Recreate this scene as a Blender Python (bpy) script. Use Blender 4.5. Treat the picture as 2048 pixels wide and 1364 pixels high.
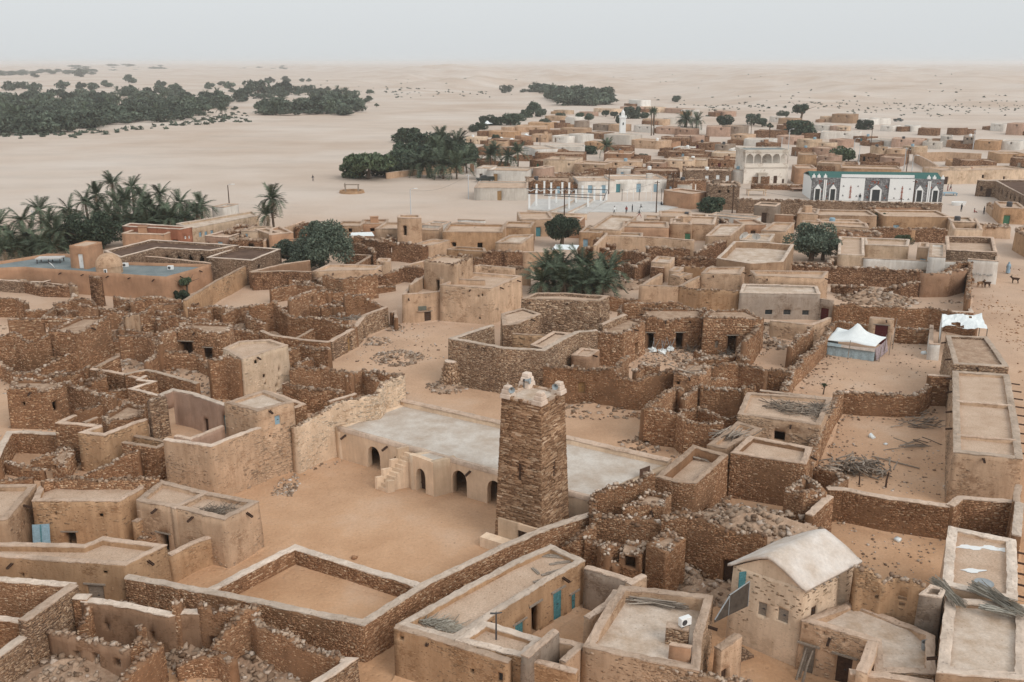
import bpy, bmesh, math, random
import numpy as np
from mathutils import Vector, Matrix
for o in list(bpy.data.objects):
    bpy.data.objects.remove(o)
scene = bpy.context.scene
COL = scene.collection
R = math.radians
rng = np.random.default_rng(11)
random.seed(5)
# camera
FPX, CAMH, HORIZON = 1900.0, 31.0, 124.0          # focal length and horizon row for a 2048 x 1364 frame
PITCH = math.atan2(682 - HORIZON, FPX)
cam = bpy.data.cameras.new('camera')
cam.sensor_width = 36.0
cam.lens = 36.0 * FPX / 2048.0
cam.clip_start = 0.5
cam.clip_end = 60000
camo = bpy.data.objects.new('camera', cam)
camo.location = (0, 0, CAMH)
camo.rotation_euler = (math.pi / 2 - PITCH, 0, 0)
COL.objects.link(camo)
scene.camera = camo
# light
SUN_EL, SUN_AZ = R(38), R(136)                    # azimuth clockwise from +Y: from the right, a little behind the camera
world = bpy.data.worlds.new('World')
scene.world = world
world.use_nodes = True
nt = world.node_tree
nt.nodes.clear()
sky = nt.nodes.new('ShaderNodeTexSky')
sky.sky_type = 'NISHITA'
sky.sun_disc = False
sky.sun_elevation = SUN_EL
sky.sun_rotation = SUN_AZ
sky.altitude = 500
sky.air_density = 1.0
sky.dust_density = 6.0
sky.ozone_density = 1.0
hs = nt.nodes.new('ShaderNodeHueSaturation')
hs.inputs['Saturation'].default_value = 0.12      # an overcast, dusty sky
mixo = nt.nodes.new('ShaderNodeMix')
mixo.data_type = 'RGBA'
mixo.inputs['Factor'].default_value = 0.72        # most of the light comes through an even veil of cloud
mixo.inputs['B'].default_value = (10.7, 11.2, 11.45, 1)
bg = nt.nodes.new('ShaderNodeBackground')
bg.inputs['Strength'].default_value = 0.085
wo = nt.nodes.new('ShaderNodeOutputWorld')
nt.links.new(sky.outputs[0], hs.inputs['Color'])
nt.links.new(hs.outputs[0], mixo.inputs['A'])
nt.links.new(mixo.outputs['Result'], bg.inputs['Color'])
nt.links.new(bg.outputs[0], wo.inputs['Surface'])
sun = bpy.data.lights.new('sun', 'SUN')
sun.energy = 1.3
sun.angle = R(35)
sun.color = (1.0, 0.93, 0.85)
suno = bpy.data.objects.new('sun', sun)
sd = Vector((math.sin(SUN_AZ) * math.cos(SUN_EL), math.cos(SUN_AZ) * math.cos(SUN_EL), math.sin(SUN_EL)))
suno.rotation_euler = sd.to_track_quat('Z', 'Y').to_euler()
suno.location = (0, -60, 120)
COL.objects.link(suno)
vs = scene.view_settings
vs.view_transform = 'Standard'
vs.look = 'None'
vs.gamma = 1.0
vs.use_curve_mapping = False
vs.exposure = 0.0
scene.cycles.max_bounces = 5
scene.cycles.diffuse_bounces = 2
scene.cycles.glossy_bounces = 2
scene.cycles.transparent_max_bounces = 6
scene.cycles.volume_bounces = 2
scene.cycles.use_denoising = True
# from the picture to the ground
CR = {'A': (0, 100, 2.926), 'B': (680, 100, 2.926), 'C': (1348, 100, 2.926),
      'D': (0, 460, 3.938), 'E': (500, 460, 3.938), 'F': (1010, 460, 3.938), 'G': (1520, 460, 3.875),
      'H': (0, 740, 3.938), 'I': (500, 740, 3.938), 'J': (1010, 740, 3.938), 'K': (1520, 740, 3.875),
      'L': (0, 1010, 3.854), 'M': (500, 1010, 3.854), 'N': (1010, 1010, 3.854), 'O': (1520, 1010, 3.852), 'X': (0, 0, 1.0)}
CP, SP = math.cos(PITCH), math.sin(PITCH)
def full(c, x, y):
    ox, oy, s = CR[c]
    return ox + x / s, oy + y / s
def ray(px, py):
    x = (px - 1024) / FPX; y = (682 - py) / FPX
    return np.array([x, CP + y * SP, -SP + y * CP])
def at(c, x, y, z=0.0):
    """where the line of sight through a point of the photograph meets the level z"""
    px, py = full(c, x, y)
    d = ray(px, py)
    t = (z - CAMH) / d[2]
    return np.array([d[0] * t, d[1] * t])
def proj(p):
    z = p[2] - CAMH
    d = p[1] * CP - z * SP
    u = p[1] * SP + z * CP
    d = max(d, 1e-3)
    return 1024 + FPX * p[0] / d, 682 - FPX * u / d
# helpers
_ph = rng.uniform(0, 6.28, (7,))
_kv = rng.normal(0, 1, (7, 3))
_kv /= np.linalg.norm(_kv, axis=1)[:, None]
_kf = np.array([1.0, 1.3, 1.9, 2.3, 3.1, 4.3, 6.1])
def sn(P, f=1.0):
    P = np.asarray(P, float) * f
    r = 0
    for j in range(7):
        r = r + np.sin(P @ (_kv[j] * _kf[j]) + _ph[j]) / (1 + .35 * j)
    return r / 3.2
def mesh_np(name, V, F):
    V = np.asarray(V, np.float32); F = np.asarray(F, np.int32)
    me = bpy.data.meshes.new(name)
    me.vertices.add(len(V)); me.vertices.foreach_set('co', V.ravel())
    k = F.shape[1]
    me.loops.add(F.size); me.loops.foreach_set('vertex_index', F.ravel())
    me.polygons.add(len(F)); me.polygons.foreach_set('loop_start', np.arange(len(F), dtype=np.int32) * k)
    me.update(calc_edges=True)
    return me
def link(name, me, mat=None, parent=None, loc=None, kind=None):
    o = bpy.data.objects.new(name, me)
    COL.objects.link(o)
    if mat is not None and me is not None and not me.materials:
        me.materials.append(mat)
    if parent is not None: o.parent = parent
    if loc is not None: o.location = loc
    if kind: o['kind'] = kind
    return o
class MB:
    """collects boxes, tubes and prisms, and links them as one mesh"""
    def __init__(s): s.v = []; s.f = []; s.n = 0
    def add(s, V, F):
        s.v.append(np.asarray(V, float)); s.f += [tuple(i + s.n for i in q) for q in F]; s.n += len(V)
    def box(s, c, d, rz=0, M=None, taper=1.0):
        x, y, z = d[0] / 2, d[1] / 2, d[2] / 2
        V = np.array([[-x, -y, -z], [x, -y, -z], [x, y, -z], [-x, y, -z], [-x * taper, -y * taper, z], [x * taper, -y * taper, z], [x * taper, y * taper, z], [-x * taper, y * taper, z]])
        if M is not None: V = V @ np.array(M).T
        if rz:
            a, b = math.cos(rz), math.sin(rz)
            V = V @ np.array([[a, b, 0], [-b, a, 0], [0, 0, 1]])
        s.add(V + np.array(c), [(3, 2, 1, 0), (4, 5, 6, 7), (0, 1, 5, 4), (1, 2, 6, 5), (2, 3, 7, 6), (3, 0, 4, 7)])
        return s
    def tube(s, P, r, n=7):
        P = [np.asarray(p, float) for p in P]
        if not hasattr(r, '__len__'): r = [r] * len(P)
        V = []
        for i, p in enumerate(P):
            d = P[min(i + 1, len(P) - 1)] - P[max(i - 1, 0)]
            d = d / (np.linalg.norm(d) + 1e-9)
            a = np.cross(d, [0, 0, 1.0] if abs(d[2]) < .9 else [1.0, 0, 0]); a /= np.linalg.norm(a); b = np.cross(a, d)
            for k in range(n):
                t = 2 * math.pi * k / n
                V.append(p + r[i] * (a * math.cos(t) + b * math.sin(t)))
        F = []
        for i in range(len(P) - 1):
            for k in range(n):
                F.append((i * n + k, i * n + (k + 1) % n, (i + 1) * n + (k + 1) % n, (i + 1) * n + k))
        F.append(tuple(range(n))); F.append(tuple((len(P) - 1) * n + n - 1 - k for k in range(n)))
        s.add(V, F); return s
    def lathe(s, prof, c=(0, 0, 0), n=20):
        V = [(c[0] + r * math.cos(2 * math.pi * k / n), c[1] + r * math.sin(2 * math.pi * k / n), c[2] + z) for r, z in prof for k in range(n)]
        F = [(i * n + k, i * n + (k + 1) % n, (i + 1) * n + (k + 1) % n, (i + 1) * n + k) for i in range(len(prof) - 1) for k in range(n)]
        F.append(tuple((len(prof) - 1) * n + k for k in range(n)))
        s.add(V, F); return s
    def prism(s, poly, z0, z1):
        """poly counter-clockwise, z1 a number or one per corner"""
        n = len(poly)
        zz = z1 if hasattr(z1, '__len__') else [z1] * n
        V = [(p[0], p[1], z0) for p in poly] + [(p[0], p[1], zz[i]) for i, p in enumerate(poly)]
        F = [tuple(range(n - 1, -1, -1)), tuple(range(n, 2 * n))] + [(i, (i + 1) % n, n + (i + 1) % n, n + i) for i in range(n)]
        s.add(V, F); return s
    def mesh(s, name):
        me = bpy.data.meshes.new(name)
        me.from_pydata(np.concatenate(s.v).tolist(), [], s.f)
        me.update(); return me
    def build(s, name, mat, parent=None, loc=None, rz=0, kind=None):
        o = link(name, s.mesh(name), mat, parent, loc, kind)
        if rz: o.rotation_euler = (0, 0, rz)
        return o
THINGS = []      # (object, description, photo position) of top-level things that get their label at the end
def tag(o, label=None, cat=None, group=None):
    if label: o['label'] = label
    if cat: o['category'] = cat
    if group: o['group'] = group
    return o
def auto(o, desc, cat, pos, group=None):
    o['category'] = cat
    if group: o['group'] = group
    THINGS.append((o, desc, proj(pos)))
    return o
def empty(name, loc=(0, 0, 0), rz=0, label=None, cat=None, group=None):
    o = bpy.data.objects.new(name, None)
    COL.objects.link(o); o.location = loc; o.rotation_euler = (0, 0, rz); o.empty_display_size = .3
    return tag(o, label, cat, group)
# materials
def mat_new(name, rough=.9, spec=.15):
    m = bpy.data.materials.new(name); m.use_nodes = True
    n = m.node_tree.nodes; b = n['Principled BSDF']
    b.inputs['Roughness'].default_value = rough
    b.inputs['Specular IOR Level'].default_value = spec
    return m, n, m.node_tree.links, b
def _noise(n, l, co, scale, detail=4, rough=.6):
    t = n.new('ShaderNodeTexNoise'); t.inputs['Scale'].default_value = scale; t.inputs['Detail'].default_value = detail
    t.inputs['Roughness'].default_value = rough
    l.new(co, t.inputs['Vector']); return t.outputs['Fac']
def _ramp(n, l, fac, stops, interp='LINEAR'):
    r = n.new('ShaderNodeValToRGB'); e = r.color_ramp.elements; r.color_ramp.interpolation = interp
    while len(e) < len(stops): e.new(.5)
    for i, (p, c) in enumerate(stops):
        e[i].position = p; e[i].color = (c[0], c[1], c[2], 1) if hasattr(c, '__len__') else (c, c, c, 1)
    l.new(fac, r.inputs['Fac']); return r.outputs['Color']
def _mix(n, l, fac, a, b, blend='MIX'):
    m = n.new('ShaderNodeMix'); m.data_type = 'RGBA'; m.blend_type = blend
    for s, v in (('Factor', fac), ('A', a), ('B', b)):
        if hasattr(v, 'is_output') or hasattr(v, 'links'): l.new(v, m.inputs[s])
        elif s == 'Factor': m.inputs[s].default_value = v
        else: m.inputs[s].default_value = (v[0], v[1], v[2], 1)
    return m.outputs['Result']
def _bump(n, l, b, h, strength=.5, dist=.05):
    u = n.new('ShaderNodeBump'); u.inputs['Strength'].default_value = strength; u.inputs['Distance'].default_value = dist
    l.new(h, u.inputs['Height']); l.new(u.outputs[0], b.inputs['Normal'])
def _pos(n): return n.new('ShaderNodeNewGeometry').outputs['Position']
def sc(c, k): return tuple(min(1, x * k) for x in c)
def plaster(name, col, var=.22, pits=.6, stain=.5, bump=.5, expose=.75):
    """mud or lime plaster: mottled, streaked, pitted where stones show"""
    m, n, l, b = mat_new(name)
    p = _pos(n)
    c = _ramp(n, l, _noise(n, l, p, .55, 6, .65), [(.3, sc(col, 1 - var)), (.5, col), (.72, sc(col, 1 + var * .8))])
    mp = n.new('ShaderNodeMapping'); mp.inputs['Scale'].default_value = (2.2, 2.2, .35); l.new(p, mp.inputs['Vector'])
    st = _ramp(n, l, _noise(n, l, mp.outputs[0], 1.0, 5, .7), [(.42, 0.0), (.68, 1.0)])
    k = n.new('ShaderNodeMath'); k.operation = 'MULTIPLY'; k.inputs[1].default_value = stain; l.new(st, k.inputs[0])
    c = _mix(n, l, k.outputs[0], c, (col[0] * .62, col[1] * .56, col[2] * .5))
    mp2 = n.new('ShaderNodeMapping'); mp2.inputs['Scale'].default_value = (4.0, 4.0, 8.5); l.new(p, mp2.inputs['Vector'])
    vo = n.new('ShaderNodeTexVoronoi'); vo.inputs['Scale'].default_value = 1.0; l.new(mp2.outputs[0], vo.inputs['Vector'])
    pa = _ramp(n, l, _noise(n, l, p, .8, 3), [(.4, .15), (.58, 1.0)])
    dots = _ramp(n, l, vo.outputs['Distance'], [(.13, 1.0), (.27, 0.0)])
    k2 = n.new('ShaderNodeMath'); k2.operation = 'MULTIPLY'; l.new(pa, k2.inputs[0]); l.new(dots, k2.inputs[1])
    k3 = n.new('ShaderNodeMath'); k3.operation = 'MULTIPLY'; k3.inputs[1].default_value = pits; l.new(k2.outputs[0], k3.inputs[0])
    c = _mix(n, l, k3.outputs[0], c, (col[0] * .35, col[1] * .28, col[2] * .24))
    mp3 = n.new('ShaderNodeMapping'); mp3.inputs['Scale'].default_value = (3.6, 3.6, 8.5); l.new(p, mp3.inputs['Vector'])
    vc = n.new('ShaderNodeTexVoronoi'); l.new(mp3.outputs[0], vc.inputs['Vector']); vc.inputs['Scale'].default_value = 1.0
    ve = n.new('ShaderNodeTexVoronoi'); ve.feature = 'DISTANCE_TO_EDGE'; l.new(mp3.outputs[0], ve.inputs['Vector']); ve.inputs['Scale'].default_value = 1.0
    sp = n.new('ShaderNodeSeparateColor'); l.new(vc.outputs['Color'], sp.inputs[0])
    sc_ = _ramp(n, l, sp.outputs[0], [(0, (col[0] * .5, col[1] * .42, col[2] * .36)), (.6, (col[0] * .8, col[1] * .74, col[2] * .68)), (1, sc(col, 1.05))])
    sc_ = _mix(n, l, _ramp(n, l, ve.outputs['Distance'], [(.02, .85), (.12, 0.0)]), sc_, (col[0] * .38, col[1] * .32, col[2] * .27))
    ex = _ramp(n, l, _noise(n, l, p, .42, 7, .72), [(.53, 0.0), (.6, 1.0)])
    ke = n.new('ShaderNodeMath'); ke.operation = 'MULTIPLY'; ke.inputs[1].default_value = expose; l.new(ex, ke.inputs[0])
    c = _mix(n, l, ke.outputs[0], c, sc_)
    oi = n.new('ShaderNodeObjectInfo')
    c = _mix(n, l, 1.0, c, _ramp(n, l, oi.outputs['Random'], [(0, (.70, .66, .62)), (.3, (.9, .9, .9)), (.7, (1, .97, .95)), (1, (1.1, 1.12, 1.14))]), 'MULTIPLY')
    l.new(c, b.inputs['Base Color'])
    a = n.new('ShaderNodeMath'); a.operation = 'MULTIPLY_ADD'; a.inputs[1].default_value = -.6
    l.new(k2.outputs[0], a.inputs[0]); l.new(_noise(n, l, p, 3.5, 6, .7), a.inputs[2])
    _bump(n, l, b, a.outputs[0], bump, .08)
    return m
def rubble(name, dark, mid, light, scale=3.6):
    """coursed field stones bedded in mud, for walls too far off to build stone by stone and as the bed of the near ones"""
    m, n, l, b = mat_new(name)
    p = _pos(n)
    mp = n.new('ShaderNodeMapping'); mp.inputs['Scale'].default_value = (scale, scale, scale * 2.0); l.new(p, mp.inputs['Vector'])
    vo = n.new('ShaderNodeTexVoronoi'); vo.inputs['Scale'].default_value = 1.0; l.new(mp.outputs[0], vo.inputs['Vector'])
    ve = n.new('ShaderNodeTexVoronoi'); ve.feature = 'DISTANCE_TO_EDGE'; ve.inputs['Scale'].default_value = 1.0; l.new(mp.outputs[0], ve.inputs['Vector'])
    sp = n.new('ShaderNodeSeparateColor'); l.new(vo.outputs['Color'], sp.inputs[0])
    c = _ramp(n, l, sp.outputs[0], [(.0, dark), (.55, mid), (1.0, light)])
    e = _ramp(n, l, ve.outputs['Distance'], [(.02, 1.0), (.13, 0.0)])
    c = _mix(n, l, e, c, sc(dark, .62))
    big = _noise(n, l, p, .35, 4)
    w = _ramp(n, l, big, [(.5, 0.0), (.72, .55)])
    c = _mix(n, l, w, c, sc(mid, 1.25))
    l.new(c, b.inputs['Base Color'])
    h = _ramp(n, l, ve.outputs['Distance'], [(.0, 0.0), (.25, 1.0)])
    _bump(n, l, b, h, .9, .07)
    return m
def stones(name, stops, rough=.9):
    """single stones, each its own shade"""
    m, n, l, b = mat_new(name)
    g = n.new('ShaderNodeNewGeometry')
    oi = n.new('ShaderNodeObjectInfo'); fa = n.new('ShaderNodeMath'); fa.operation = 'ADD'; l.new(g.outputs['Random Per Island'], fa.inputs[0]); l.new(oi.outputs['Random'], fa.inputs[1])
    fr = n.new('ShaderNodeMath'); fr.operation = 'FRACT'; l.new(fa.outputs[0], fr.inputs[0])
    c = _ramp(n, l, fr.outputs[0], stops)
    p = g.outputs['Position']
    big = _ramp(n, l, _noise(n, l, p, .4, 4), [(.35, .74), (.7, 1.16)])
    c = _mix(n, l, 1.0, c, big, 'MULTIPLY')
    c = _mix(n, l, 1.0, c, _ramp(n, l, oi.outputs['Random'], [(0, (.80, .76, .72)), (.5, (1, 1, 1)), (1, (1.12, 1.16, 1.2))]), 'MULTIPLY')
    fine = _ramp(n, l, _noise(n, l, p, 14, 4), [(.3, .8), (.7, 1.12)])
    c = _mix(n, l, 1.0, c, fine, 'MULTIPLY')
    l.new(c, b.inputs['Base Color'])
    _bump(n, l, b, _noise(n, l, p, 18, 4), .35, .03)
    return m
def simple(name, col, var=.15, scale=3.0, rough=.85, bump=.2, spec=.15, stretch=(1, 1, 1)):
    m, n, l, b = mat_new(name, rough, spec)
    co = n.new('ShaderNodeTexCoord').outputs['Object']
    mp = n.new('ShaderNodeMapping'); mp.inputs['Scale'].default_value = stretch; l.new(co, mp.inputs['Vector'])
    f = _noise(n, l, mp.outputs[0], scale, 5, .65)
    l.new(_ramp(n, l, f, [(.3, sc(col, 1 - var)), (.7, sc(col, 1 + var))]), b.inputs['Base Color'])
    if bump: _bump(n, l, b, f, bump, .03)
    return m
def gravel(name, col, col2, speck=None, fine=9.0, patch=.7, grit=1.0):
    """earth, grit and dung on a flat roof"""
    m, n, l, b = mat_new(name, .95, .1)
    p = _pos(n)
    c = _ramp(n, l, _noise(n, l, p, patch, 5, .6), [(.34, col), (.66, col2)])
    g = _noise(n, l, p, fine, 5, .75)
    c = _mix(n, l, 1.0, c, _ramp(n, l, g, [(.3, 1 - .26 * grit), (.7, 1 + .2 * grit)]), 'MULTIPLY')
    if speck:
        vo = n.new('ShaderNodeTexVoronoi'); vo.inputs['Scale'].default_value = 2.6; l.new(p, vo.inputs['Vector'])
        c = _mix(n, l, _ramp(n, l, vo.outputs['Distance'], [(.07, 1.0), (.13, 0.0)]), c, speck)
    l.new(c, b.inputs['Base Color'])
    _bump(n, l, b, g, .45 * grit, .05)
    return m
def leafy(name, c0, c1, trans=.0):
    m, n, l, b = mat_new(name, .7, .2)
    g = n.new('ShaderNodeNewGeometry')
    c = _ramp(n, l, g.outputs['Random Per Island'], [(0, c0), (.75, c1), (1, sc(c1, 1.3))])
    oi = n.new('ShaderNodeObjectInfo')
    c = _mix(n, l, 1.0, c, _ramp(n, l, oi.outputs['Random'], [(0, .65), (1, 1.35)]), 'MULTIPLY')
    l.new(c, b.inputs['Base Color'])
    return m
TAN = (.56, .392, .268); CREAM = (.70, .54, .395); PINK = (.50, .34, .26); GREYP = (.36, .29, .235)
ORANGE = (.45, .27, .17); WHITE = (.76, .73, .68); OCHRE = (.505, .325, .195); REDP = (.36, .16, .10)
M = {}
for k, c, a in (('tan', TAN, {}), ('cream', CREAM, {}), ('pink', PINK, dict(pits=.15, expose=.3)), ('grey', GREYP, {}), ('orange', ORANGE, dict(pits=.1, stain=.3, expose=.25)),
                ('white', WHITE, dict(pits=.1, stain=.45, var=.12, expose=.18)), ('ochre', OCHRE, dict(pits=.8, stain=.6)), ('red', REDP, dict(pits=.1)),
                ('mosque', (.80, .615, .45), dict(pits=.05, stain=.4, var=.16, expose=.12)), ('brown', (.36, .225, .145), dict(pits=.5))):
    M[k] = plaster('plaster_' + k, c, **a)
RD, RM, RL = (.14, .07, .04), (.32, .172, .096), (.53, .34, .215)
M['rubble'] = rubble('rubble_brown', RD, RM, RL)
M['rubblel'] = rubble('rubble_light', (.17, .105, .07), (.34, .225, .15), (.52, .38, .27))
M['stone'] = stones('stone_brown', [(0, (.235, .12, .065)), (.3, (.35, .188, .104)), (.65, (.46, .26, .148)), (.9, (.57, .36, .22)), (1, (.68, .50, .345))])
M['stoned'] = stones('stone_ruin_brown', [(0, (.26, .132, .072)), (.3, (.37, .20, .11)), (.65, (.465, .262, .148)), (.9, (.565, .36, .22)), (1, (.68, .50, .345))])
M['bedd'] = plaster('mud_bed_ruin', (.275, .155, .088), var=.3, pits=.0, stain=.3, bump=.8, expose=0)
M['logs'] = stones('split_logs', [(0, (.15, .115, .088)), (.45, (.28, .225, .18)), (.8, (.40, .34, .285)), (1, (.52, .455, .39))])
M['stonel'] = stones('stone_light', [(0, (.24, .142, .086)), (.3, (.36, .225, .14)), (.7, (.48, .32, .205)), (1, (.62, .455, .32))])
MINST = [(0, (.20, .112, .066)), (.28, (.35, .208, .125)), (.65, (.475, .298, .182)), (.9, (.58, .395, .262)), (1, (.67, .50, .36))]
M['minaret'] = stones('stone_minaret', MINST)
M['cap'] = stones('stone_bleached', [(0, (.20, .12, .078)), (.4, (.36, .245, .17)), (.78, (.49, .365, .27)), (1, (.62, .50, .405))])
M['bed'] = plaster('mud_bed', (.25, .14, .078), var=.3, pits=.0, stain=.3, bump=.8, expose=0)
for k_, c_ in (('tan', TAN), ('cream', CREAM), ('ochre', OCHRE), ('brown', (.36, .225, .145)), ('grey', GREYP), ('pink', PINK), ('orange', ORANGE), ('white', WHITE), ('red', REDP), ('mosque', (.66, .48, .335))):
    M['ms_' + k_] = stones('mudded_stone_' + k_, [(0, sc(c_, .5)), (.3, sc(c_, .78)), (.75, sc(c_, .98)), (1, sc(c_, 1.14))])
M['heap'] = stones('stone_heap', [(0, (.20, .125, .08)), (.45, (.39, .28, .20)), (.8, (.53, .41, .32)), (1, (.66, .56, .48))])
M['coping'] = plaster('clay_coping', (.585, .445, .345), var=.26, pits=.3, stain=.5, bump=.8, expose=.4)
M['copingw'] = plaster('lime_coping', (.67, .555, .46), var=.24, pits=.25, stain=.45, bump=.8, expose=.35)
M['rsand'] = gravel('roof_earth', (.50, .355, .255), (.60, .45, .34), (.30, .19, .13))
M['rpale'] = gravel('roof_pale', (.48, .36, .265), (.675, .57, .48), (.42, .31, .225), 7, .8, .7)
M['rmosque'] = gravel('roof_lime', (.48, .39, .315), (.645, .59, .53), (.50, .44, .38), 5, .55, .5)
M['rdark'] = gravel('roof_dark_gravel', (.10, .062, .045), (.165, .105, .078), None, 12)
M['rgrey'] = gravel('roof_cement', (.17, .205, .215), (.26, .29, .29), None, 6, .35)
M['rrub'] = gravel('roof_debris', (.33, .215, .145), (.50, .36, .26), (.56, .45, .36), 6, 1.2)
M['wood'] = simple('weathered_wood', (.30, .25, .205), .4, 6, bump=.4, stretch=(1, 1, 6))
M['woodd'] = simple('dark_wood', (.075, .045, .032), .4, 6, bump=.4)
M['woody'] = simple('yellow_wood', (.34, .21, .10), .35, 5, bump=.3)
M['stick'] = stones('dry_sticks', [(0, (.13, .10, .08)), (.5, (.27, .225, .185)), (1, (.44, .38, .32))])
M['straw'] = stones('dry_palm_straw', [(0, (.20, .17, .13)), (.5, (.33, .30, .25)), (1, (.46, .43, .37))])
M['teal'] = simple('teal_paint', (.085, .235, .265), .4, 9, rough=.6)
M['blue'] = simple('pale_blue_paint', (.27, .40, .48), .18, 8, rough=.6)
M['green'] = simple('green_paint', (.06, .17, .10), .2, 8, rough=.6)
M['maroon'] = simple('maroon_paint', (.10, .022, .022), .2, 8, rough=.6)
M['whitep'] = simple('white_paint', (.80, .81, .80), .06, 5, rough=.6)
M['cloth'] = simple('white_cloth', (.80, .84, .84), .06, 2, rough=.9)
M['clothb'] = simple('blue_grey_cloth', (.34, .42, .45), .25, 6, rough=.95)
M['clothp'] = simple('pale_patched_cloth', (.52, .44, .38), .2, 6, rough=.95)
M['clothv'] = simple('purple_cloth', (.36, .30, .32), .4, 5, rough=.95)
M['metal'] = simple('grey_metal', (.30, .32, .33), .15, 5, rough=.5, spec=.4)
M['metald'] = simple('dark_metal', (.06, .06, .065), .2, 5, rough=.5, spec=.4)
M['rust'] = simple('rusty_sheet', (.12, .07, .05), .3, 5, rough=.7)
M['galv'] = simple('galvanised_pole', (.52, .54, .55), .1, 5, rough=.5, spec=.4)
M['glass'] = simple('dark_glass', (.03, .04, .045), .1, 5, rough=.15, spec=.6)
M['horn'] = simple('blue_grey_horn', (.34, .385, .41), .15, 6, rough=.5)
M['gable'] = plaster('gable_plaster', (.76, .60, .45), var=.16, pits=.4, stain=.5, expose=.35)
M['rgable'] = gravel('gable_roof_lime', (.56, .465, .385), (.72, .655, .60), None, 5, .8, .5)
M['brownsheet'] = simple('brown_metal_sheet', (.085, .07, .058), .25, 4, rough=.6)
M['ms_gable'] = stones('mudded_stone_gable', [(0, (.30, .21, .14)), (.4, (.5, .37, .26)), (1, (.7, .56, .42))])
M['pinn'] = plaster('pinnacle_limewash', (.74, .61, .51), var=.18, pits=.0, stain=.35, bump=.5, expose=.25)
M['tile'] = simple('green_roof_sheet', (.045, .135, .12), .15, 3, rough=.6)
M['dstone'] = rubble('dark_stone_facing', (.15, .15, .155), (.255, .255, .26), (.37, .37, .37), 1.8)
M['redst'] = simple('red_stone', (.30, .085, .05), .3, 5)
M['concrete'] = gravel('court_concrete', (.52, .50, .475), (.62, .60, .57), None, 4, .3)
M['palm'] = leafy('palm_frond', (.034, .049, .031), (.096, .124, .079))
M['palmdry'] = leafy('dry_frond', (.16, .12, .08), (.30, .24, .165))
M['leaf'] = leafy('leaf_green', (.034, .056, .032), (.105, .138, .078))
M['leafd'] = leafy('leaf_dark', (.022, .038, .026), (.075, .104, .068))
M['leafb'] = leafy('leaf_bluegreen', (.040, .060, .044), (.118, .146, .108))
M['bark'] = simple('bark', (.13, .095, .07), .35, 6, bump=.5)
M['skin'] = simple('skin', (.10, .055, .035), .1, 4, bump=0)
M['hide'] = simple('dark_brown_hide', (.05, .026, .016), .3, 8, bump=0)
M['hidet'] = simple('tan_hide', (.30, .17, .09), .3, 8, bump=0)
# the ground: one sheet to the horizon
def sstep(a, b, x):
    t = np.clip((x - a) / (b - a), 0, 1); return t * t * (3 - 2 * t)
def ground_h(x, y):
    x = np.asarray(x, float); y = np.asarray(y, float)
    r = np.hypot(x, y); ang = np.arctan2(x, np.maximum(y, 1))
    P = np.stack([x, y, 0 * x], -1)
    near = .035 * sn(P, .5)
    right = sstep(-.10, .22, ang)
    start = 900 - 430 * right
    m = sstep(start, start + 500, r) * (y > 0)
    a = 4.0 + 24.0 * sstep(600, 1600, r) + 6 * sstep(2200, 5000, r)
    n1 = 1 - np.abs(sn(P + 31, .009)); n2 = 1 - np.abs(sn(P + 77, .0042)); n3 = sn(P, .03)
    d = a * (n1 * .8 + n2 * .7 - 1.08) + .8 * n3 * sstep(500, 900, r) + (1 - np.abs(sn(P + 13, .016)) - .72) * 14.0 * sstep(500, 900, r) * (1 - .5 * sstep(2000, 4000, r))
    wadi = 1 - .85 * sstep(-.08, -.2, ang) * (1 - sstep(2500, 4500, r))
    ridge = 20 * np.exp(-((ang + .075) / .055) ** 2) * sstep(2100, 2900, r) * (1 - sstep(3300, 4200, r)) * (.75 + .25 * sn(P, .006))
    return near * (1 - m) + m * (d * wadi + ridge)
ang = np.unique(np.concatenate([np.radians(np.arange(-42, 42.01, .3)), np.radians(np.arange(42, 318, 6.0))]))
rad = 12 * 1.031 ** np.arange(0, 240)
AA, RR = np.meshgrid(ang, rad)
gx, gy = RR * np.sin(AA), RR * np.cos(AA)
gz = ground_h(gx, gy)
nr, na = gx.shape
GV = np.concatenate([np.stack([gx, gy, gz], -1).reshape(-1, 3), [[0, 0, 0]]])
i, j = np.meshgrid(np.arange(nr - 1), np.arange(na), indexing='ij')
GF = np.stack([i * na + j, i * na + (j + 1) % na, (i + 1) * na + (j + 1) % na, (i + 1) * na + j], -1).reshape(-1, 4)[:, ::-1]
inner = np.stack([np.full(na, nr * na), np.full(na, nr * na), (np.arange(na) + 1) % na, np.arange(na)], -1)
me = bpy.data.meshes.new('ground')
me.from_pydata(GV.tolist(), [], GF.tolist() + [(nr * na, (k + 1) % na, k) for k in range(na)])
me.update(); me.polygons.foreach_set('use_smooth', np.ones(len(me.polygons), bool))
m, n, l, b = mat_new('sand', .95, .1)
p = _pos(n)
sx = n.new('ShaderNodeSeparateXYZ'); l.new(p, sx.inputs[0])
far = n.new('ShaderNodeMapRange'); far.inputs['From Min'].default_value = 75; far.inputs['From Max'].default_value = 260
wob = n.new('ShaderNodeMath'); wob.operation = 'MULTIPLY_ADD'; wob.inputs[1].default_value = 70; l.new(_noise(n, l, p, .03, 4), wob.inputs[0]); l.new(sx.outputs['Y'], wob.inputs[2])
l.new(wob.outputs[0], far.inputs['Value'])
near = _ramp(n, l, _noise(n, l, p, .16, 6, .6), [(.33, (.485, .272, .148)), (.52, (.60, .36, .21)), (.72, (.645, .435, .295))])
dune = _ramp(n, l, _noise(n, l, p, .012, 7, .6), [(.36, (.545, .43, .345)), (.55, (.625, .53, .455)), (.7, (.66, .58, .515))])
c = _mix(n, l, far.outputs[0], near, dune)
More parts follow.
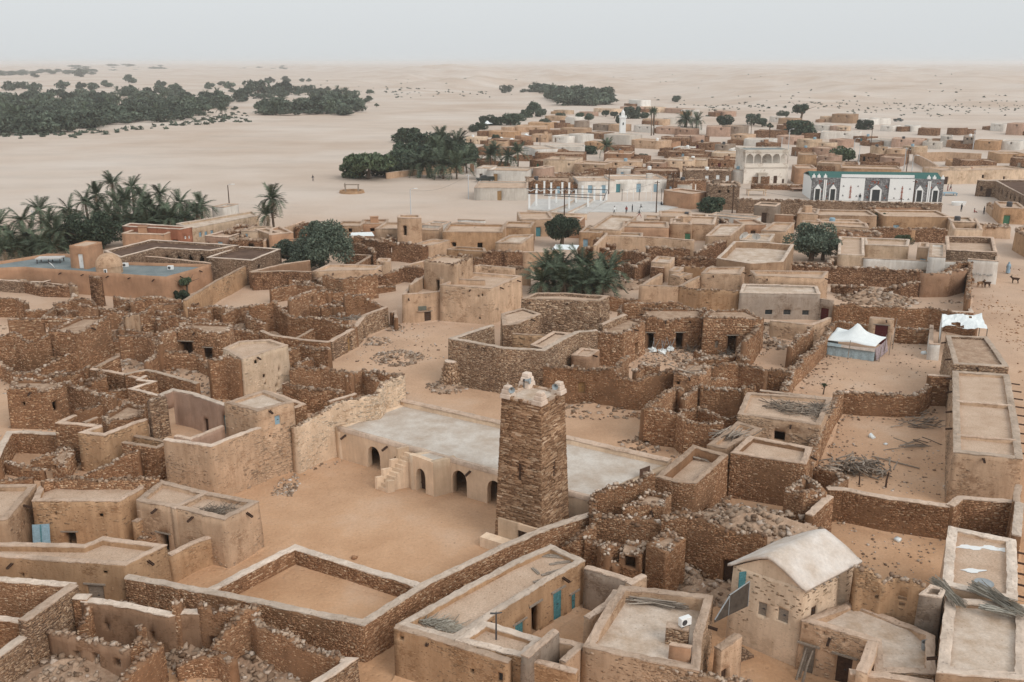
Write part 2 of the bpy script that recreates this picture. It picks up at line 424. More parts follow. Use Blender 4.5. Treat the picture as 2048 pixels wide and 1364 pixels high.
mp = n.new('ShaderNodeMapping'); mp.inputs['Scale'].default_value = (.03, .07, .1); mp.inputs['Rotation'].default_value = (0, 0, .35); l.new(p, mp.inputs['Vector'])
c = _mix(n, l, 1.0, c, _ramp(n, l, _noise(n, l, mp.outputs[0], 1, 6, .62), [(.32, .91), (.5, 1.0), (.7, 1.04)]), 'MULTIPLY')
g = _noise(n, l, p, 5, 6, .75)
c = _mix(n, l, 1.0, c, _ramp(n, l, g, [(.28, .84), (.7, 1.08)]), 'MULTIPLY')
vo = n.new('ShaderNodeTexVoronoi'); vo.inputs['Scale'].default_value = 1.1; l.new(p, vo.inputs['Vector'])
pm = _ramp(n, l, _noise(n, l, p, .12, 3), [(.5, 0.0), (.62, 1.0)])
k2 = n.new('ShaderNodeMath'); k2.operation = 'MULTIPLY'; l.new(pm, k2.inputs[0]); l.new(_ramp(n, l, vo.outputs['Distance'], [(.05, .8), (.1, 0.0)]), k2.inputs[1])
c = _mix(n, l, k2.outputs[0], c, (.30, .20, .14))
l.new(c, b.inputs['Base Color'])
rp = n.new('ShaderNodeMath'); rp.operation = 'MULTIPLY_ADD'; rp.inputs[1].default_value = 6.0; l.new(_noise(n, l, p, .35, 4), rp.inputs[0]); l.new(g, rp.inputs[2])
fp = n.new('ShaderNodeTexVoronoi'); fp.inputs['Scale'].default_value = 2.3; fp.inputs['Randomness'].default_value = 1.0; l.new(p, fp.inputs['Vector'])
fh = _ramp(n, l, fp.outputs['Distance'], [(.12, 0.0), (.3, 1.0)])
ad = n.new('ShaderNodeMath'); ad.operation = 'MULTIPLY_ADD'; ad.inputs[1].default_value = .9; l.new(fh, ad.inputs[0]); l.new(rp.outputs[0], ad.inputs[2])
_bump(n, l, b, ad.outputs[0], .55, .06)
M['sand'] = m
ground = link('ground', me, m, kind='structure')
# stones
BOXF = np.array([[3, 2, 1, 0], [4, 5, 6, 7], [0, 1, 5, 4], [1, 2, 6, 5], [2, 3, 7, 6], [3, 0, 4, 7]])
BOXV = np.array([[-1, -1, -1], [1, -1, -1], [1, 1, -1], [-1, 1, -1], [-1, -1, 1], [1, -1, 1], [1, 1, 1], [-1, 1, 1]], float) * .5
def rocks(C, S, flat=.6):
    """irregular rocks, centres C (n,3) and sizes S (n,)"""
    nn = len(C)
    V = BOXV[None] * (1 + rng.uniform(-.38, .25, (nn, 8, 3)))
    V = V * np.stack([S * rng.uniform(.8, 1.5, nn), S * rng.uniform(.7, 1.1, nn), S * rng.uniform(.4, .4 + flat, nn)], -1)[:, None, :]
    a = rng.uniform(0, 6.28, nn); t = rng.normal(0, .35, nn)
    ca, sa, ct, st = np.cos(a), np.sin(a), np.cos(t), np.sin(t)
    x = V[..., 0]; z = V[..., 2] * ct[:, None] + x * st[:, None]; x = x * ct[:, None] - V[..., 2] * st[:, None]
    y = V[..., 1]
    W_ = np.stack([x * ca[:, None] - y * sa[:, None], x * sa[:, None] + y * ca[:, None], z], -1) + np.asarray(C)[:, None, :]
    F = BOXF[None] + (np.arange(nn) * 8)[:, None, None]
    return W_.reshape(-1, 3), F.reshape(-1, 4)
ROCKM = []
for k in range(7):
    V, F = rocks(np.zeros((1, 3)), np.ones(1))
    me = mesh_np('stone', V, F); me.materials.append(M['heap']); ROCKM.append(me)
# walls
def offs(P, d, closed):
    n = len(P); out = []
    for i in range(n):
        p = P[i]
        a = P[i - 1] if (i > 0 or closed) else None
        b = P[(i + 1) % n] if (i < n - 1 or closed) else None
        ns = []
        for u, v in ((a, p), (p, b)):
            if u is None or v is None: continue
            w = v - u; w = w / (np.linalg.norm(w) + 1e-9); ns.append(np.array([-w[1], w[0]]))
        if len(ns) == 1: m_ = ns[0]
        else:
            m_ = ns[0] + ns[1]; q = 1 + ns[0] @ ns[1]
            m_ = m_ / max(q, .35)
        out.append(p + m_ * d)
    return out
CAMP = np.array([0, 0, CAMH])
STONE_R = 132.0
TRI = [0]
def wall_mesh(P, H, a, b, closed, base=-.3, holes=(), ragged=0.0, bulge=.03, step=.5, batter=.03):
    """P corner points, H heights at them, a / b the offsets of the two faces. holes: (segment, s0, s1, z0, z1).
    Returns verts, quads and the station data for stones and coping"""
    A, Bb = offs(P, a, closed), offs(P, b, closed)
    n = len(P); ns = n if closed else n - 1
    S = []                              # stations: (seg, t)
    for i in range(ns):
        L = np.linalg.norm(P[(i + 1) % n] - P[i])
        k = max(1, int(math.ceil(L / step)))
        ts = set(np.linspace(0, 1, k + 1)[:-1].tolist())
        for h in holes:
            if h[0] == i: ts |= {min(max(h[1] / L, .001), .995), min(max(h[2] / L, .004), .999)}
        for t in sorted(ts): S.append((i, t, L))
    if not closed: S.append((ns - 1, 1.0, np.linalg.norm(P[n - 1] - P[n - 2])))
    m = len(S)
    seg = np.array([s[0] for s in S]); t = np.array([s[1] for s in S])[:, None]
    PA = np.array([A[i] for i in seg]) * (1 - t) + np.array([A[(i + 1) % n] for i in seg]) * t
    PB = np.array([Bb[i] for i in seg]) * (1 - t) + np.array([Bb[(i + 1) % n] for i in seg]) * t
    Hs = np.array([H[i] for i in seg]) * (1 - t[:, 0]) + np.array([H[(i + 1) % n] for i in seg]) * t[:, 0]
    top = Hs.copy()
    if ragged:
        w = rng.normal(0, 1, m); w = .5 * w + .5 * np.convolve(np.concatenate([w[-2:], w, w[:2]]), np.ones(5) / 2.2, 'valid')
        top = top + ragged * w * np.clip(Hs / 2.0, .3, 1)
    else: top = top + .035 * sn(np.c_[PA, 0 * Hs], .7) + rng.normal(0, .008, m)
    top = np.maximum(top, base + .35)
    zl = sorted({base} | {h[3] for h in holes} | {h[4] for h in holes} | set(np.arange(.6, float(top.max()), .75).tolist()))
    zl2 = [zl[0]]
    for z in zl[1:]:
        if z - zl2[-1] > .04: zl2.append(z)
    zl = [z for z in zl2 if z < top.max() - .03]
    K = len(zl) + 1
    Z = np.zeros((m, K))
    for k in range(K - 1): Z[:, k] = np.minimum(zl[k], top - .01 * (K - 1 - k))
    Z[:, K - 1] = top
    nrm = PB - PA; nrm /= np.linalg.norm(nrm, axis=1)[:, None] + 1e-9
    def side(Pt, sgn):
        Q = np.zeros((m, K, 3)); Q[..., 0] = Pt[:, 0:1]; Q[..., 1] = Pt[:, 1:2]; Q[..., 2] = Z
        d = bulge * sn(Q.reshape(-1, 3), .9).reshape(m, K) + batter * np.clip(top[:, None] - Z, 0, 9)
        Q[..., 0] += sgn * nrm[:, 0:1] * d; Q[..., 1] += sgn * nrm[:, 1:2] * d
        return Q
    QA, QB = side(PA, -1), side(PB, 1)
    V = np.concatenate([QA.reshape(-1, 3), QB.reshape(-1, 3)]); off = m * K
    cells = m if closed else m - 1
    solid = np.ones((cells, K - 1), bool)
    for h in holes:
        L = S[[q for q in range(m) if seg[q] == h[0]][0]][2]
        for c in range(cells):
            if seg[c] != h[0]: continue
            c2 = (c + 1) % m
            s0 = t[c, 0] * L; s1 = t[c2, 0] * L if seg[c2] == seg[c] else L
            if (s0 + s1) / 2 > h[1] and (s0 + s1) / 2 < h[2]:
                for k in range(K - 1):
                    zz = (zl[k] + (zl[k + 1] if k + 1 < len(zl) else 99)) / 2
                    if k + 1 < len(zl) and zz > h[3] and zz < h[4]: solid[c, k] = False
    F = []
    def ia(c, k): return (c % m) * K + k
    def ib(c, k): return off + (c % m) * K + k
    for c in range(cells):
        for k in range(K - 1):
            if not solid[c, k]: continue
            F.append((ia(c, k), ia(c + 1, k), ia(c + 1, k + 1), ia(c, k + 1)))
            F.append((ib(c + 1, k), ib(c, k), ib(c, k + 1), ib(c + 1, k + 1)))
            if k == K - 2 or not solid[c, k + 1]: F.append((ia(c, k + 1), ia(c + 1, k + 1), ib(c + 1, k + 1), ib(c, k + 1)))
            if k > 0 and not solid[c, k - 1]: F.append((ib(c, k), ib(c + 1, k), ia(c + 1, k), ia(c, k)))
            if (c == 0 and not closed) or not solid[c - 1, k]: F.append((ib(c, k), ia(c, k), ia(c, k + 1), ib(c, k + 1)))
            if (c == cells - 1 and not closed) or not solid[(c + 1) % cells, k]: F.append((ia(c + 1, k), ib(c + 1, k), ib(c + 1, k + 1), ia(c + 1, k + 1)))
    info = dict(A=A, B=Bb, n=n, ns=ns, seg=seg, t=t[:, 0], top=top, PA=PA, PB=PB, holes=holes, closed=closed, batter=batter, S=S)
    return V, np.array(F), info
def face_stones(info, cover=.94, size=1.0, sides=(0, 1), zmin=0.0, patchy=False, flat=False):
    """the stones of the wall faces that look toward the viewer's side of town"""
    Vs, Fs, nV = [], [], 0
    n = info['n']
    for sd_ in sides:
        PP = info['A'] if sd_ == 0 else info['B']
        QQ = info['B'] if sd_ == 0 else info['A']
        for i in range(info['ns']):
            p, q = PP[i], PP[(i + 1) % n]
            d = q - p; L = np.linalg.norm(d)
            if L < .25: continue
            d = d / L
            nn = np.array([-d[1], d[0]])
            mid = (p + q) / 2
            if (QQ[i] + QQ[(i + 1) % n]) @ nn / 2 > mid @ nn: nn = -nn
            tc = np.array([0, 0]) - mid
            if nn @ tc / np.linalg.norm(tc) < -.1: continue
            sel = [k for k in range(len(info['seg'])) if info['seg'][k] == i]
            ts = [info['t'][k] for k in sel]; tp = [info['top'][k] for k in sel]
            k2 = (sel[-1] + 1) % len(info['seg'])
            ts.append(1.0); tp.append(info['top'][k2] if ts[-2] < .9999 else tp[-1])
            zmax = max(tp); z = zmin + rng.uniform(-.05, .05)
            hl = [h for h in info['holes'] if h[0] == i]
            while z < zmax:
                rh = rng.uniform(.09, .18) * size
                w = (rng.uniform(.16, .5, int(L / .2 / size) + 3) if flat else rng.uniform(.13, .42, int(L / .16 / size) + 4)) * size
                e = np.concatenate([[0], np.cumsum(w)]) - rng.uniform(0, .3)
                u0, u1 = np.maximum(e[:-1], 0.0), np.minimum(e[1:], L)
                uc = (u0 + u1) / 2
                tt = np.interp(uc / L, ts, tp)
                ok = (u1 - u0 > .07) & (z + rh * .6 < tt) & (rng.random(len(uc)) < cover)
                if not patchy:
                    nz = sn(np.stack([p[0] + d[0] * uc + 40, p[1] + d[1] * uc, np.full(len(uc), z)], -1), .5)
                    ok &= rng.random(len(uc)) > np.clip(2.2 * (nz - .62), 0, .9)
                else:
                    nz = sn(np.stack([p[0] + d[0] * uc, p[1] + d[1] * uc, np.full(len(uc), z)], -1), .55)
                    ok &= rng.random(len(uc)) < np.clip(.2 + 1.1 * nz + .35 * max(0, .5 - z), .02, .9) * (.45 if patchy == 2 else 1)
                for h in hl: ok &= ~((u1 > h[1] + .01) & (u0 < h[2] - .01) & (z + rh > h[3] + .01) & (z < h[4] - .01))
                u0, u1, tt = u0[ok], u1[ok], tt[ok]
                c = len(u0)
                if c:
                    gap = .014 * size
                    a0, a1 = u0 + gap, u1 - gap
                    z0 = z + gap + rng.uniform(-.012, .02, c); z1 = np.minimum(z + rh - gap + rng.uniform(-.03, .02, c), tt)
                    pr = rng.uniform(.008, .05, c) * (.55 if patchy else 1.0) * min(1.3, .35 + .65 * size) + info['batter'] * np.clip(tt - z, 0, 9)
                    X = np.zeros((c, 8, 3))
                    for vi, (uu, zz, dd) in enumerate(((a0, z0, -.06), (a1, z0, -.06), (a1, z1, -.06), (a0, z1, -.06), (a0, z0, 1), (a1, z0, 1), (a1, z1, 1), (a0, z1, 1))):
                        if dd == 1:
                            dep = pr * rng.uniform(.55, 1.15, c); uu = uu + rng.normal(0, .028, c) * size; zz = zz + rng.normal(0, .016, c) * size
                        else: dep = np.full(c, -.06)
                        X[:, vi, 0] = p[0] + d[0] * uu + nn[0] * dep; X[:, vi, 1] = p[1] + d[1] * uu + nn[1] * dep; X[:, vi, 2] = zz
                    Fq = BOXF[1:]
                    Vs.append(X.reshape(-1, 3)); Fs.append((Fq[None] + (np.arange(c) * 8)[:, None, None]).reshape(-1, 4) + nV); nV += c * 8
                z += rh
    if not Vs: return None
    F = np.concatenate(Fs); TRI[0] += len(F) * 2
    return np.concatenate(Vs), F
def top_stones(info, dens=1.0, size=.24):
    """loose bleached stones along a broken wall head"""
    C, S = [], []
    PA, PB, top = info['PA'], info['PB'], info['top']
    m = len(top); last = m if info['closed'] else m - 1
    for k in range(last):
        k2 = (k + 1) % m
        L = np.linalg.norm((PA[k2] + PB[k2] - PA[k] - PB[k]) / 2)
        c = rng.poisson(max(.1, L / size * 2.2 * dens))
        for _ in range(c):
            u, w = rng.random(), rng.uniform(.02, .98)
            q = (PA[k] * (1 - u) + PA[k2] * u) * (1 - w) + (PB[k] * (1 - u) + PB[k2] * u) * w
            C.append((q[0], q[1], top[k] * (1 - u) + top[k2] * u + rng.uniform(-.05, .10))); S.append(size * rng.uniform(.55, 1.35))
    if not C: return None
    V, F = rocks(np.array(C), np.array(S)); TRI[0] += len(F) * 2
    return V, F
def foot_stones(info):
    """stones that have dropped from a broken wall head"""
    PA, PB, top = info['PA'], info['PB'], info['top']; m = len(top); C, S = [], []
    nrm = PB - PA; nrm = nrm / (np.linalg.norm(nrm, axis=1)[:, None] + 1e-9)
    for k in range(m - 1):
        for Pt, sg in ((PA, -1), (PB, 1)):
            for _ in range(rng.poisson(1.0)):
                u = rng.random(); q = Pt[k] * (1 - u) + Pt[k + 1] * u + sg * nrm[k] * (.1 + rng.exponential(.5)); s = rng.uniform(.06, .2)
                C.append((q[0], q[1], s * .2 + .03)); S.append(s)
    if not C: return None
    V, F = rocks(np.array(C), np.array(S)); TRI[0] += len(F) * 2
    return V, F
def coping_mesh(P, H, a, b, closed, info, over=.02, thick=.07):
    """a hand-laid clay cap along the wall head"""
    PA, PB, top = info['PA'], info['PB'], info['top']
    m = len(top)
    nrm = PB - PA; wd = np.linalg.norm(nrm, axis=1)[:, None]; nrm = nrm / (wd + 1e-9)
    mid = (PA + PB) / 2
    jit = .025 * sn(np.c_[mid, 0 * top], 1.7)
    prof = [(-.5, -over, -.02), (-.5, -over, .045), (-.32, 0, thick), (.0, 0, thick * 1.2), (.32, 0, thick), (.5, over, .045), (.5, over, -.02)]
    V = []
    for k in range(m):
        for j, (f, o, z) in enumerate(prof):
            q = mid[k] + nrm[k] * (f * wd[k, 0] + o + jit[k] + (rng.normal(0, .018)))
            V.append((q[0], q[1], top[k] + z + (rng.normal(0, .014) if z > 0 else 0)))
    np_ = len(prof); F = []
    for k in range(m if closed else m - 1):
        k2 = (k + 1) % m
        for j in range(np_ - 1): F.append((k * np_ + j, k2 * np_ + j, k2 * np_ + j + 1, k * np_ + j + 1))
    if not closed:
        for k in (0, m - 1):
            q = [k * np_ + j for j in range(np_)]
            if k: q = q[::-1]
            F += [(q[0], q[1], q[5], q[6]), (q[1], q[2], q[4], q[5]), (q[2], q[3], q[4], q[4])]
    F2 = []
    for q in F:
        F2.append(q if len(set(q)) == 4 else tuple(dict.fromkeys(q)))
    me = bpy.data.meshes.new('coping'); me.from_pydata(V, [], F2); me.update()
    TRI[0] += len(F2) * 2
    return me
def hit_wall(P, closed, c, x, y, side_pts=None):
    """segment, distance along it and height where the line of sight meets the wall nearest to the viewer"""
    px, py = full(c, x, y); d = ray(px, py)
    best = None; n = len(P)
    for i in range(n if closed else n - 1):
        p, q = P[i], P[(i + 1) % n]
        e = q - p; L = np.linalg.norm(e); e = e / L
        den = d[0] * e[1] - d[1] * e[0]
        if abs(den) < 1e-6: continue
        tt = (p[0] * e[1] - p[1] * e[0]) / den
        if tt <= 0: continue
        X = np.array([d[0] * tt, d[1] * tt]); s = (X - p) @ e; z = CAMH + d[2] * tt
        if -.6 < s < L + .6 and (best is None or tt < best[0]) and z > -1.5: best = (tt, i, min(max(s, .1), L - .1), z, L)
    return best
def door_leaf(w, h, mat, parent, P, Q, s, z0, inset=.12, name='door'):
    """a framed plank or panel leaf standing in its opening"""
    e = Q - P; e = e / np.linalg.norm(e); nn = np.array([-e[1], e[0]])
    c = P + e * s
    if nn @ c > 0: nn = -nn                       # outward is the viewer's side
    ang_ = math.atan2(e[1], e[0])
    c = c - nn * inset
    mb = MB()
    mb.box((0, 0, h / 2), (w, .05, h))
    fw = min(.1, w * .14)
    for sx_ in (-1, 1): mb.box((sx_ * (w / 2 - fw / 2), 0, h / 2), (fw, .085, h - .01))
    for zz in (.06, .36, .66, .95): mb.box((0, 0, h * zz * .98), (w * .98, .08, fw * .9))
    mb.box((0, 0, h * .5), (.035, .078, h * .97))
    o = mb.build(name, mat, parent, (c[0], c[1], z0)); o.rotation_euler = (0, 0, ang_)
    hb = MB(); hb.box((w * .1, 0, h * .52), (.12, .13, .05)); hb.build('latch', M['metald'], o)
    return o
def arch_spandrels(P, Q, s, w, z0, h, t, mat, root, off):
    """the two corner fillings that turn a square opening into a pointed arch"""
    e = (Q - P) / np.linalg.norm(Q - P); nn = np.array([-e[1], e[0]])
    mb = MB()
    for sg in (-1, 1):
        prof = [(sg * w / 2, z0 + h * .35), (sg * w * .4, z0 + h * .62), (sg * w * .2, z0 + h * .85), (0, z0 + h + .01), (sg * w * .5, z0 + h + .01)]
        V = []
        for d in (.02, t - .02):
            for u, z in prof:
                q = P + e * (s + u) + nn * d; V.append((q[0], q[1], z))
        k = len(prof)
        mb.add(V, [tuple(range(k)), tuple(range(2 * k - 1, k - 1, -1))] + [(i, (i + 1) % k, k + (i + 1) % k, k + i) for i in range(k)])
    return mb.build('arch_spandrel', mat, root, tuple(off))
STYLE = {'r': ('rubble', 'stoned', .95, 'cap', .16), 'rc': ('rubble', 'stone', .95, None, 0), 'l': ('rubblel', 'stonel', .9, 'cap', .1), 'lc': ('rubblel', 'stonel', .9, None, 0),
         'm': (None, 'stonel', .9, 'cap', .07), 'mc': (None, 'stonel', .9, None, 0), 'p': (None, None, 0, 'cap', .07), 'pc': (None, None, 0, None, 0), 'n': (None, None, 0, 'none', 0)}
DESC = {'r': 'ragged brown rubble', 'rc': 'brown rubble with smooth coping', 'l': 'ragged pale stone', 'lc': 'pale stone with smooth coping',
        'm': 'mud-washed stone', 'mc': 'mud-washed stone with smooth coping', 'p': 'plastered', 'pc': 'plastered with smooth coping', 'n': 'plain plastered'}
COLN = {'tan': 'tan', 'cream': 'cream', 'pink': 'pinkish', 'grey': 'grey', 'orange': 'orange', 'white': 'whitewashed', 'ochre': 'ochre', 'red': 'dark red', 'mosque': 'cream', 'brown': 'brown'}
def conv(c, pts, h):
    P, H = [], []
    for q in pts:
        z = q[2] if len(q) > 2 else h
        P.append(at(c, q[0], q[1], z)); H.append(z)
    return P, H
DRV, DRF, DRN = [], [], [0]
def drift(info):
    """blown sand banked along the foot of a wall"""
    PA, PB, top = info['PA'], info['PB'], info['top']; m = len(top)
    nrm = PB - PA; nrm = nrm / (np.linalg.norm(nrm, axis=1)[:, None] + 1e-9)
    for Pt, sg in ((PA, -1), (PB, 1)):
        if info['closed'] and sg == 1: continue
        foot = Pt + sg * nrm * (info['batter'] * top)[:, None]
        nz = sn(np.c_[foot, 0 * top], .45); nz2 = sn(np.c_[foot, 0 * top + 9], .8)
        hh = np.clip(.10 + .16 * nz, .015, .4); ww = np.clip(.45 + .5 * nz2, .12, 1.3)
        rows = [np.c_[foot - sg * nrm * .1, hh * 1.05], np.c_[foot + sg * nrm * (ww * .25)[:, None], hh * .62], np.c_[foot + sg * nrm * (ww * .6)[:, None], hh * .2], np.c_[foot + sg * nrm * ww[:, None], np.full(m, -.05)]]
        V = np.stack(rows, 1).reshape(-1, 3); F = []
        for k in range(m if info['closed'] else m - 1):
            k2 = (k + 1) % m
            for j in range(3):
                q = (k * 4 + j, k2 * 4 + j, k2 * 4 + j + 1, k * 4 + j + 1); F.append(q[::-1] if sg == 1 else q)
        DRV.append(V); DRF.append(np.array(F) + DRN[0]); DRN[0] += len(V)
def dress(root, P, H, a, b, closed, style, col, holes, base, far, ragged, cop='coping', thin=False):
    mt, st, cover, cap, rg = STYLE[style]
    rg = rg if ragged is None else ragged
    dist = min(np.linalg.norm(p) for p in P)
    step = .4 if dist < 90 else (.55 if dist < 130 else (.9 if dist < 220 else 2.5))
    hd = []
    for hh in holes: hd.append(hh[:5])
    V, F, info = wall_mesh(P, H, a, b, closed, base, hd, rg, bulge=.035 if dist < 220 else .0, step=step)
    TRI[0] += len(F) * 2
    me = mesh_np(root if isinstance(root, str) else 'wall', V, F)
    me.materials.append(((M['bedd'] if style == 'r' else M['bed']) if mt == 'rubble' and dist < STONE_R else M[mt]) if mt else M[col])
    if base <= 0 and dist < 150: drift(info)
    kids = []
    if dist < STONE_R and st:
        r = face_stones(info, cover, (.56 if dist < 66 else (.72 if dist < 92 else .98)) * rng.uniform(.85, 1.3), sides=(0, 1) if not closed else (0,), zmin=max(base, 0), patchy=(2 if thin else 1) if not mt else 0, flat=mt != 'rubble')
        if r: kids.append(('stonework', mesh_np('stonework', *r), M[st] if mt else M['ms_' + col], 'stuff'))
    if cap == 'cap' and dist < 260:
        r = top_stones(info, 1.0 if dist < 100 else .7, .17 if dist < 80 else (.22 if dist < 130 else .4))
        if r: kids.append(('loose_stones', mesh_np('loose_stones', *r), M['cap'], 'stuff'))
    if cap == 'cap' and dist < 128 and base <= 0:
        r = foot_stones(info)
        if r: kids.append(('fallen_stones', mesh_np('fallen_stones', *r), M['heap'], 'stuff'))
    elif cap is None and dist < 320: kids.append(('coping', coping_mesh(P, H, a, b, closed, info, thick=.065 if dist < 150 else .11, over=.015 if dist < 150 else .06), M[cop], None))
    return me, kids
def openings(P, H, closed, c, ops, base):
    holes, leaves = [], []
    for op in ops:
        kind, x, y, w, h = op[:5]
        hit = hit_wall(P, closed, c, x, y)
        if hit is None: print('opening missed', c, op); continue
        _, i, s, z, L = hit
        w = min(w, L * .8)
        s = min(max(s, w / 2 + .08), L - w / 2 - .08)
        top = min(H[i], H[(i + 1) % len(H)]) - .12
        z0 = base if kind == 'd' else max(base + .1, z - h / 2)
        z0 = min(z0, top - .15); z1 = min(z0 + h, top)
        holes.append((i, s - w / 2, s + w / 2, z0, z1));
        if len(op) > 5 and op[5]: leaves.append((i, s, w, z1 - z0, z0, op[5]))
    return holes, leaves
def W(c, pts, h=2.5, style='r', t=.42, col='tan', ops=(), name=None, label=None, base=-.3, ragged=None, cop='coping', cat='wall'):
    """a free-standing wall along the line of its head as the photograph shows it"""
    P, H = conv(c, pts, h)
    dist = min(np.linalg.norm(p) for p in P)
    holes, leaves = openings(P, H, False, c, ops, 0.0)
    nm = name or ('rubble_wall' if style in ('r', 'rc', 'l', 'lc') else 'plastered_wall')
    me, kids = dress(nm, P, H, -t / 2, t / 2, False, style, col, holes, base, False, ragged, cop)
    o = link(nm, me, kind='thing')
    for kn, km, kmat, kk in kids: link(kn, km, kmat, o, kind=kk)
    for i, s, w, hh, z0, mt in leaves: door_leaf(w - .02, hh - .02, M[mt], o, P[i], P[i + 1], s, z0, .0)
    mid = P[len(P) // 2] if len(P) > 2 else (P[0] + P[1]) / 2
    if label: tag(o, label, cat)
    else: auto(o, (DESC[style] if style in ('r', 'rc', 'l', 'lc') else (COLN[col] + ' ' + DESC[style])).replace(' with smooth coping', '') + ' wall' + (' with smooth coping' if 'c' in style else ''), cat, (mid[0], mid[1], h / 2))
    return o
def ccw(P, H=None):
    a = sum(P[i][0] * P[(i + 1) % len(P)][1] - P[(i + 1) % len(P)][0] * P[i][1] for i in range(len(P)))
    if a < 0: return P[::-1], (H[::-1] if H else None)
    return P, H
def dist_near(P): return min(np.linalg.norm(p) for p in P)
SPM = []
def fit_spouts(P, H, root, off, zr):
    """wooden drain spouts through the parapet"""
    if not SPM:
        mb = MB(); mb.box((0, -.22, 0), (.13, .6, .05)); mb.box((-.06, -.22, .05), (.025, .6, .08)); mb.box((.06, -.22, .05), (.025, .6, .08)); me = mb.mesh('drain_spout'); me.materials.append(M['woodd']); SPM.append(me)
    n = len(P)
    for i in range(n):
        p, q = P[i], P[(i + 1) % n]; e = q - p; L = np.linalg.norm(e); e = e / L; nn = np.array([e[1], -e[0]])
        if L < 2.4 or nn @ (p + q) > 0: continue
        for k in range(max(1, int(L / 3.5))):
            if rng.random() < .35: continue
            s = L * (k + rng.uniform(.3, .7)) / max(1, int(L / 3.5)); c = p + e * s
            o = link('drain_spout', SPM[0], None, root, (c[0] + off[0], c[1] + off[1], zr - .06)); o.rotation_euler = (rng.uniform(.1, .4), 0, math.atan2(nn[1], nn[0]) + math.pi / 2)
def lintel(P, Q, h, root, off):
    e = (Q - P) / np.linalg.norm(Q - P); c = P + e * (h[1] + h[2]) / 2; nn = np.array([e[1], -e[0]])
    mb = MB(); mb.box((0, -.02, 0), (h[2] - h[1] + .36, .14, .1)); o = mb.build('lintel', M['wood'], root, (c[0] + off[0] + nn[0] * .03, c[1] + off[1] + nn[1] * .03, h[4] + .055)); o.rotation_euler = (0, 0, math.atan2(e[1], e[0]))
def B_world(P, H, style='m', col='tan', par=.32, roof='rsand', t=.4, holes=(), leaves=(), name=None, label=None, base=-.3, ragged=None, cop='coping', floor=None, cat='house', zroof=None, parent=None):
    nm = name or 'mud_house'
    P = [np.asarray(p, float) for p in P]
    me, kids = dress(nm, P, H, 0, t, True, style, col, holes, base, False, ragged, cop)
    root = empty(nm, (P[0][0], P[0][1], 0)) if parent is None else parent
    off = -np.array([root.location[0], root.location[1], 0]) if parent is None else np.zeros(3)
    wo_ = link('walls', me, parent=root, loc=off)
    for kn, km, kmat, kk in kids: link(kn, km, kmat, wo_, kind=kk)
    zr = (min(H) - par) if zroof is None else zroof
    inner_ = offs(P, t * .55, True)
    if roof:
        mb = MB(); mb.prism(inner_, zr - .22, zr)
        ro = mb.build('roof', M[roof], root, off)
    for i, s, w, hh, z0, mt in leaves:
        if mt == 'ARCH':
            arch_spandrels(P[i], P[(i + 1) % len(P)], s, w, z0, hh, t, M[STYLE[style][0] or col], root, off); continue
        dl = door_leaf(w - .02, hh - .02, M[mt], root, P[i], P[(i + 1) % len(P)], s, z0)
        dl.location = Vector(dl.location) + Vector(off)
    if dist_near(P) < 135 and min(H) > 2.0 and base <= 0: fit_spouts(P, H, root, off, zr)
    for hh in holes:
        if hh[3] < .05 and dist_near(P) < 135: lintel(P[hh[0]], P[(hh[0] + 1) % len(P)], hh, root, off)
    mid = sum(P) / len(P)
    if parent is None:
        if label: tag(root, label, cat)
        else:
            k = DESC[style].replace(' with smooth coping', '')
            auto(root, (k if style in ('r', 'rc', 'l', 'lc') else COLN[col] + ' ' + k) + ' house', cat, (mid[0], mid[1], min(H)))
    return root
def B(c, pts, h=3.0, style='mc', ops=(), **kw):
    """a flat-roofed house from the outline of its roof; ops: kind ('d' door, 'w' window), photo point, width, height, leaf"""
    P, H = conv(c, pts, h)
    P, H = ccw(P, H)
    base = kw.get('base', -.3)
    holes, leaves = openings(P, H, True, c, ops, max(base, 0.0))
    return B_world(P, H, style, holes=holes, leaves=leaves, **kw)
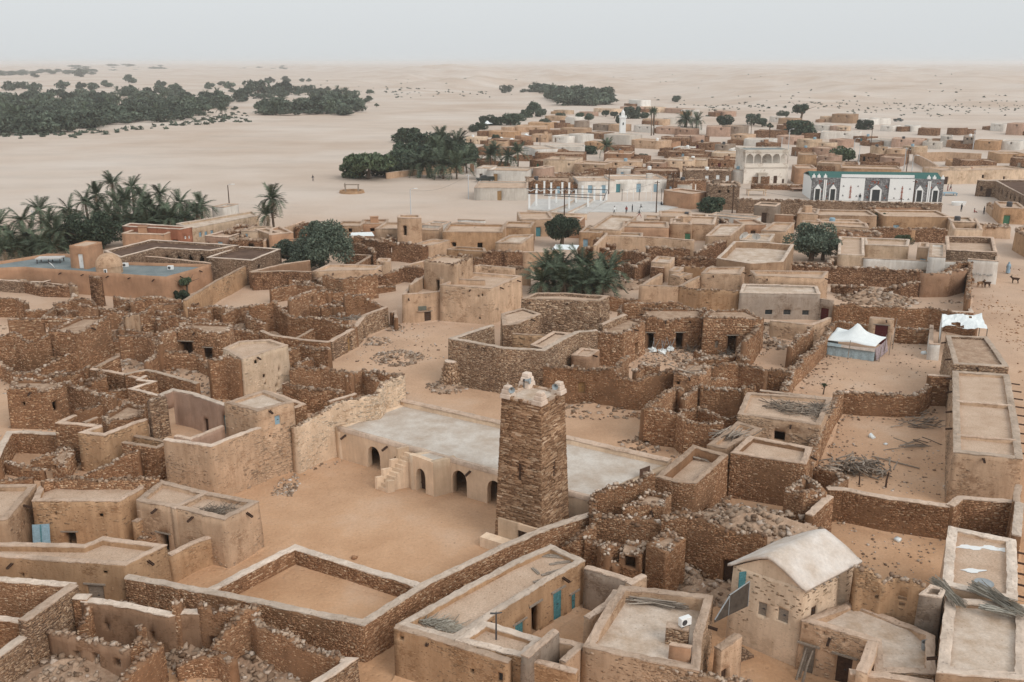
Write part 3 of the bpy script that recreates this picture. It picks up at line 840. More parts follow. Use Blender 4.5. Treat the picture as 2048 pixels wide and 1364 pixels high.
def FH(c, x0, y0, x1, y1, h, d, col='tan', style='pc', ops=(), skew=0.0, **kw):
    """a house from the front edge of its roof and its depth"""
    p, q = at(c, x0, y0, h), at(c, x1, y1, h)
    e = (q - p) / np.linalg.norm(q - p); nn = np.array([-e[1], e[0]])
    if nn[1] < 0: nn = -nn
    dv = (nn + e * skew) * d
    P, H = ccw([p, q, q + dv, p + dv], [h] * 4)
    holes, leaves = openings(P, H, True, c, ops, 0.0)
    kw.setdefault('par', .28)
    dist0 = np.linalg.norm((p + q) / 2); wl0 = np.linalg.norm(q - p)
    if not ops and 'label' not in kw and wl0 > 3.5 and h > 2.3 and dist0 < 420:
        i = [k for k in range(4) if {id(P[k]), id(P[(k + 1) % 4])} == {id(p), id(q)}][0]
        sd_ = rng.uniform(.15, .85) * (wl0 - 1.6) + .3
        holes = [(i, sd_, sd_ + .9, 0.0, 1.75)]
        mt_ = [None, 'woodd', 'wood', 'blue', 'teal', 'green', 'maroon', 'woodd'][int(rng.integers(0, 8))]
        leaves = [(i, sd_ + .45, .9, 1.75, 0.0, mt_)] if mt_ else []
        for f_ in (.12, .5, .86):
            sw = f_ * wl0
            if abs(sw - sd_ - .45) > 1.3 and sw > .5 and sw < wl0 - .5 and rng.random() < .5: holes.append((i, sw - .25, sw + .25, 1.1, 1.65))
    root = B_world(P, H, style, col=col, holes=holes, leaves=leaves, **kw)
    dist = np.linalg.norm((p + q) / 2)
    if rng.random() < .28 and dist < 420:
        c_ = (p + q) / 2 + dv * rng.uniform(.3, .7) + e * rng.uniform(-.3, .3) * wl0; zr_ = h - kw['par']; mb = MB()
        if rng.random() < .5: mb.lathe([(.5, 0), (.55, .1), (.55, .85), (.45, .98), (.15, 1.02)], n=12); nm_, mt_ = 'water_tank', ['whitep', 'metald', 'blue'][int(rng.integers(0, 3))]
        else: mb.box((0, 0, .55), (1.5, 1.2, 1.1), .2, taper=.94); mb.box((0, 0, 1.12), (1.6, 1.3, .08), .2); nm_, mt_ = 'roof_hut', col
        mb.build(nm_, M[mt_], root, (c_[0] - root.location[0], c_[1] - root.location[1], zr_))
    if dist > 135 and rng.random() < .62:
        wl = np.linalg.norm(q - p); yd = rng.uniform(4, 8); hw = rng.uniform(1.5, 2.5)
        k = rng.integers(0, 4) if 'label' not in kw else 3
        if k == 0: Y = [p + dv * .1, p - e * yd + dv * .15, p - e * yd + dv * .95, p + dv * .9]
        elif k == 1: Y = [q + dv * .1, q + e * yd + dv * .1, q + e * yd + dv * .9, q + dv * .92]
        elif k == 2 and dist > 240: Y = [p + e * wl * .1, p + e * wl * .1 - nn * yd * .7, q - e * wl * .3 - nn * yd * .7, q - e * wl * .3]
        else: Y = [p + dv, p + dv + nn * yd, q + dv + nn * yd * .9, q + dv]
        ys = 'r' if rng.random() < .6 else 'p'
        me, kids = dress('yard_wall', Y, [hw * rng.uniform(.85, 1.1) for _ in Y], -.2, .2, False, ys, rng.choice(['tan', 'ochre', 'orange', 'brown']), [], -.3, False, .1)
        o = link('yard_wall', me, None, root, tuple(-root.location))
        for kn, km, kmat, kk in kids: link(kn, km, kmat, o, kind=kk)
    return root
def heap(c, x, y, r, h, n, size=.24, z=0.0, single=False, name='rubble_heap', label=None, ex=1.0, desc='pale rubble heap', bed='rrub'):
    """fallen stones on a low mound"""
    p = at(c, x, y, z)
    root = empty(name, (p[0], p[1], z))
    N, K = 18, 6
    V = [(0, 0, h)]; F = []
    for k in range(1, K + 1):
        f = k / K
        for a in range(N):
            t = 2 * math.pi * a / N; rr = r * f * (1 + .18 * math.sin(3 * t + x) + .1 * math.sin(5 * t + y))
            V.append((rr * math.cos(t) * ex, rr * math.sin(t), h * (math.cos(f * math.pi) + 1) / 2 * (1 + .2 * math.sin(4 * t + 2 * f)) - (.12 if k == K else 0)))
    for a in range(N): F.append((0, 1 + a, 1 + (a + 1) % N))
    for k in range(K - 1):
        for a in range(N): F.append((1 + k * N + a, 1 + (k + 1) * N + a, 1 + (k + 1) * N + (a + 1) % N, 1 + k * N + (a + 1) % N))
    me = bpy.data.meshes.new('mound'); me.from_pydata(V, [], F); me.update()
    link('mound', me, M[bed], root)
    rr = r * 1.12 * np.sqrt(rng.random(n)); aa = rng.uniform(0, 6.28, n)
    f = np.clip(rr / r, 0, 1)
    C = np.stack([rr * np.cos(aa) * ex, rr * np.sin(aa), h * (np.cos(f * np.pi) + 1) / 2 + rng.uniform(-.02, .08, n)], -1)
    S = size * rng.uniform(.5, 1.5, n)
    if single:
        for k in range(n):
            o = link('stone', ROCKM[k % 7], None, root, C[k])
            o.scale = (S[k],) * 3; o.rotation_euler = (rng.uniform(-.4, .4), rng.uniform(-.4, .4), rng.uniform(0, 6.28))
    else:
        V, F = rocks(C, S); TRI[0] += len(F) * 2
        link('fallen_stones', mesh_np('fallen_stones', V, F), M['heap'], root, kind='stuff')
    if label: tag(root, label, 'rubble')
    else: auto(root, desc, 'rubble', (p[0], p[1], z + h))
    return root
# THE OLD MOSQUE
mz = 2.65
mf = [(675, 856), (817, 893), (906, 918), (995, 943), (1185, 999)]
P, H = conv('X', [(675, 856), (1185, 999), (1340, 921), (806, 801)], mz)
P, H = ccw(P, H)
def arch_wall(P, Q, h, t, arches, col, root, name='front_wall', off=(0, 0, 0)):
    """wall with pointed-round arched doorways: (s, width, spring height, rise)"""
    e = Q - P; L = np.linalg.norm(e); e = e / L; nn = np.array([-e[1], e[0]])
    if nn @ ((P + Q) / 2) > 0: nn = -nn
    xs = [0.0];
    cols_ = []
    arches = sorted(arches)
    cur = 0.0
    def strip(s0, s1, z0a, z0b, z1):
        cols_.append((s0, s1, z0a, z0b, z1))
    for s, w, sp, ri in arches:
        a0, a1 = s - w / 2, s + w / 2
        k = max(1, int((a0 - cur) / .5))
        for j in range(k): strip(cur + (a0 - cur) * j / k, cur + (a0 - cur) * (j + 1) / k, -.3, -.3, h)
        N = 12
        def z(f): return sp + ri * math.sqrt(max(0, 1 - (2 * f - 1) ** 2))
        for j in range(N): strip(a0 + w * j / N, a0 + w * (j + 1) / N, z(j / N), z((j + 1) / N), h)
        cur = a1
    k = max(1, int((L - cur) / .5))
    for j in range(k): strip(cur + (L - cur) * j / k, cur + (L - cur) * (j + 1) / k, -.3, -.3, h)
    mb = MB()
    for s0, s1, za, zb, z1 in cols_:
        A0, A1 = P + e * s0, P + e * s1
        B0, B1 = A0 - nn * t, A1 - nn * t
        w0 = .03 * math.sin(s0 * 1.7) ; w1 = .03 * math.sin(s1 * 1.7)
        V = [(*A0, za), (*A1, zb), (*A1, z1 + w1), (*A0, z1 + w0), (*B0, za), (*B1, zb), (*B1, z1 + w1), (*B0, z1 + w0)]
        mb.add(V, [(0, 1, 2, 3), (5, 4, 7, 6), (3, 2, 6, 7), (0, 4, 5, 1), (4, 0, 3, 7), (1, 5, 6, 2)])
    return mb.build(name, M[col], root, off)
mosque = empty('mosque_hall', (P[0][0], P[0][1], 0), 0, 'cream prayer hall with wide pale flat roof and dark arched doorways', 'mosque')
mo = tuple(-mosque.location)
a0, a1 = at('X', 675, 856, mz), at('X', 1185, 999, mz)
LL = np.linalg.norm(a1 - a0)
def s_on(c, x, y, P0, P1):
    h_ = hit_wall([P0, P1], False, c, x, y); return h_[2]
arch_wall(a0, a1, mz, .5, [(s_on('I', 975, 690, a0, a1), 1.3, 1.15, .75), (s_on('I', 1165, 735, a0, a1), 1.0, 1.1, .6), (s_on('I', 1435, 800, a0, a1), 1.5, 1.3, .75), (s_on('I', 1650, 900, a0, a1), 1.35, 1.2, .75), (s_on('I', 1925, 985, a0, a1), 1.3, 1.2, .75)], 'mosque', mosque, 'front_wall', mo)
back0, back1 = at('X', 806, 801, mz + .35), at('X', 1340, 921, mz + .35)
for nm, q0, q1, hh in (('back_wall', back0, back1, mz + .35), ('side_wall', a0, back0, mz + .02), ('side_wall', a1, back1, mz + .05)):
    V, F, inf = wall_mesh([q0, q1], [hh, hh], -.3, .3, False)
    o = link(nm, mesh_np(nm, V, F), M['mosque'], mosque, mo)
    if nm == 'back_wall': link('coping', coping_mesh(None, None, 0, 0, False, inf, .05, .1), M['coping'], o)
mb = MB(); mb.prism(ccw([a0 + (back0 - a0) * .02, a1 + (back1 - a1) * .02, back1, back0])[0], mz - .3, mz - .04); mb.build('roof', M['rmosque'], mosque, mo)
# low kerb along the roof front
V, F, inf = wall_mesh([a0, a1], [.1, .1], -.02, .3, False, base=-.2, ragged=.03)
V[:, 2] += mz - .03
link('roof_kerb', mesh_np('roof_kerb', V, F), M['coping'], mosque, mo)
# porch
pq = [at('I', 1250, 664, mz + .1), at('I', 1440, 728, mz + .1), at('I', 1592, 692, mz + .1), at('I', 1420, 632, mz + .1)]
e1 = pq[1] - pq[0];
arch_wall(pq[0], pq[1], mz + .1, .4, [(np.linalg.norm(e1) * .48, .95, 1.3, .6)], 'mosque', mosque, 'porch_front', mo)
for u, v in ((pq[1], pq[2]), (pq[3], pq[0])):
    d_ = (v - u) / np.linalg.norm(v - u)
    V, F, inf = wall_mesh([u + d_ * .02, v + d_ * .3], [mz + .1] * 2, -.02, .38, False, bulge=.02) if u is pq[1] else wall_mesh([u, v - d_ * .02], [mz + .1] * 2, -.02, .38, False, bulge=.02)
    link('porch_side', mesh_np('porch_side', V, F), M['mosque'], mosque, mo)
mb = MB(); mb.prism(ccw([pq[0] * .93 + pq[2] * .07, pq[1] * .93 + pq[3] * .07, pq[2] * .93 + pq[0] * .07, pq[3]])[0], mz - .15, mz + .06); mb.build('porch_roof', M['rmosque'], mosque, mo)
pe = (pq[1] - pq[0]) / np.linalg.norm(pq[1] - pq[0]); pn = np.array([-pe[1], pe[0]]); pn = pn if pn[1] > 0 else -pn
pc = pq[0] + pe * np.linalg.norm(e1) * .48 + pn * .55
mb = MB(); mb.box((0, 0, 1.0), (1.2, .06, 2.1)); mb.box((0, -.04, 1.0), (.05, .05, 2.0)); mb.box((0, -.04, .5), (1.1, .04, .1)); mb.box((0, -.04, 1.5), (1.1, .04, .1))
o = mb.build('porch_door_or_shade', M['woodd'], mosque, (pc[0] + mo[0], pc[1] + mo[1], 0)); o.rotation_euler = (0, 0, math.atan2(pe[1], pe[0]))  # dark slab, not a real door: added so the porch arch reads shaded
# roof stair beside the porch
wd = (pq[0] - pq[3]); wd = wd / np.linalg.norm(wd)          # out from the hall
wn = (a0 - a1); wn = wn / np.linalg.norm(wn)                 # along the wall, to the left
s0 = pq[0] + wn * .12
st = empty('roof_stair', (s0[0], s0[1], 0), 0, 'cream outside stair with stepped side walls climbing to the mosque roof', 'stairs')
so = tuple(-st.location)
NS = 10; run = 2.35
for k in range(NS):
    z1 = mz * (k + 1) / NS; out = run * (1 - k / NS) - .55
    c0 = s0 + wd * (out - run / NS); c1 = s0 + wd * out
    mb = MB(); mb.prism(ccw([c0, c1, c1 + wn * .78, c0 + wn * .78])[0], -.2, z1); mb.build('step', M['mosque'], st, so)
for k, (f0, f1, z1) in enumerate(((-.1, .28, mz + .35), (.28, .52, 2.2), (.52, .8, 1.55), (.8, 1.02, 1.0))):
    c0, c1 = s0 + wd * (run * f0 - .55), s0 + wd * (run * f1 - .55)
    mb = MB(); mb.prism(ccw([c0 + wn * .79, c1 + wn * .79, c1 + wn * 1.02, c0 + wn * 1.02])[0], -.2, z1); mb.build('side_wall', M['mosque'], st, so)
    if k == 3:
        mb = MB(); mb.prism(ccw([c0 - wn * .02, c1 - wn * .02, c1 - wn * .3, c0 - wn * .3])[0], -.2, .95); mb.build('side_wall', M['mosque'], st, so)
def spout(c, x, y, P0, P1, root, ln=.55, mat='woodd', off=(0, 0, 0)):
    h_ = hit_wall([P0, P1], False, c, x, y)
    if not h_: return
    e = (P1 - P0) / np.linalg.norm(P1 - P0); nn = np.array([-e[1], e[0]]); q = P0 + e * h_[2]
    if nn @ q > 0: nn = -nn
    mb = MB(); mb.box((0, -ln / 2 + .1, 0), (.14, ln, .08)); mb.box((-.06, -ln / 2 + .1, .05), (.025, ln, .07)); mb.box((.06, -ln / 2 + .1, .05), (.025, ln, .07))
    o = mb.build('drain_spout', M[mat], root, (q[0] + off[0], q[1] + off[1], h_[3])); o.rotation_euler = (0.25, 0, math.atan2(nn[1], nn[0]) + math.pi / 2)
for x, y in ((755, 515), (1080, 605), (1735, 800)): spout('I', x, y, a0, a1, mosque, .7, off=mo)
# the minaret
base3 = [at('X', 1000, 1099), at('X', 1084, 1115), at('X', 1170, 1068)]
ux = base3[0] - base3[1]; uy = base3[2] - base3[1]
sa = (np.linalg.norm(ux) + np.linalg.norm(uy)) / 2
MH = 10.3
# square it up about the near corner
ax_ = math.atan2(ux[1], ux[0]); ay_ = math.atan2(uy[1], uy[0])
am = (ax_ + ay_) / 2
ux = np.array([math.cos(am + math.pi / 4), math.sin(am + math.pi / 4)]); uy = np.array([math.cos(am - math.pi / 4), math.sin(am - math.pi / 4)])
if ux @ (base3[0] - base3[1]) < uy @ (base3[0] - base3[1]): ux, uy = uy, ux
cen = base3[1] + (ux + uy) * sa / 2
print('minaret side', sa)
mrot = math.atan2(uy[1], uy[0])
minaret = empty('minaret', (cen[0], cen[1], 0), mrot, 'tall tapering square minaret of thin brown stone slabs in the courtyard', 'minaret')
TOPF = .80
hb = sa / 2
mb = MB(); mb.box((0, 0, MH / 2 - .15), (sa - .12, sa - .12, MH + .3), taper=TOPF); mb.build('core', M['rubble'], minaret)
stone_items = []
z = 0.0
r2 = random.Random(3)
inv = np.array([[math.cos(mrot), math.sin(mrot)], [-math.sin(mrot), math.cos(mrot)]])
while z < MH - .02:
    rh = min(r2.uniform(.06, .115), MH - z)
    half = hb * (1 - (1 - TOPF) * (z + rh / 2) / MH)
    for face in range(4):
        u = -half - r2.uniform(0, .3)
        while u < half:
            w = r2.uniform(.18, .55)
            a_, b_ = max(u, -half), min(u + w, half + (.02 if face % 2 else .0))
            u += w
            if b_ - a_ > .06: stone_items.append((face, a_ + .008, b_ - .008, z + .008, rh - .014 , half, r2.uniform(.0, .05)))
    z += rh
# faces: 0 -y, 1 +x, 2 +y, 3 -x in local axes; two look at the viewer
def face_xf(face, u, d):
    if face == 0: return (u, -d)
    if face == 1: return (d, u)
    if face == 2: return (-u, d)
    return (-d, -u)
camd = inv @ (-cen)
vis = [f for f in range(4) if np.dot(face_xf(f, 0, 1), camd) > 0]
door_face = max(vis, key=lambda f: -(np.array([[math.cos(mrot), -math.sin(mrot)], [math.sin(mrot), math.cos(mrot)]]) @ np.array(face_xf(f, 0, 1)))[0])
def stone_geo(it):
    face, a_, b_, z0, hh, half, pr = it
    V = []
    for d in (half - .08, half + pr):
        for (u_, z_) in ((a_, z0), (b_, z0), (b_, z0 + hh), (a_, z0 + hh)):
            j = (r2.uniform(-.012, .012), r2.uniform(-.008, .008)) if d > half - .05 else (0, 0)
            x_, y_ = face_xf(face, u_ + j[0], d + (r2.uniform(-.008, .008) if d > half - .05 else 0)); V.append((x_, y_, z_ + j[1]))
    return V
def clear(it):
    """keep the doorway and the slit windows open"""
    face, a_, b_, z0, hh, half, pr = it
    if face == door_face:
        if z0 < 2.05 and a_ < 1.35 and b_ > -1.35 and False: return False
    return True
def slit(it):
    face, a_, b_, z0, hh, half, pr = it
    return face in vis and a_ < .07 and b_ > -.07 and (4.9 < z0 < 6.1)
stone_items = [it for it in stone_items if not slit(it)]
shown = sorted([it for it in stone_items if it[0] in vis], key=lambda it: -(it[2] - it[1]) * it[4])
single = set(map(id, shown[:300]))
SM = {}
rest = MB();
Vr, Fr, nv = [], [], 0
for it in stone_items:
    V = stone_geo(it)
    if id(it) in single:
        c_ = np.mean(V, axis=0)
        me = bpy.data.meshes.new('stone'); me.from_pydata((np.array(V) - c_).tolist(), [], [(4, 5, 6, 7), (0, 1, 5, 4), (1, 2, 6, 5), (2, 3, 7, 6), (3, 0, 4, 7)]); me.update()
        link('stone', me, None, minaret, c_.tolist())
        me.materials.append(None)
    else:
        Vr.append(V); Fr += [(nv + 4, nv + 5, nv + 6, nv + 7), (nv, nv + 1, nv + 5, nv + 4), (nv + 1, nv + 2, nv + 6, nv + 5), (nv + 2, nv + 3, nv + 7, nv + 6), (nv + 3, nv, nv + 4, nv + 7)]; nv += 8
link('stonework', mesh_np('stonework', np.concatenate(Vr), np.array(Fr)), M['minaret'], minaret, kind='stuff')
# single stones take their shade from the object, not the island
m, n, l, b = mat_new('stone_minaret_single')
oi = n.new('ShaderNodeObjectInfo')
c = _ramp(n, l, oi.outputs['Random'], MINST)
pp = _pos(n)
c = _mix(n, l, 1.0, c, _ramp(n, l, _noise(n, l, pp, .4, 4), [(.35, .74), (.7, 1.16)]), 'MULTIPLY')
c = _mix(n, l, 1.0, c, _ramp(n, l, _noise(n, l, pp, 14, 4), [(.3, .8), (.7, 1.12)]), 'MULTIPLY')
l.new(c, b.inputs['Base Color']); _bump(n, l, b, _noise(n, l, pp, 18, 4), .35, .03)
for o in minaret.children:
    if o.name.startswith('stone') and not o.name.startswith('stonework'): o.data.materials[0] = m
# slit windows: dark niche with a little triangle of slabs
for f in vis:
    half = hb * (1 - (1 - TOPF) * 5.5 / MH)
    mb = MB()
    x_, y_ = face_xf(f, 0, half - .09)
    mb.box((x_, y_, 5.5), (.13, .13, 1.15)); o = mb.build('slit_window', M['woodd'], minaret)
    x_, y_ = face_xf(f, 0, half + .02)
    mb = MB(); mb.box((x_, y_, 4.85), (.34, .34, .07)); mb.build('sill', M['minaret'], o)
# doorway porch on the left-hand face: plaster panel and door
def lp(u, d): return face_xf(door_face, u, d)
pw, ph = 1.75, 2.0
umid = .32 * (1 if door_face in (0, 1) else -1) if False else 0
sgn = 1 if (np.array([[math.cos(mrot), -math.sin(mrot)], [math.sin(mrot), math.cos(mrot)]]) @ (np.array(face_xf(door_face, 1, 0)) - np.array(face_xf(door_face, 0, 0))))[0] > 0 else -1
u0_, u1_ = sgn * (-hb + .35), sgn * (hb + .0)
def slab(u0, u1, d0, d1, z0, z1):
    pts = [face_xf(door_face, u0, d0), face_xf(door_face, u1, d0), face_xf(door_face, u1, d1), face_xf(door_face, u0, d1)]
    return ccw([np.array(q) for q in pts])[0]
dx0, dx1 = u0_ + (u1_ - u0_) * .46, u0_ + (u1_ - u0_) * .68
for u, v, z0, z1 in ((u0_, dx0, -.2, ph), (dx1, u1_, -.2, ph), (dx0, dx1, 1.55, ph)):
    mb = MB(); mb.prism(slab(u, v, hb - .3, hb + .13, z0, z1), z0, z1); mb.build('door_surround', M['mosque'], minaret)
mb = MB(); mb.prism(slab(dx0, dx1, hb - .3, hb + .02, 0, 1.5), .05, 1.5); o = mb.build('door', M['woodd'], minaret)
mb = MB(); mb.prism(slab(u0_ - sgn * .9, u1_ - sgn * 1.0, hb + .15, hb + .95, 0, .7), -.2, .72); mb.build('plinth', M['mosque'], minaret)
# the crown: low parapet, four stepped pinnacles
ht = hb * TOPF
for k in range(4):
    x0, y0 = face_xf(k, -ht * .62, ht - .16); x1, y1 = face_xf(k, ht * .62, ht - .16)
    mb = MB(); mb.box(((x0 + x1) / 2, (y0 + y1) / 2, MH + .05), (abs(x1 - x0) + .3, abs(y1 - y0) + .3, .16)); mb.build('parapet', M['coping'], minaret)
mb = MB(); mb.box((0, 0, MH - .02), (ht * 1.9, ht * 1.9, .1)); mb.build('roof', M['rpale'], minaret)
rr_ = random.Random(8)
far_corner = max(range(4), key=lambda k: (np.array([[math.cos(mrot), -math.sin(mrot)], [math.sin(mrot), math.cos(mrot)]]) @ np.array(((-1, -1), (1, -1), (1, 1), (-1, 1))[k]))[1])
for k, (sx_, sy_) in enumerate(((-1, -1), (1, -1), (1, 1), (-1, 1))):
    mb = MB(); zz = MH
    cx, cy = sx_ * (ht - .27), sy_ * (ht - .27)
    hs_ = [(.82, .32), (.64, .28), (.48, .22)] if k != far_corner else [(.88, .42), (.72, .32), (.54, .28)]
    for w, hh in hs_:
        mb.box((cx + rr_.uniform(-.02, .02), cy + rr_.uniform(-.02, .02), zz + hh / 2), (w, w, hh), rr_.uniform(-.06, .06), taper=.9); zz += hh
    o = mb.build('pinnacle', M['pinn'], minaret)
    bv = o.modifiers.new('round', 'BEVEL'); bv.width = .05; bv.segments = 2
    if k != (far_corner + 1) % 4: continue
    mb = MB(); mb.tube([(cx, cy, zz - .05), (cx, cy, zz + .16)], .02, 5); mb.lathe([(.001, 0), (.05, .02), (.06, .05), (.04, .09), (.001, .11)], (cx, cy, zz + .08), 8); mb.build('finial', M['pinn'], o)
C_ = []
for k in range(4):
    for _ in range(26):
        x_, y_ = face_xf(k, rng.uniform(-ht, ht), ht - rng.uniform(.0, .22)); C_.append((x_, y_, MH + rng.uniform(-.02, .12)))
V, F = rocks(np.array(C_), rng.uniform(.1, .24, len(C_))); link('loose_stones', mesh_np('loose_stones', V, F), M['minaret'], minaret, kind='stuff')
# horn loudspeakers between the pinnacles
Rm = np.array([[math.cos(mrot), -math.sin(mrot)], [math.sin(mrot), math.cos(mrot)]])
corn = [Rm @ np.array([sx_ * ht, sy_ * ht]) + cen for sx_, sy_ in ((-1, -1), (1, -1), (1, 1), (-1, 1))]
order = sorted(range(4), key=lambda k: corn[k][0])
lc, rc_ = corn[order[0]], corn[order[-1]]
bc = max(corn, key=lambda q: q[1])
for q, dirn, lab in ((lc, (.25, -1), 'blue-grey horn loudspeaker at the left corner of the minaret top'), (rc_, (-.25, -1), 'blue-grey horn loudspeaker at the right corner of the minaret top'), (bc, (1, -.3), 'blue-grey horn loudspeaker behind the tallest pinnacle of the minaret')):
    inw = (cen - q) / np.linalg.norm(cen - q)
    pp_ = q + inw * .62 + np.array([0, -.28])
    hr = empty('horn_loudspeaker', (pp_[0], pp_[1], MH + .62), math.atan2(dirn[1], dirn[0]) + math.pi / 2, lab, 'loudspeaker')
    mb = MB(); n_ = 16
    prof = [(.04, .25), (.06, .1), (.12, -.05), (.21, -.14), (.215, -.16), (.19, -.145), (.1, -.04), (.05, .05)]
    V = [(r_ * math.cos(2 * math.pi * k / n_), d_, r_ * math.sin(2 * math.pi * k / n_)) for r_, d_ in prof for k in range(n_)]
    mb.add(V, [(i_ * n_ + k, i_ * n_ + (k + 1) % n_, (i_ + 1) * n_ + (k + 1) % n_, (i_ + 1) * n_ + k) for i_ in range(len(prof) - 1) for k in range(n_)])
    mb.build('horn', M['horn'], hr)
    mb = MB(); mb.lathe([(.001, 0), (.07, .0), (.07, .16), (.001, .17)], (0, .28, -.09), 10); mb.box((0, .28, -.3), (.05, .05, .5)); mb.build('driver', M['metald'], hr)
# COURTYARD AND ENCLOSURE
W('X', [(254, 1154), (418, 1184), (520, 1204), (727, 1246), (845, 1171), (1020, 1087), (1100, 1054), (1186, 1026)], 2.35, 'rc', .46, cop='copingw', label='long capped stone wall bounding the mosque court and the sand enclosure', name='court_wall')
W('X', [(408, 1187), (520, 1129), (590, 1095), (700, 1130), (850, 1176)], 1.05, 'rc', .5, cop='copingw', label='low capped stone wall closing the back of the sand enclosure', name='enclosure_wall')
# FRONT LEFT (crop L, M)
B('L', [(-120, 395), (970, 472), (1285, 312), (795, 246), (650, 305), (-120, 292)], 2.9, 'mc', [('d', 740, 665, 1.0, 1.55, 'wood'), ('w', 175, 540, .28, .3, None), ('w', 815, 520, .25, .25, None)], col='ochre', label='long ochre house with plank door, beside the end of the capped court wall')
B('H', [(250, 1035), (940, 1036), (1130, 932), (1150, 880), (400, 868), (300, 922)], 3.3, 'mc', [('d', 560, 1330, .8, 1.1, None), ('w', 435, 1130, .25, .3, None), ('w', 800, 1145, .25, .3, None)], col='ochre', label='ochre house behind the leaning blue door panel', par=.28)
B('H', [(-160, 905), (285, 902), (55, 1178), (-160, 1185)], 3.3, 'mc', [], col='tan', label='tan house with pale earth roof at the left picture edge beside the blue door court', par=.3)
B('H', [(1070, 1026), (1370, 1088), (1770, 1182), (2040, 1036), (1640, 962), (1270, 866)], 3.4, 'mc', [('d', 1290, 1290, .9, 1.4, None)], col='tan', label='tan house with dry brushwood on one roof bay, left of the mosque court', par=.28)
W('H', [(1360, 1092), (1635, 962)], 3.42, 'mc', .34, col='tan', label='thin parapet dividing the roof with the dry brushwood', name='roof_parapet', cat='parapet')
W('L', [(1300, 388), (1480, 292), (1735, 205)], 1.9, 'mc', .4, col='ochre')
W('L', [(1035, 132), (1150, 62)], 2.1, 'mc', .36, col='ochre')
W('L', [(1075, 196), (1190, 222), (1060, 272)], 1.2, 'r', .36)
W('L', [(-60, 574), (250, 592), (575, 622)], 2.9, 'rc', .45, cop='copingw')
W('L', [(572, 616), (400, 735), (172, 893)], 3.0, 'lc', .55)
W('L', [(205, 1000), (-60, 1185)], 2.0, 'lc', .5, cop='copingw')
W('L', [(-60, 868), (165, 893)], 2.3, 'rc', .4, cop='copingw')
W('L', [(575, 705), (690, 712)], 2.6, 'rc', .5, cop='copingw')
W('L', [(640, 728), (960, 772), (1310, 842), (1420, 822), (1560, 822)], 2.5, 'pc', .42, col='brown', ops=[('w', 850, 920, .32, .5, None), ('w', 1190, 985, .35, .55, None)], label='brown plastered ruin wall with two small windows and white coping', cop='copingw')
W('L', [(1540, 795), (1700, 815), (1840, 835)], 2.7, 'r', .42, col='brown', ops=[('d', 1670, 1010, .6, 1.2, None)])
W('L', [(1340, 772), (1395, 775)], 2.95, 'r', .5, label='broken stone pier standing in the front left ruin', name='stone_pier', cat='pier')
W('L', [(690, 740, 2.5), (660, 830, 2.1), (590, 960, 1.2)], 2.3, 'r', .4)
W('L', [(1990, 772, 3.1), (1850, 832, 2.9), (1745, 955, 2.4), (1600, 1130, 1.3), (1360, 1215, .8)], 3, 'r', .5, label='high ragged rubble wall slumping toward the front left ruin')
W('M', [(0, 772, 3.1), (85, 915, 2.6), (265, 965, 2.6), (400, 1078, 2.2), (600, 1150, 2.1), (705, 1188, 2.1)], 2.5, 'r', .48)
W('M', [(700, 1192), (768, 1197), (640, 1290), (480, 1390)], 2.1, 'lc', .42, cop='copingw')
W('L', [(380, 960), (560, 1020), (700, 1040), (870, 1090), (995, 1127)], 1.75, 'p', .36, col='brown', ops=[('d', 535, 1110, .45, 1.1, None), ('d', 755, 1120, .55, 1.2, None), ('w', 925, 1200, .5, .55, None)], label='low brown ruin wall with three openings in the front left corner')
W('L', [(995, 1127, 1.6), (1085, 1030, 2.1), (1200, 1065, 2.0)], 1.9, 'r', .4)
W('L', [(1225, 1062, 2.3), (1130, 1190, 2.2), (930, 1370, 2.2)], 2.2, 'r', .5)
W('L', [(1800, 1210, 1.6), (1700, 1150, 1.4), (1500, 1190, 1.0), (1360, 1250, .8)], 1.2, 'r', .45)
heap('L', 600, 1270, 3.2, .7, 260, .26, single=True, label='scatter of fallen stones in the ruined room, front left corner', ex=1.2)
heap('L', 1480, 1130, 2.0, .6, 150, .24, single=True, label='stone rubble in front of the broken pier of the front left ruin')
heap('M', 60, 1230, 2.2, .7, 180, .24, single=True, label='stone rubble inside the ruin below the enclosure corner, at the bottom edge')
heap('M', 380, 1320, 1.8, .4, 90, .2)
# LEFT MIDDLE (crop H, I)
B('H', [(50, 156), (390, 162), (515, 106), (400, 80), (112, 80)], 3.7, 'r', [('w', 186, 265, .35, .4, None), ('w', 395, 300, .5, .9, None)], par=.15, roof='rrub', label='tall rubble house block with small window at the left edge')
W('H', [(510, 112), (700, 160), (905, 218)], 2.8, 'r')
W('H', [(590, 292), (700, 302), (945, 226)], 1.9, 'r')
W('H', [(-30, 700), (20, 585), (75, 492), (200, 490), (462, 506)], 1.8, 'rc', .5, label='curved capped wall round a sandy yard at the left edge', cop='copingw')
W('H', [(250, 722, .6), (420, 652, 1.3), (565, 600, 1.6)], 1.3, 'r', .5)
B('H', [(400, 720), (520, 760), (590, 625), (470, 600)], 1.5, 'r', [('w', 425, 765, .45, .4, None)], par=.1, roof='rrub', label='low rubble cell with a small dark opening in the sandy yard', name='rubble_cell')
W('H', [(40, 722), (200, 762), (340, 782)], 1.0, 'r', .45)
W('H', [(-20, 882), (150, 858), (255, 850)], .9, 'r', .5)
W('H', [(592, 360), (466, 416), (790, 442)], 3.3, 'rc', .42)
W('H', [(792, 440), (652, 492), (820, 512), (1050, 422), (1150, 390)], 3.3, 'mc', .42, col='ochre')
W('H', [(660, 416), (765, 376)], 3.0, 'rc', .3)
B('H', [(800, 385), (850, 440), (1130, 370), (1145, 300), (1000, 262)], 2.7, 'r', [], par=.1, roof='rrub', label='collapsed roof of pale debris between two capped walls, left of the pink courtyard house')
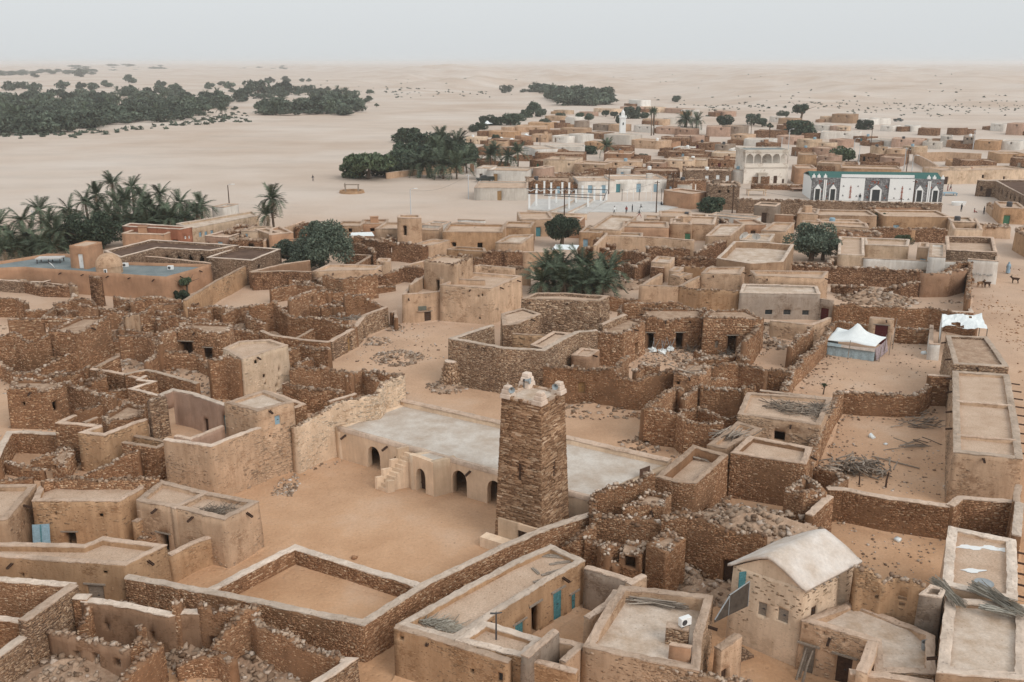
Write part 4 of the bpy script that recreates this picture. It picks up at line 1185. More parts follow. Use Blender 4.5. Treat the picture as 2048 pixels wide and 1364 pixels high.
W('H', [(1165, 240), (1302, 206)], 4.9, 'l', .5)
W('H', [(980, 36), (1150, 0), (1235, 16), (1560, 105)], 2.5, 'rc', .38, cop='copingw')
W('H', [(1150, 46), (1090, 78), (1212, 92), (1030, 146), (1255, 202)], 3.0, 'rc', .34, cop='copingw')
W('H', [(1255, 200), (1362, 157), (1510, 185), (1740, 266), (2030, 332)], 4.5, 'pc', .42, col='pink', ops=[('w', 1375, 380, 1.3, 2.2, None), ('w', 1645, 430, .65, 1.3, 'woodd'), ('w', 1800, 428, .75, 1.7, 'teal')], label='pinkish plastered courtyard wall with teal door, left of the mosque', cop='copingw')
W('H', [(1300, 545), (1500, 572), (1662, 597), (1850, 522), (2045, 452)], 4.4, 'mc', .42, col='tan', cop='copingw', label='tan capped wall enclosing the pink courtyard')
W('H', [(1380, 520), (1500, 542), (1755, 442)], 3.9, 'pc', .34, col='pink')
mb = MB(); mb.prism(ccw([at('H', x_, y_, 4.45) for x_, y_ in ((1310, 545), (1662, 590), (2040, 455), (2030, 335), (1740, 268), (1510, 188), (1362, 160), (1262, 202))])[0], -.2, 1.55); o = mb.build('courtyard_floor', M['sand'], None, kind='structure')
W('H', [(1062, 520), (1300, 562)], 2.5, 'mc', .34, col='ochre')
W('H', [(970, 570), (1230, 612), (1302, 582)], 2.7, 'rc', .36)
W('H', [(650, 852, .5), (800, 762, 1.6), (1040, 647, 2.4), (1095, 652, 2.4)], 2, 'r', .5)
W('H', [(330, 895), (430, 862), (640, 872), (880, 868), (1150, 872), (1255, 862)], 3.6, 'r', .4)
heap('H', 1180, 790, 1.6, .5, 60, .22)
heap('H', 1690, 905, 2.2, .9, 60, .22, bed='sand', desc='eroded mud mound')
B('X', [(449, 806), (515, 823), (587, 804), (528, 781)], 5.7, 'mc', [('w', 555, 840, .5, .75, 'blue'), ('w', 540, 872, .2, .2, None)], col='tan', par=.14, roof='rpale', label='two-storey tan house with small pale blue shutter, left of the mosque')
W('I', [(345, 458, 3.8), (480, 376, 4.0), (600, 322, 4.1), (690, 258, 4.5), (1000, 192, 4.7), (1050, 102, 5.0), (1205, 42, 5.1)], 4.4, 'm', .5, col='cream', ops=[('w', x, y, .13, .17, None) for x, y in ((745, 395), (828, 352), (890, 328), (968, 295), (1018, 282), (1070, 255), (400, 575), (510, 560), (575, 575), (1175, 115), (1145, 125))], label='high cream stone wall with rows of small holes beside the mosque roof')
# LEFT RUINS (crop D)
hotel = [(190, 292), (1310, 372), (1660, 270), (960, 250), (520, 188), (380, 185), (-80, 258), (-80, 300)]
hz = 3.3
B('D', hotel, hz, 'n', [], col='orange', par=.4, roof='rgrey', label='smooth orange house with grey roof, dome and stair box, left', name='domed_house', t=.3)
sb = [at('D', 566, 297, hz - .4), at('D', 690, 308, hz - .4), at('D', 822, 264, hz - .4)]
sbP, sbH = ccw([sb[0], sb[1], sb[2], sb[0] + sb[2] - sb[1]], [6.1] * 4)
hol, lea = openings(sbP, sbH, True, 'D', [('d', 637, 245, .85, 2.1, 'whitep')], hz - .4)
B_world(sbP, sbH, 'n', col='orange', base=hz - .6, holes=hol, leaves=lea, par=.1, roof='rsand', t=.25, label='orange stair box with white door on the grey roof', name='stair_box', cat='stair box')
q = at('D', 865, 335, hz - .4)
dome = empty('dome', (q[0], q[1], hz - .4), 0, 'round ribbed tan dome on the grey roof of the orange house', 'dome')
mb = MB(); mb.lathe([(1.75, 0), (1.75, .95), (1.82, .97), (1.82, 1.05)], n=24); mb.build('drum', M['tan'], dome)
mb = MB()
prof = [(1.78 * math.cos(t_), 1.05 + 1.75 * math.sin(t_)) for t_ in np.linspace(0, 1.5, 9)]
mb.lathe(prof, n=24); mb.build('dome_shell', M['tan'], dome)
mb = MB(); mb.box((.18, -1.72, .5), (.42, .2, .75)); mb.build('window_frame', M['whitep'], dome)
mb = MB(); mb.box((.18, -1.8, .5), (.2, .12, .55)); mb.build('window_pane', M['glass'], dome)
W('D', [(-40, 388), (150, 402), (335, 410), (540, 355)], 1.7, 'lc', .35, cop='copingw')
W('D', [(330, 410), (560, 440)], 1.5, 'rc', .35)
# stone guesthouse with arches and dark gravel roofs
B('D', [(820, 166), (1190, 76), (1880, 121), (1655, 163), (1240, 141), (950, 216)], 4.2, 'lc', [('w', x, 225, .8, 1.1, 'ARCH') for x in (1315, 1410, 1500, 1590)], par=.3, roof='rdark', cop='copingw', label='stone guesthouse wing with dark gravel roof and row of pointed arches')
B('D', [(1625, 216), (1985, 240), (2210, 150), (1895, 128)], 3.7, 'lc', [('w', 2040, 290, .5, .6, None)], par=.3, roof='rdark', cop='copingw', label='stone guesthouse wing with dark gravel roof, right of the arcade')
W('D', [(950, 236), (1100, 205), (1250, 215), (1660, 262)], 3.4, 'lc', .4)
W('D', [(1452, 556), (1700, 402), (1960, 266)], 2.8, 'mc', .4, col='ochre', label='sloping capped wall running from the orange house toward the acacia')
W('D', [(-40, 400), (140, 402), (330, 442), (560, 446)], 1.5, 'r')
W('D', [(-40, 545), (130, 545), (212, 580)], 2.4, 'r')
W('D', [(330, 690, 1.2), (430, 610, 1.6), (560, 560, 1.8), (680, 542, 2.2), (765, 590, 1.4)], 1.8, 'r')
W('D', [(555, 430), (600, 450)], 3.2, 'p', .4, col='tan', name='plaster_fin', cat='pier', label='upright broken plaster fin in front of the orange house')
W('D', [(715, 372), (790, 380)], 3.8, 'r', .6, name='stone_pier', cat='pier', label='leaning stump of rubble pier in front of the dome')
B('D', [(380, 800), (600, 816), (862, 692), (650, 686)], 4.3, 'r', [], par=.12, roof='rrub', label='large rubble house block with sandy roof among the left ruins')
W('D', [(60, 716), (250, 692), (645, 700)], 4.3, 'r', .5, ops=[('w', 372, 770, .6, 1.2, None)])
W('D', [(-40, 812, 4.3), (120, 816, 4.3), (200, 886, 3.5), (285, 882, 3.5), (385, 804, 4.3)], 4.2, 'r', .5)
W('D', [(240, 1122, 1.0), (450, 1012, 1.8), (560, 962, 2.2), (625, 952, 2.4)], 1.8, 'r', .45)
W('D', [(-20, 1050), (130, 1130), (300, 1140)], 1.4, 'r', .5)
W('D', [(400, 1170), (660, 1090), (700, 1095)], 2.2, 'r', .45)
W('D', [(720, 1092), (960, 1132), (1165, 1192)], 2.3, 'rc', .42)
W('D', [(750, 1082), (930, 996)], 2.0, 'rc', .4)
W('D', [(930, 830), (1060, 815), (1180, 850), (1265, 895)], 3.0, 'r', .6)
B('D', [(1392, 790), (1800, 806), (1835, 742), (1440, 730)], 3.3, 'r', [('d', 1460, 930, 1.55, 2.1, None), ('d', 1640, 950, .9, 1.5, None)], par=.15, roof='rrub', label='roofed rubble house with two dark doorways among the left ruins')
W('D', [(1250, 832), (1390, 772)], 3.4, 'r', .6)
W('D', [(1240, 972, 1.8), (1420, 962, 2.0), (1560, 992, 1.6), (1650, 1095, .8)], 1.6, 'r', .45)
W('D', [(1640, 1012), (1720, 998), (1790, 1000), (1900, 1022)], 4.2, 'r', .6)
for pts, h_ in (([(820, 660), (1060, 652)], 2.0), ([(1092, 662), (1180, 625), (1285, 592)], 2.6), ([(1190, 692), (1420, 690), (1600, 702), (1720, 725)], 2.4), ([(1480, 622), (1680, 600), (1760, 612)], 2.6),
                ([(1740, 662), (1950, 602), (2060, 582)], 2.3), ([(200, 640), (450, 612), (640, 640)], 1.5), ([(780, 620), (1000, 640)], 1.6), ([(1290, 600), (1430, 570), (1560, 590)], 2.0),
                ([(900, 520), (1040, 560), (1120, 545)], 1.8), ([(1110, 540), (1250, 535), (1420, 555)], 1.6), ([(1000, 790), (1260, 800), (1390, 770)], 1.9), ([(1750, 790), (1900, 800), (2048, 830)], 1.6),
                ([(1690, 720), (1730, 800)], 1.5), ([(1940, 640), (1980, 720), (2100, 740)], 2.2), ([(1150, 1040), (1240, 960)], 2.0), ([(980, 690), (950, 790)], 2.0)):
    W('D', pts, h_, 'r', .45)
W('D', [(985, 690), (1040, 662), (1090, 668)], 3.0, 'p', .4, col='tan', name='plaster_fin', cat='pier', label='tan plaster fin left standing among the left ruins')
for x, y, r_, h_, n_ in ((250, 1130, 2.2, .5, 70), (1450, 1070, 2.6, .8, 110), (1000, 1060, 1.8, .5, 70), (1900, 780, 2.5, .6, 70), (1250, 570, 3, .7, 70), (620, 640, 2.5, .6, 60), (1700, 640, 2.5, .6, 60)):
    heap('D', x, y, r_, h_, n_, .28)
# MIDDLE (crop E)
W('E', [(10, 332), (220, 322), (485, 328)], 2.6, 'rc', .45)
B('E', [(490, 326), (990, 312), (1042, 278), (620, 268)], 2.5, 'mc', [], col='tan', par=.3)
W('E', [(580, 362), (740, 382), (870, 372), (995, 352)], 3.3, 'r', .55, label='thick broken rubble wall with a round hollow, below the acacia')
W('E', [(990, 372, 1.2), (1130, 342, 1.7), (1212, 292, 2.2), (1372, 312, 2.2)], 1.9, 'r')
W('E', [(160, 472), (370, 432), (560, 452), (625, 492)], 1.9, 'r', .5)
W('E', [(-10, 592, 3.5), (200, 576, 3.5), (310, 680, 2.7), (560, 705, 2.6), (835, 762, 2.5)], 3, 'r', .5, ops=[('w', 178, 688, .25, .25, None)], label='long dark rubble wall with stepped head in the middle ruins')
W('E', [(310, 562), (400, 510), (510, 472)], 3.3, 'r', .5, ops=[('w', 480, 550, .5, .8, None)])
W('E', [(470, 602), (640, 590), (665, 612)], 2.2, 'r', .45)
W('E', [(738, 522, 3.2), (900, 502, 3.2), (960, 572, 2.2), (1055, 604, 1.9)], 3, 'r', .5)
W('E', [(628, 882, 2.1), (820, 772, 2.3), (900, 672, 2.6), (1072, 606, 2.5)], 2.3, 'lc', .5, ops=[('d', 765, 870, .85, 1.7, 'woody'), ('d', 880, 780, .7, 1.6, 'woody')], label='pale stone street wall with two yellow wooden doors')
W('E', [(90, 792), (180, 832), (400, 862), (628, 884)], 2.2, 'rc', .42)
W('E', [(350, 862), (495, 782)], 1.6, 'rc', .35)
W('E', [(610, 940), (480, 1012), (350, 1072)], 2.1, 'r', .6, ops=[('d', 545, 1050, .7, 1.5, 'woody')])
W('E', [(1110, 652), (1145, 640), (1150, 690)], 1.6, 'rc', .4)
W('E', [(310, 1092), (560, 1086), (812, 1132)], 2.4, 'r', .5)
W('E', [(750, 1162), (900, 1122), (1005, 1202)], 2.0, 'r', .5)
W('E', [(912, 1110), (1150, 1140), (1202, 1150)], 2.4, 'r', .45)
W('I', [(620, 252), (832, 186)], 2.6, 'rc', .36)
W('I', [(100, 166), (250, 210), (420, 272), (345, 300)], 3.6, 'rc', .4)
W('I', [(270, 90), (420, 150), (560, 160), (740, 165)], 2.3, 'r', .5)
heap('I', 400, 190, 2.2, .8, 90, .25)
heap('I', 520, 60, 2.0, .6, 80, .25)
heap('E', 760, 130, 3.0, .9, 60, .3)
B('X', [(446, 697), (485, 719), (576, 690), (540, 679), (478, 683)], 4.3, 'mc', [('w', 511, 724, .3, .4, None), ('w', 528, 752, .3, .4, None), ('w', 558, 741, .3, .45, None), ('w', 557, 757, .22, .25, None), ('w', 530, 767, .22, .25, None), ('w', 552, 772, .35, .35, None)], col='cream', par=.2, roof='rsand', label='tall cream house with scattered tiny windows left of the street')
W('X', [(560, 700), (600, 690), (660, 700)], 3.2, 'r', .5)
# cream house across the street
B('X', [(804, 589), (846, 587), (884, 583), (892, 560), (832, 556)], 3.7, 'mc', [('d', 845, 633, .9, 1.35, 'woodd')], col='tan', par=.5, label='tan house front with small dark door under a carved panel, across the street')
B('X', [(880, 570), (982, 577), (1044, 552), (945, 545)], 4.7, 'mc', [('w', 957, 592, .2, .2, None), ('w', 960, 636, .2, .25, None), ('w', 965, 590, .2, .3, None)], col='tan', par=.3, label='large tan house with plain walls right of the carved panel')
B('X', [(848, 521), (912, 531), (946, 515), (882, 509)], 6.9, 'p', [('d', 877, 560, .8, 1.5, None), ('w', 925, 549, .4, .5, None)], col='tan', base=3.2, par=.2, label='upper room with patchy plaster and dark doorway on the tan house', name='upper_room')
W('X', [(820, 570), (849, 552)], 4.6, 'pc', .35, col='tan')
W('X', [(880, 556), (970, 561)], 5.0, 'pc', .35, col='tan')
W('X', [(950, 532), (960, 530), (1030, 537)], 4.0, 'mc', .35, col='tan')
# big rubble house behind the minaret
W('X', [(985, 651), (904, 677), (1010, 696), (1086, 700), (1120, 681), (1155, 664), (1194, 661)], 4.7, 'lc', .5, ops=[('w', 941, 693, .3, .4, None), ('w', 973, 698, .25, .3, None)], cop='copingw', label='high capped stone walls of the big house behind the minaret')
B('F', [(130, 541), (320, 546), (745, 560), (822, 521), (470, 496), (240, 496)], 5.5, 'lc', [('w', 735, 710, .3, .3, None)], par=.3, roof='rsand', label='tallest stone block of the big house, below the bushy palm clump')
B('F', [(-20, 752), (90, 742), (285, 662), (140, 616), (-30, 660)], 4.6, 'lc', [('d', -130, 850, .6, 1.8, None)], par=.12, roof='rsand', label='earth-roofed wing of the big stone house behind the minaret')
W('F', [(60, 818), (330, 832)], 4.0, 'mc', .3, col='ochre', ops=[('w', 200, 865, .3, .35, None)])
B('F', [(200, 905), (300, 932), (530, 815), (380, 800)], 4.5, 'lc', [], par=.15, roof='rsand', label='narrow lean-to roof inside the big stone house')
B('F', [(520, 985), (660, 998), (745, 945), (600, 930)], 3.2, 'pc', [], col='brown', par=.1, roof='rsand', label='low brown block with pale edge beside the big stone house')
c_ = at('E', 1590, 1215)
bt = empty('stone_buttress', (c_[0], c_[1], 0), 0, 'round tapering rubble buttress at the corner of the big stone house', 'buttress')
mb = MB(); mb.lathe([(1.15, -.2), (1.0, .6), (.85, 1.4), (.68, 2.2), (.62, 2.45)], n=18); mb.build('core', M['rubblel'], bt)
C_, S_ = [], []
for zz in np.arange(.05, 2.4, .15):
    rr0 = 1.13 - .22 * zz
    for a_ in np.arange(0, 6.28, .3 / rr0): C_.append((rr0 * math.cos(a_ + zz * 7), rr0 * math.sin(a_ + zz * 7), zz)); S_.append(rng.uniform(.16, .3))
V, F = rocks(np.array(C_), np.array(S_)); link('stonework', mesh_np('stonework', V, F), M['stonel'], bt, kind='stuff')
mb = MB(); mb.lathe([(.66, 2.42), (.68, 2.5), (.4, 2.56), (.001, 2.58)], n=18); mb.build('coping', M['copingw'], bt)
heap('E', 1560, 1235, 2.0, .35, 110, .2, desc='stone skirt')
heap('E', 1160, 1010, 2.6, .55, 290, .23, single=True, label='heap of pale stones lying in the open street', bed='sand')
heap('E', 990, 880, 1.6, .2, 60, .24, desc='thin scatter of stones', bed='sand')
heap('E', 1130, 775, 1.2, .2, 40, .24, desc='thin scatter of stones', bed='sand')
# the honeycomb of small roofless rooms among the left and middle ruins
r5 = np.random.default_rng(77)
def cells(c, x0, x1, y0, y1, n):
    for k in range(n):
        x, y = r5.uniform(x0, x1), r5.uniform(y0, y1); p = at(c, x, y)
        a = (.62 if r5.random() < .5 else .62 + math.pi / 2) + r5.normal(0, .12); L = r5.uniform(2.2, 4.6); hh = r5.uniform(1.0, 2.4)
        e = np.array([math.cos(a), math.sin(a)]); f = np.array([-e[1], e[0]])
        pts = [p, p + e * L]
        if r5.random() < .55: pts.append(p + e * L + f * r5.uniform(1.5, 3.2))
        hs = [hh * r5.uniform(.55, 1.1) for _ in pts]
        hol = [(0, L * .4, L * .4 + .6, 0.0, 1.0)] if L > 3 and min(hs) > 1.5 and r5.random() < .6 else []
        me, kids = dress('ruin_partition', pts, hs, -.2, .2, False, 'r', 'tan', hol, -.3, False, .22)
        o = link('ruin_partition', me, kind='thing')
        for kn, km, kmat, kk in kids: link(kn, km, kmat, o, kind=kk)
        auto(o, 'broken rubble partition', 'wall', (p[0], p[1], 1))
cells('D', 30, 900, 620, 1180, 12); cells('D', 900, 1700, 560, 1000, 14); cells('E', 0, 640, 440, 800, 12); cells('E', 560, 980, 380, 640, 5); cells('H', 520, 1000, 60, 340, 5); cells('F', 380, 1300, 1120, 1200, 0)
cells('F', 1350, 1950, 960, 1250, 5); cells('J', 1350, 1800, 130, 380, 4); cells('N', 650, 1150, 120, 420, 5); cells('E', 700, 1300, 70, 230, 6); cells('F', 840, 1100, 170, 460, 5); cells('L', 560, 1300, 880, 1250, 3)
# CENTRE RIGHT RUINS (crop F, J)
B('F', [(1112, 700), (1330, 706), (1556, 704), (1560, 622), (1072, 622)], 3.5, 'r', [('d', 1140, 835, .85, 1.9, None), ('d', 1375, 850, .85, 2.0, None)], par=.15, roof='rrub', label='roofed rubble rooms with two dark doorways behind the bagged bundles')
B('F', [(1562, 692), (2020, 692), (1905, 632), (1600, 632)], 4.2, 'r', [('d', 1790, 870, 1.0, 2.2, None), ('w', 1665, 900, .4, .8, 'wood')], par=.12, roof='rrub', label='higher rubble room with one dark doorway beside the bagged bundles')
B('F', [(730, 802), (935, 822), (1105, 722), (1000, 700), (880, 706)], 3.7, 'r', [('w', 1030, 930, .6, 1.2, None)], par=.12, roof='rrub', label='rubble wing with sandy roof and arched side opening, right of the big stone house')
W('F', [(755, 746), (945, 667)], 4.3, 'lc', .45)
W('F', [(930, 592), (1100, 572), (1350, 592), (1585, 622)], 3.2, 'r', .5)
W('F', [(820, 520), (1000, 545), (1060, 555)], 2.0, 'r', .5)
W('F', [(920, 590), (905, 640), (950, 680)], 2.2, 'r', .5)
W('F', [(300, 1072, 3.6), (500, 1082, 3.6), (700, 1092, 3.6), (850, 1112, 3.6), (900, 1152, 3.2), (1050, 1182, 3.0), (1200, 1132, 3.2), (1335, 1100, 3.4)], 3.5, 'r', .5, ops=[('w', 605, 1235, .65, 1.1, 'woody')], label='long rubble wall with walled-up wooden door just behind the minaret')
W('F', [(960, 1000), (900, 1060), (860, 1110)], 3.2, 'r', .4)
W('F', [(1020, 1110), (1080, 1060), (1220, 1070)], 3.0, 'r', .4, )
B('F', [(1330, 1146), (1545, 1152), (1625, 1062), (1420, 1040)], 3.5, 'r', [('w', 1355, 1205, .5, .3, None)], par=.12, roof='rrub', label='rubble cell roofed with wooden beams, right of the walled-up door')
W('F', [(1622, 1062), (1850, 1052), (2060, 1112)], 2.9, 'r', .45)
W('F', [(1880, 900), (1840, 960), (1900, 1040)], 2.0, 'r', .6)
W('F', [(2020, 700), (1940, 820), (1880, 890)], 3.4, 'r', .5)
W('F', [(1350, 1110), (1440, 1030), (1640, 1020)], 2.0, 'r', .5)
W('J', [(1090, 312), (1300, 172), (1350, 138), (1395, 165)], 3.1, 'r', .5)
W('J', [(1100, 314), (1370, 342), (1430, 402), (1720, 432)], 3.1, 'r', .5, ops=[('w', 1110, 575, .5, .35, None)], label='dark rubble wall facing the sand gap right of the minaret')
W('J', [(1400, 232), (1535, 122)], 2.7, 'r', .5)
W('J', [(1540, 122), (1700, 132), (1870, 152)], 3.1, 'r', .5, ops=[('w', 1570, 285, .5, .5, None)])
W('J', [(1870, 152), (1960, 130)], 3.2, 'r', .5)
W('J', [(1380, 322), (1520, 292), (1690, 382), (1830, 372)], 1.9, 'r', .45)
heap('J', 800, 280, 3.4, .35, 240, .22, ex=1.8, label='spread of broken stones at the foot of the long rubble wall behind the minaret', bed='sand')
heap('J', 1060, 600, 1.6, .3, 70, .22, desc='thin scatter of stones', bed='sand')
heap('F', 1930, 820, 1.8, .7, 80, .3)
heap('F', 960, 430, 3.5, .6, 90, .32)
# mosque neighbours on the right
B('J', [(1185, 842), (1480, 593), (1757, 668), (1505, 898), (1360, 888)], 3.5, 'rc', [('w', 1570, 1110, .4, .5, None)], par=.75, roof='rsand', label='rubble house with deep capped roof tray, right of the mosque roof')
W('J', [(690, 1012, 3.0), (850, 932, 3.5), (1000, 892, 3.7), (1165, 842, 3.7)], 3.5, 'r', .5)
B('J', [(925, 1105), (1105, 952), (1312, 992), (1245, 1085)], 3.2, 'r', [], par=.12, roof='rrub', label='sandy rubble roof below the capped roof tray house')
W('J', [(695, 1152, 2.8), (900, 1172, 2.9), (1090, 1232, 2.6), (1230, 1190, 2.6)], 2.8, 'r', .5)
W('J', [(690, 1020), (700, 1150)], 2.9, 'r', .45)
B('J', [(1590, 592), (1745, 622), (2022, 462), (1830, 410)], 3.0, 'mc', [], col='tan', par=.3, roof='rsand', label='small tan roof tray heaped with split logs')
B('X', [(1461, 906), (1613, 929), (1624, 895), (1500, 872)], 3.5, 'rc', [], par=.3, roof='rsand', label='rubble house with sandy roof, left of the firewood yard')
B('X', [(1475, 829), (1641, 851), (1664, 798), (1494, 785)], 3.3, 'mc', [('w', 1559, 872, .9, .8, None), ('w', 1500, 866, .25, .2, None)], col='tan', par=.25, roof='rsand', label='tan house roofed with dry branches above a dark window')
W('K', [(622, 162), (560, 252), (470, 442), (400, 622), (372, 742)], 2.3, 'r', .65, ragged=.06, label='thick rubble wall dividing the firewood yard from the branch-roofed house')
W('K', [(622, 166), (800, 182), (1050, 196), (1230, 190), (1310, 120)], 2.1, 'r', .5, ragged=.08)
W('K', [(1305, 40), (1482, 48)], 2.6, 'rc', .5)
W('K', [(520, 920), (640, 922), (1000, 992), (1470, 1052)], 2.4, 'rc', .5, label='capped rubble wall along the near side of the firewood yard')
W('K', [(1470, 1052), (1550, 990), (1985, 1022)], 2.5, 'rc', .5)
W('K', [(525, 922), (662, 832)], 2.4, 'r', .5)
W('K', [(432, 742), (600, 802), (664, 834)], 2.2, 'r', .5)
W('K', [(540, 976), (380, 1128)], 2.8, 'rc', .5)
W('K', [(390, 1182), (305, 1255)], 2.2, 'rc', .4)
B('K', [(205, 912), (362, 832), (522, 942), (332, 968)], 3.1, 'r', [], roof=None, label='roofless rubble cell at the corner of the firewood yard', name='rubble_cell')
W('K', [(205, 920), (330, 965), (505, 962)], 3.0, 'r', .4)
W('K', [(2005, 892), (1985, 1022)], 2.8, 'rc', .4)
W('K', [(2012, 1030), (1985, 1290)], 2.8, 'rc', .5, cop='copingw')
# long house on the right
longh = B('X', [(1907, 905), (2046, 918), (2036, 845), (2018, 749), (1905, 742)], 4.0, 'mc', [], col='tan', par=.22, roof='rsand', t=.5, cop='copingw', label='long tan house with three earth roof bays along the right street')
for (x0, y0, x1, y1) in ((1906, 802, 2030, 812), (1907, 869, 2038, 881)):
    W('X', [(x0 + 6, y0), (x1 - 6, y1)], 4.03, 'pc', .3, col='tan', label='cross beam of clay dividing the long roof, %s one' % ('farther' if y0 < 830 else 'nearer'), name='roof_parapet', cat='parapet', base=3.6)
B('G', [(1500, 1040), (1930, 1062), (1765, 830), (1440, 815)], 4.4, 'lc', [], par=.2, roof='rrub', t=.45, cop='copingw', label='stained roof bay at the far end of the long right-hand house')
# front right house row
rowh = B('O', [(1450, 165), (1970, 270), (1985, 740), (1690, 690), (1405, 612)], 4.0, 'pc', [], col='tan', par=.2, roof='rsand', t=.5, cop='copingw', label='tan roof with a round mat and spilled whitewash, front right')
rowh2 = B('O', [(1430, 720), (1362, 1290), (2060, 1352), (2060, 770), (1700, 735)], 4.05, 'pc', [], col='tan', par=.2, roof='rpale', t=.5, cop='copingw', label='roof with a large bleached patch in the bottom right corner')
B('O', [(1225, 690), (1400, 722), (1432, 652), (1312, 615)], 4.4, 'pc', [], col='grey', par=.3, roof='rsand', t=.2, cop='copingw', label='grey plastered shaft beside the bleached roof, front right', name='plaster_shaft')
# gabled house and its terrace
tz = 2.5
P, H = conv('O', [(320, 892, tz + .5), (870, 1052, tz + .5), (880, 1290, tz + .5), (1350, 1300, tz + .5), (1345, 1010, tz + .5), (1190, 935, tz + .1), (700, 742, tz + .1)], tz)
P, H = ccw(P, H)
hol, lea = openings(P, H, True, 'O', [('d', 335, 1160, .8, 1.7, 'wood'), ('d', 640, 1280, .9, 1.7, 'woodd'), ('w', 342, 935, .16, .22, None), ('w', 486, 985, .16, .22, None), ('w', 641, 1043, .2, .25, None), ('w', 808, 1090, .18, .22, None)], 0)
B_world(P, H, 'mc', col='tan', holes=hol, leaves=lea, zroof=tz, roof='rpale', label='walled roof terrace in front of the gabled house, with plank doors below')
W('O', [(735, 490, 4.9), (820, 488, 4.9), (935, 592, 4.4), (1040, 552, 4.6), (1275, 612, 4.6)], 4.6, 'm', .45, col='ochre', ops=[('w', 1095, 700, .5, .28, None), ('w', 1090, 745, .35, .25, None), ('w', 1008, 725, .2, .25, None)], label='tall brown wall with broken head behind the terrace of the gabled house')
W('O', [(870, 1060, 3.6), (830, 1180, 3.4), (780, 1290, 3.3)], 3.3, 'pc', .5, col='tan', label='short sloping parapet at the terrace front', name='terrace_parapet', cat='parapet')
W('O', [(690, 1285), (930, 1310), (1340, 1370)], 3.0, 'pc', .4, col='tan')
gl, ga, gr = at('X', 1467, 1131, 4.7), at('X', 1528, 1114, 6.2), at('X', 1607, 1178, 4.7)
er = at('X', 1712, 1123, 4.7)
dv = er - gr                                     # ridge direction
el = gl + dv
gm = (gl + gr) / 2
gable = empty('gabled_house', (gm[0], gm[1], 0), 0, 'cream house with pale curved gable roof, front right', 'house')
go = -np.array([gm[0], gm[1], 0])
def g3(p, z): return (p[0], p[1], z)
gP = ccw([gl, gr, er, el])[0]
hol, lea = openings(gP, [4.7] * 4, True, 'O', [('w', 20, 800, .5, .8, 'wood'), ('w', 180, 850, .55, .8, 'wood'), ('w', 620, 655, .75, 2.1, None), ('w', 410, 815, .5, .6, 'woodd'), ('w', -1, -1, .1, .1, None)][:4], 0)
me, kids = dress('walls', gP, [4.7] * 4, 0, .45, True, 'm', 'gable', hol, -.3, False, 0.0, thin=True)
wl = link('walls', me, None, gable, go)
for kn, km, kmat, kk in kids:
    if kn == 'stonework': link(kn, km, kmat, wl, kind=kk)
for i_, s_, w_, hh_, z0_, mt_ in lea:
    dl = door_leaf(w_, hh_, M[mt_], gable, gP[i_], gP[(i_ + 1) % 4], s_, z0_, .08, name='shutter'); dl.location = Vector(dl.location) + Vector(go)
# gable ends and the vaulted roof
prof = [(0, 0.0), (.12, .62), (.28, 1.15), (.42, 1.42), (.5, 1.46), (.58, 1.42), (.72, 1.15), (.88, .62), (1, 0.0)]
prof = [(f, 1.1 * (1 - abs(2 * f - 1) ** 1.25)) for f in np.linspace(0, 1, 13)]
for base_, nm in ((0.0, 'gable_end'), (1.0, 'gable_end')):
    o0 = gl + dv * (.005 if base_ == 0 else .96); d_ = dv * .03
    V, F = [], []
    for q_ in (o0, o0 + d_):
        for f, z_ in prof:
            w_ = q_ + (gr - gl) * (f * .97 + .015); V.append(g3(w_, 4.66 + z_ * .97))
    k = len(prof)
    mb = MB(); mb.add(V, [tuple(range(k)), tuple(range(2 * k - 1, k - 1, -1))] + [(i_, (i_ + 1) % k, k + (i_ + 1) % k, k + i_) for i_ in range(k)]); mb.build(nm, M['gable'], gable, go)
V, F = [], []
U = np.linspace(-.035, 1.04, 15); pr2 = [(-.06, -.1)] + [(f, z_) for f, z_ in prof] + [(1.06, -.1)]
for lay in (.03, .20):
    for u_ in U:
        for f, z_ in pr2:
            q_ = gl + (gr - gl) * f + dv * u_; zz = 4.7 + z_ + lay + (.06 * float(sn(np.array([[q_[0], q_[1], z_]]), 1.3)[0]) if lay > .1 else 0)
            V.append(g3(q_, zz))
k = len(pr2); nU = len(U)
for lay in (0, 1):
    for a_ in range(nU - 1):
        for j_ in range(k - 1):
            q4 = tuple(lay * nU * k + x_ for x_ in (a_ * k + j_, a_ * k + j_ + 1, (a_ + 1) * k + j_ + 1, (a_ + 1) * k + j_)); F.append(q4 if lay == 0 else q4[::-1])
o2 = nU * k
for a_ in range(nU - 1): F += [(a_ * k, (a_ + 1) * k, o2 + (a_ + 1) * k, o2 + a_ * k), (a_ * k + k - 1, o2 + a_ * k + k - 1, o2 + (a_ + 1) * k + k - 1, (a_ + 1) * k + k - 1)]
for j_ in range(k - 1): F += [(j_, o2 + j_, o2 + j_ + 1, j_ + 1), ((nU - 1) * k + j_, (nU - 1) * k + j_ + 1, o2 + (nU - 1) * k + j_ + 1, o2 + (nU - 1) * k + j_)]
mb = MB(); mb.add(V, F); ro = mb.build('roof', M['rgable'], gable, go); ro.data.polygons.foreach_set('use_smooth', np.ones(len(ro.data.polygons), bool))
# rafter ends under the eave
for f_ in (.12, .3, .42, .55):
    q_ = gr + dv * f_; ow = (gr - gl) / np.linalg.norm(gr - gl)
    mb = MB(); mb.tube([g3(q_ - ow * .2, 4.62), g3(q_ + ow * .32, 4.56)], .05, 6); mb.build('rafter_end', M['wood'], gable, go)
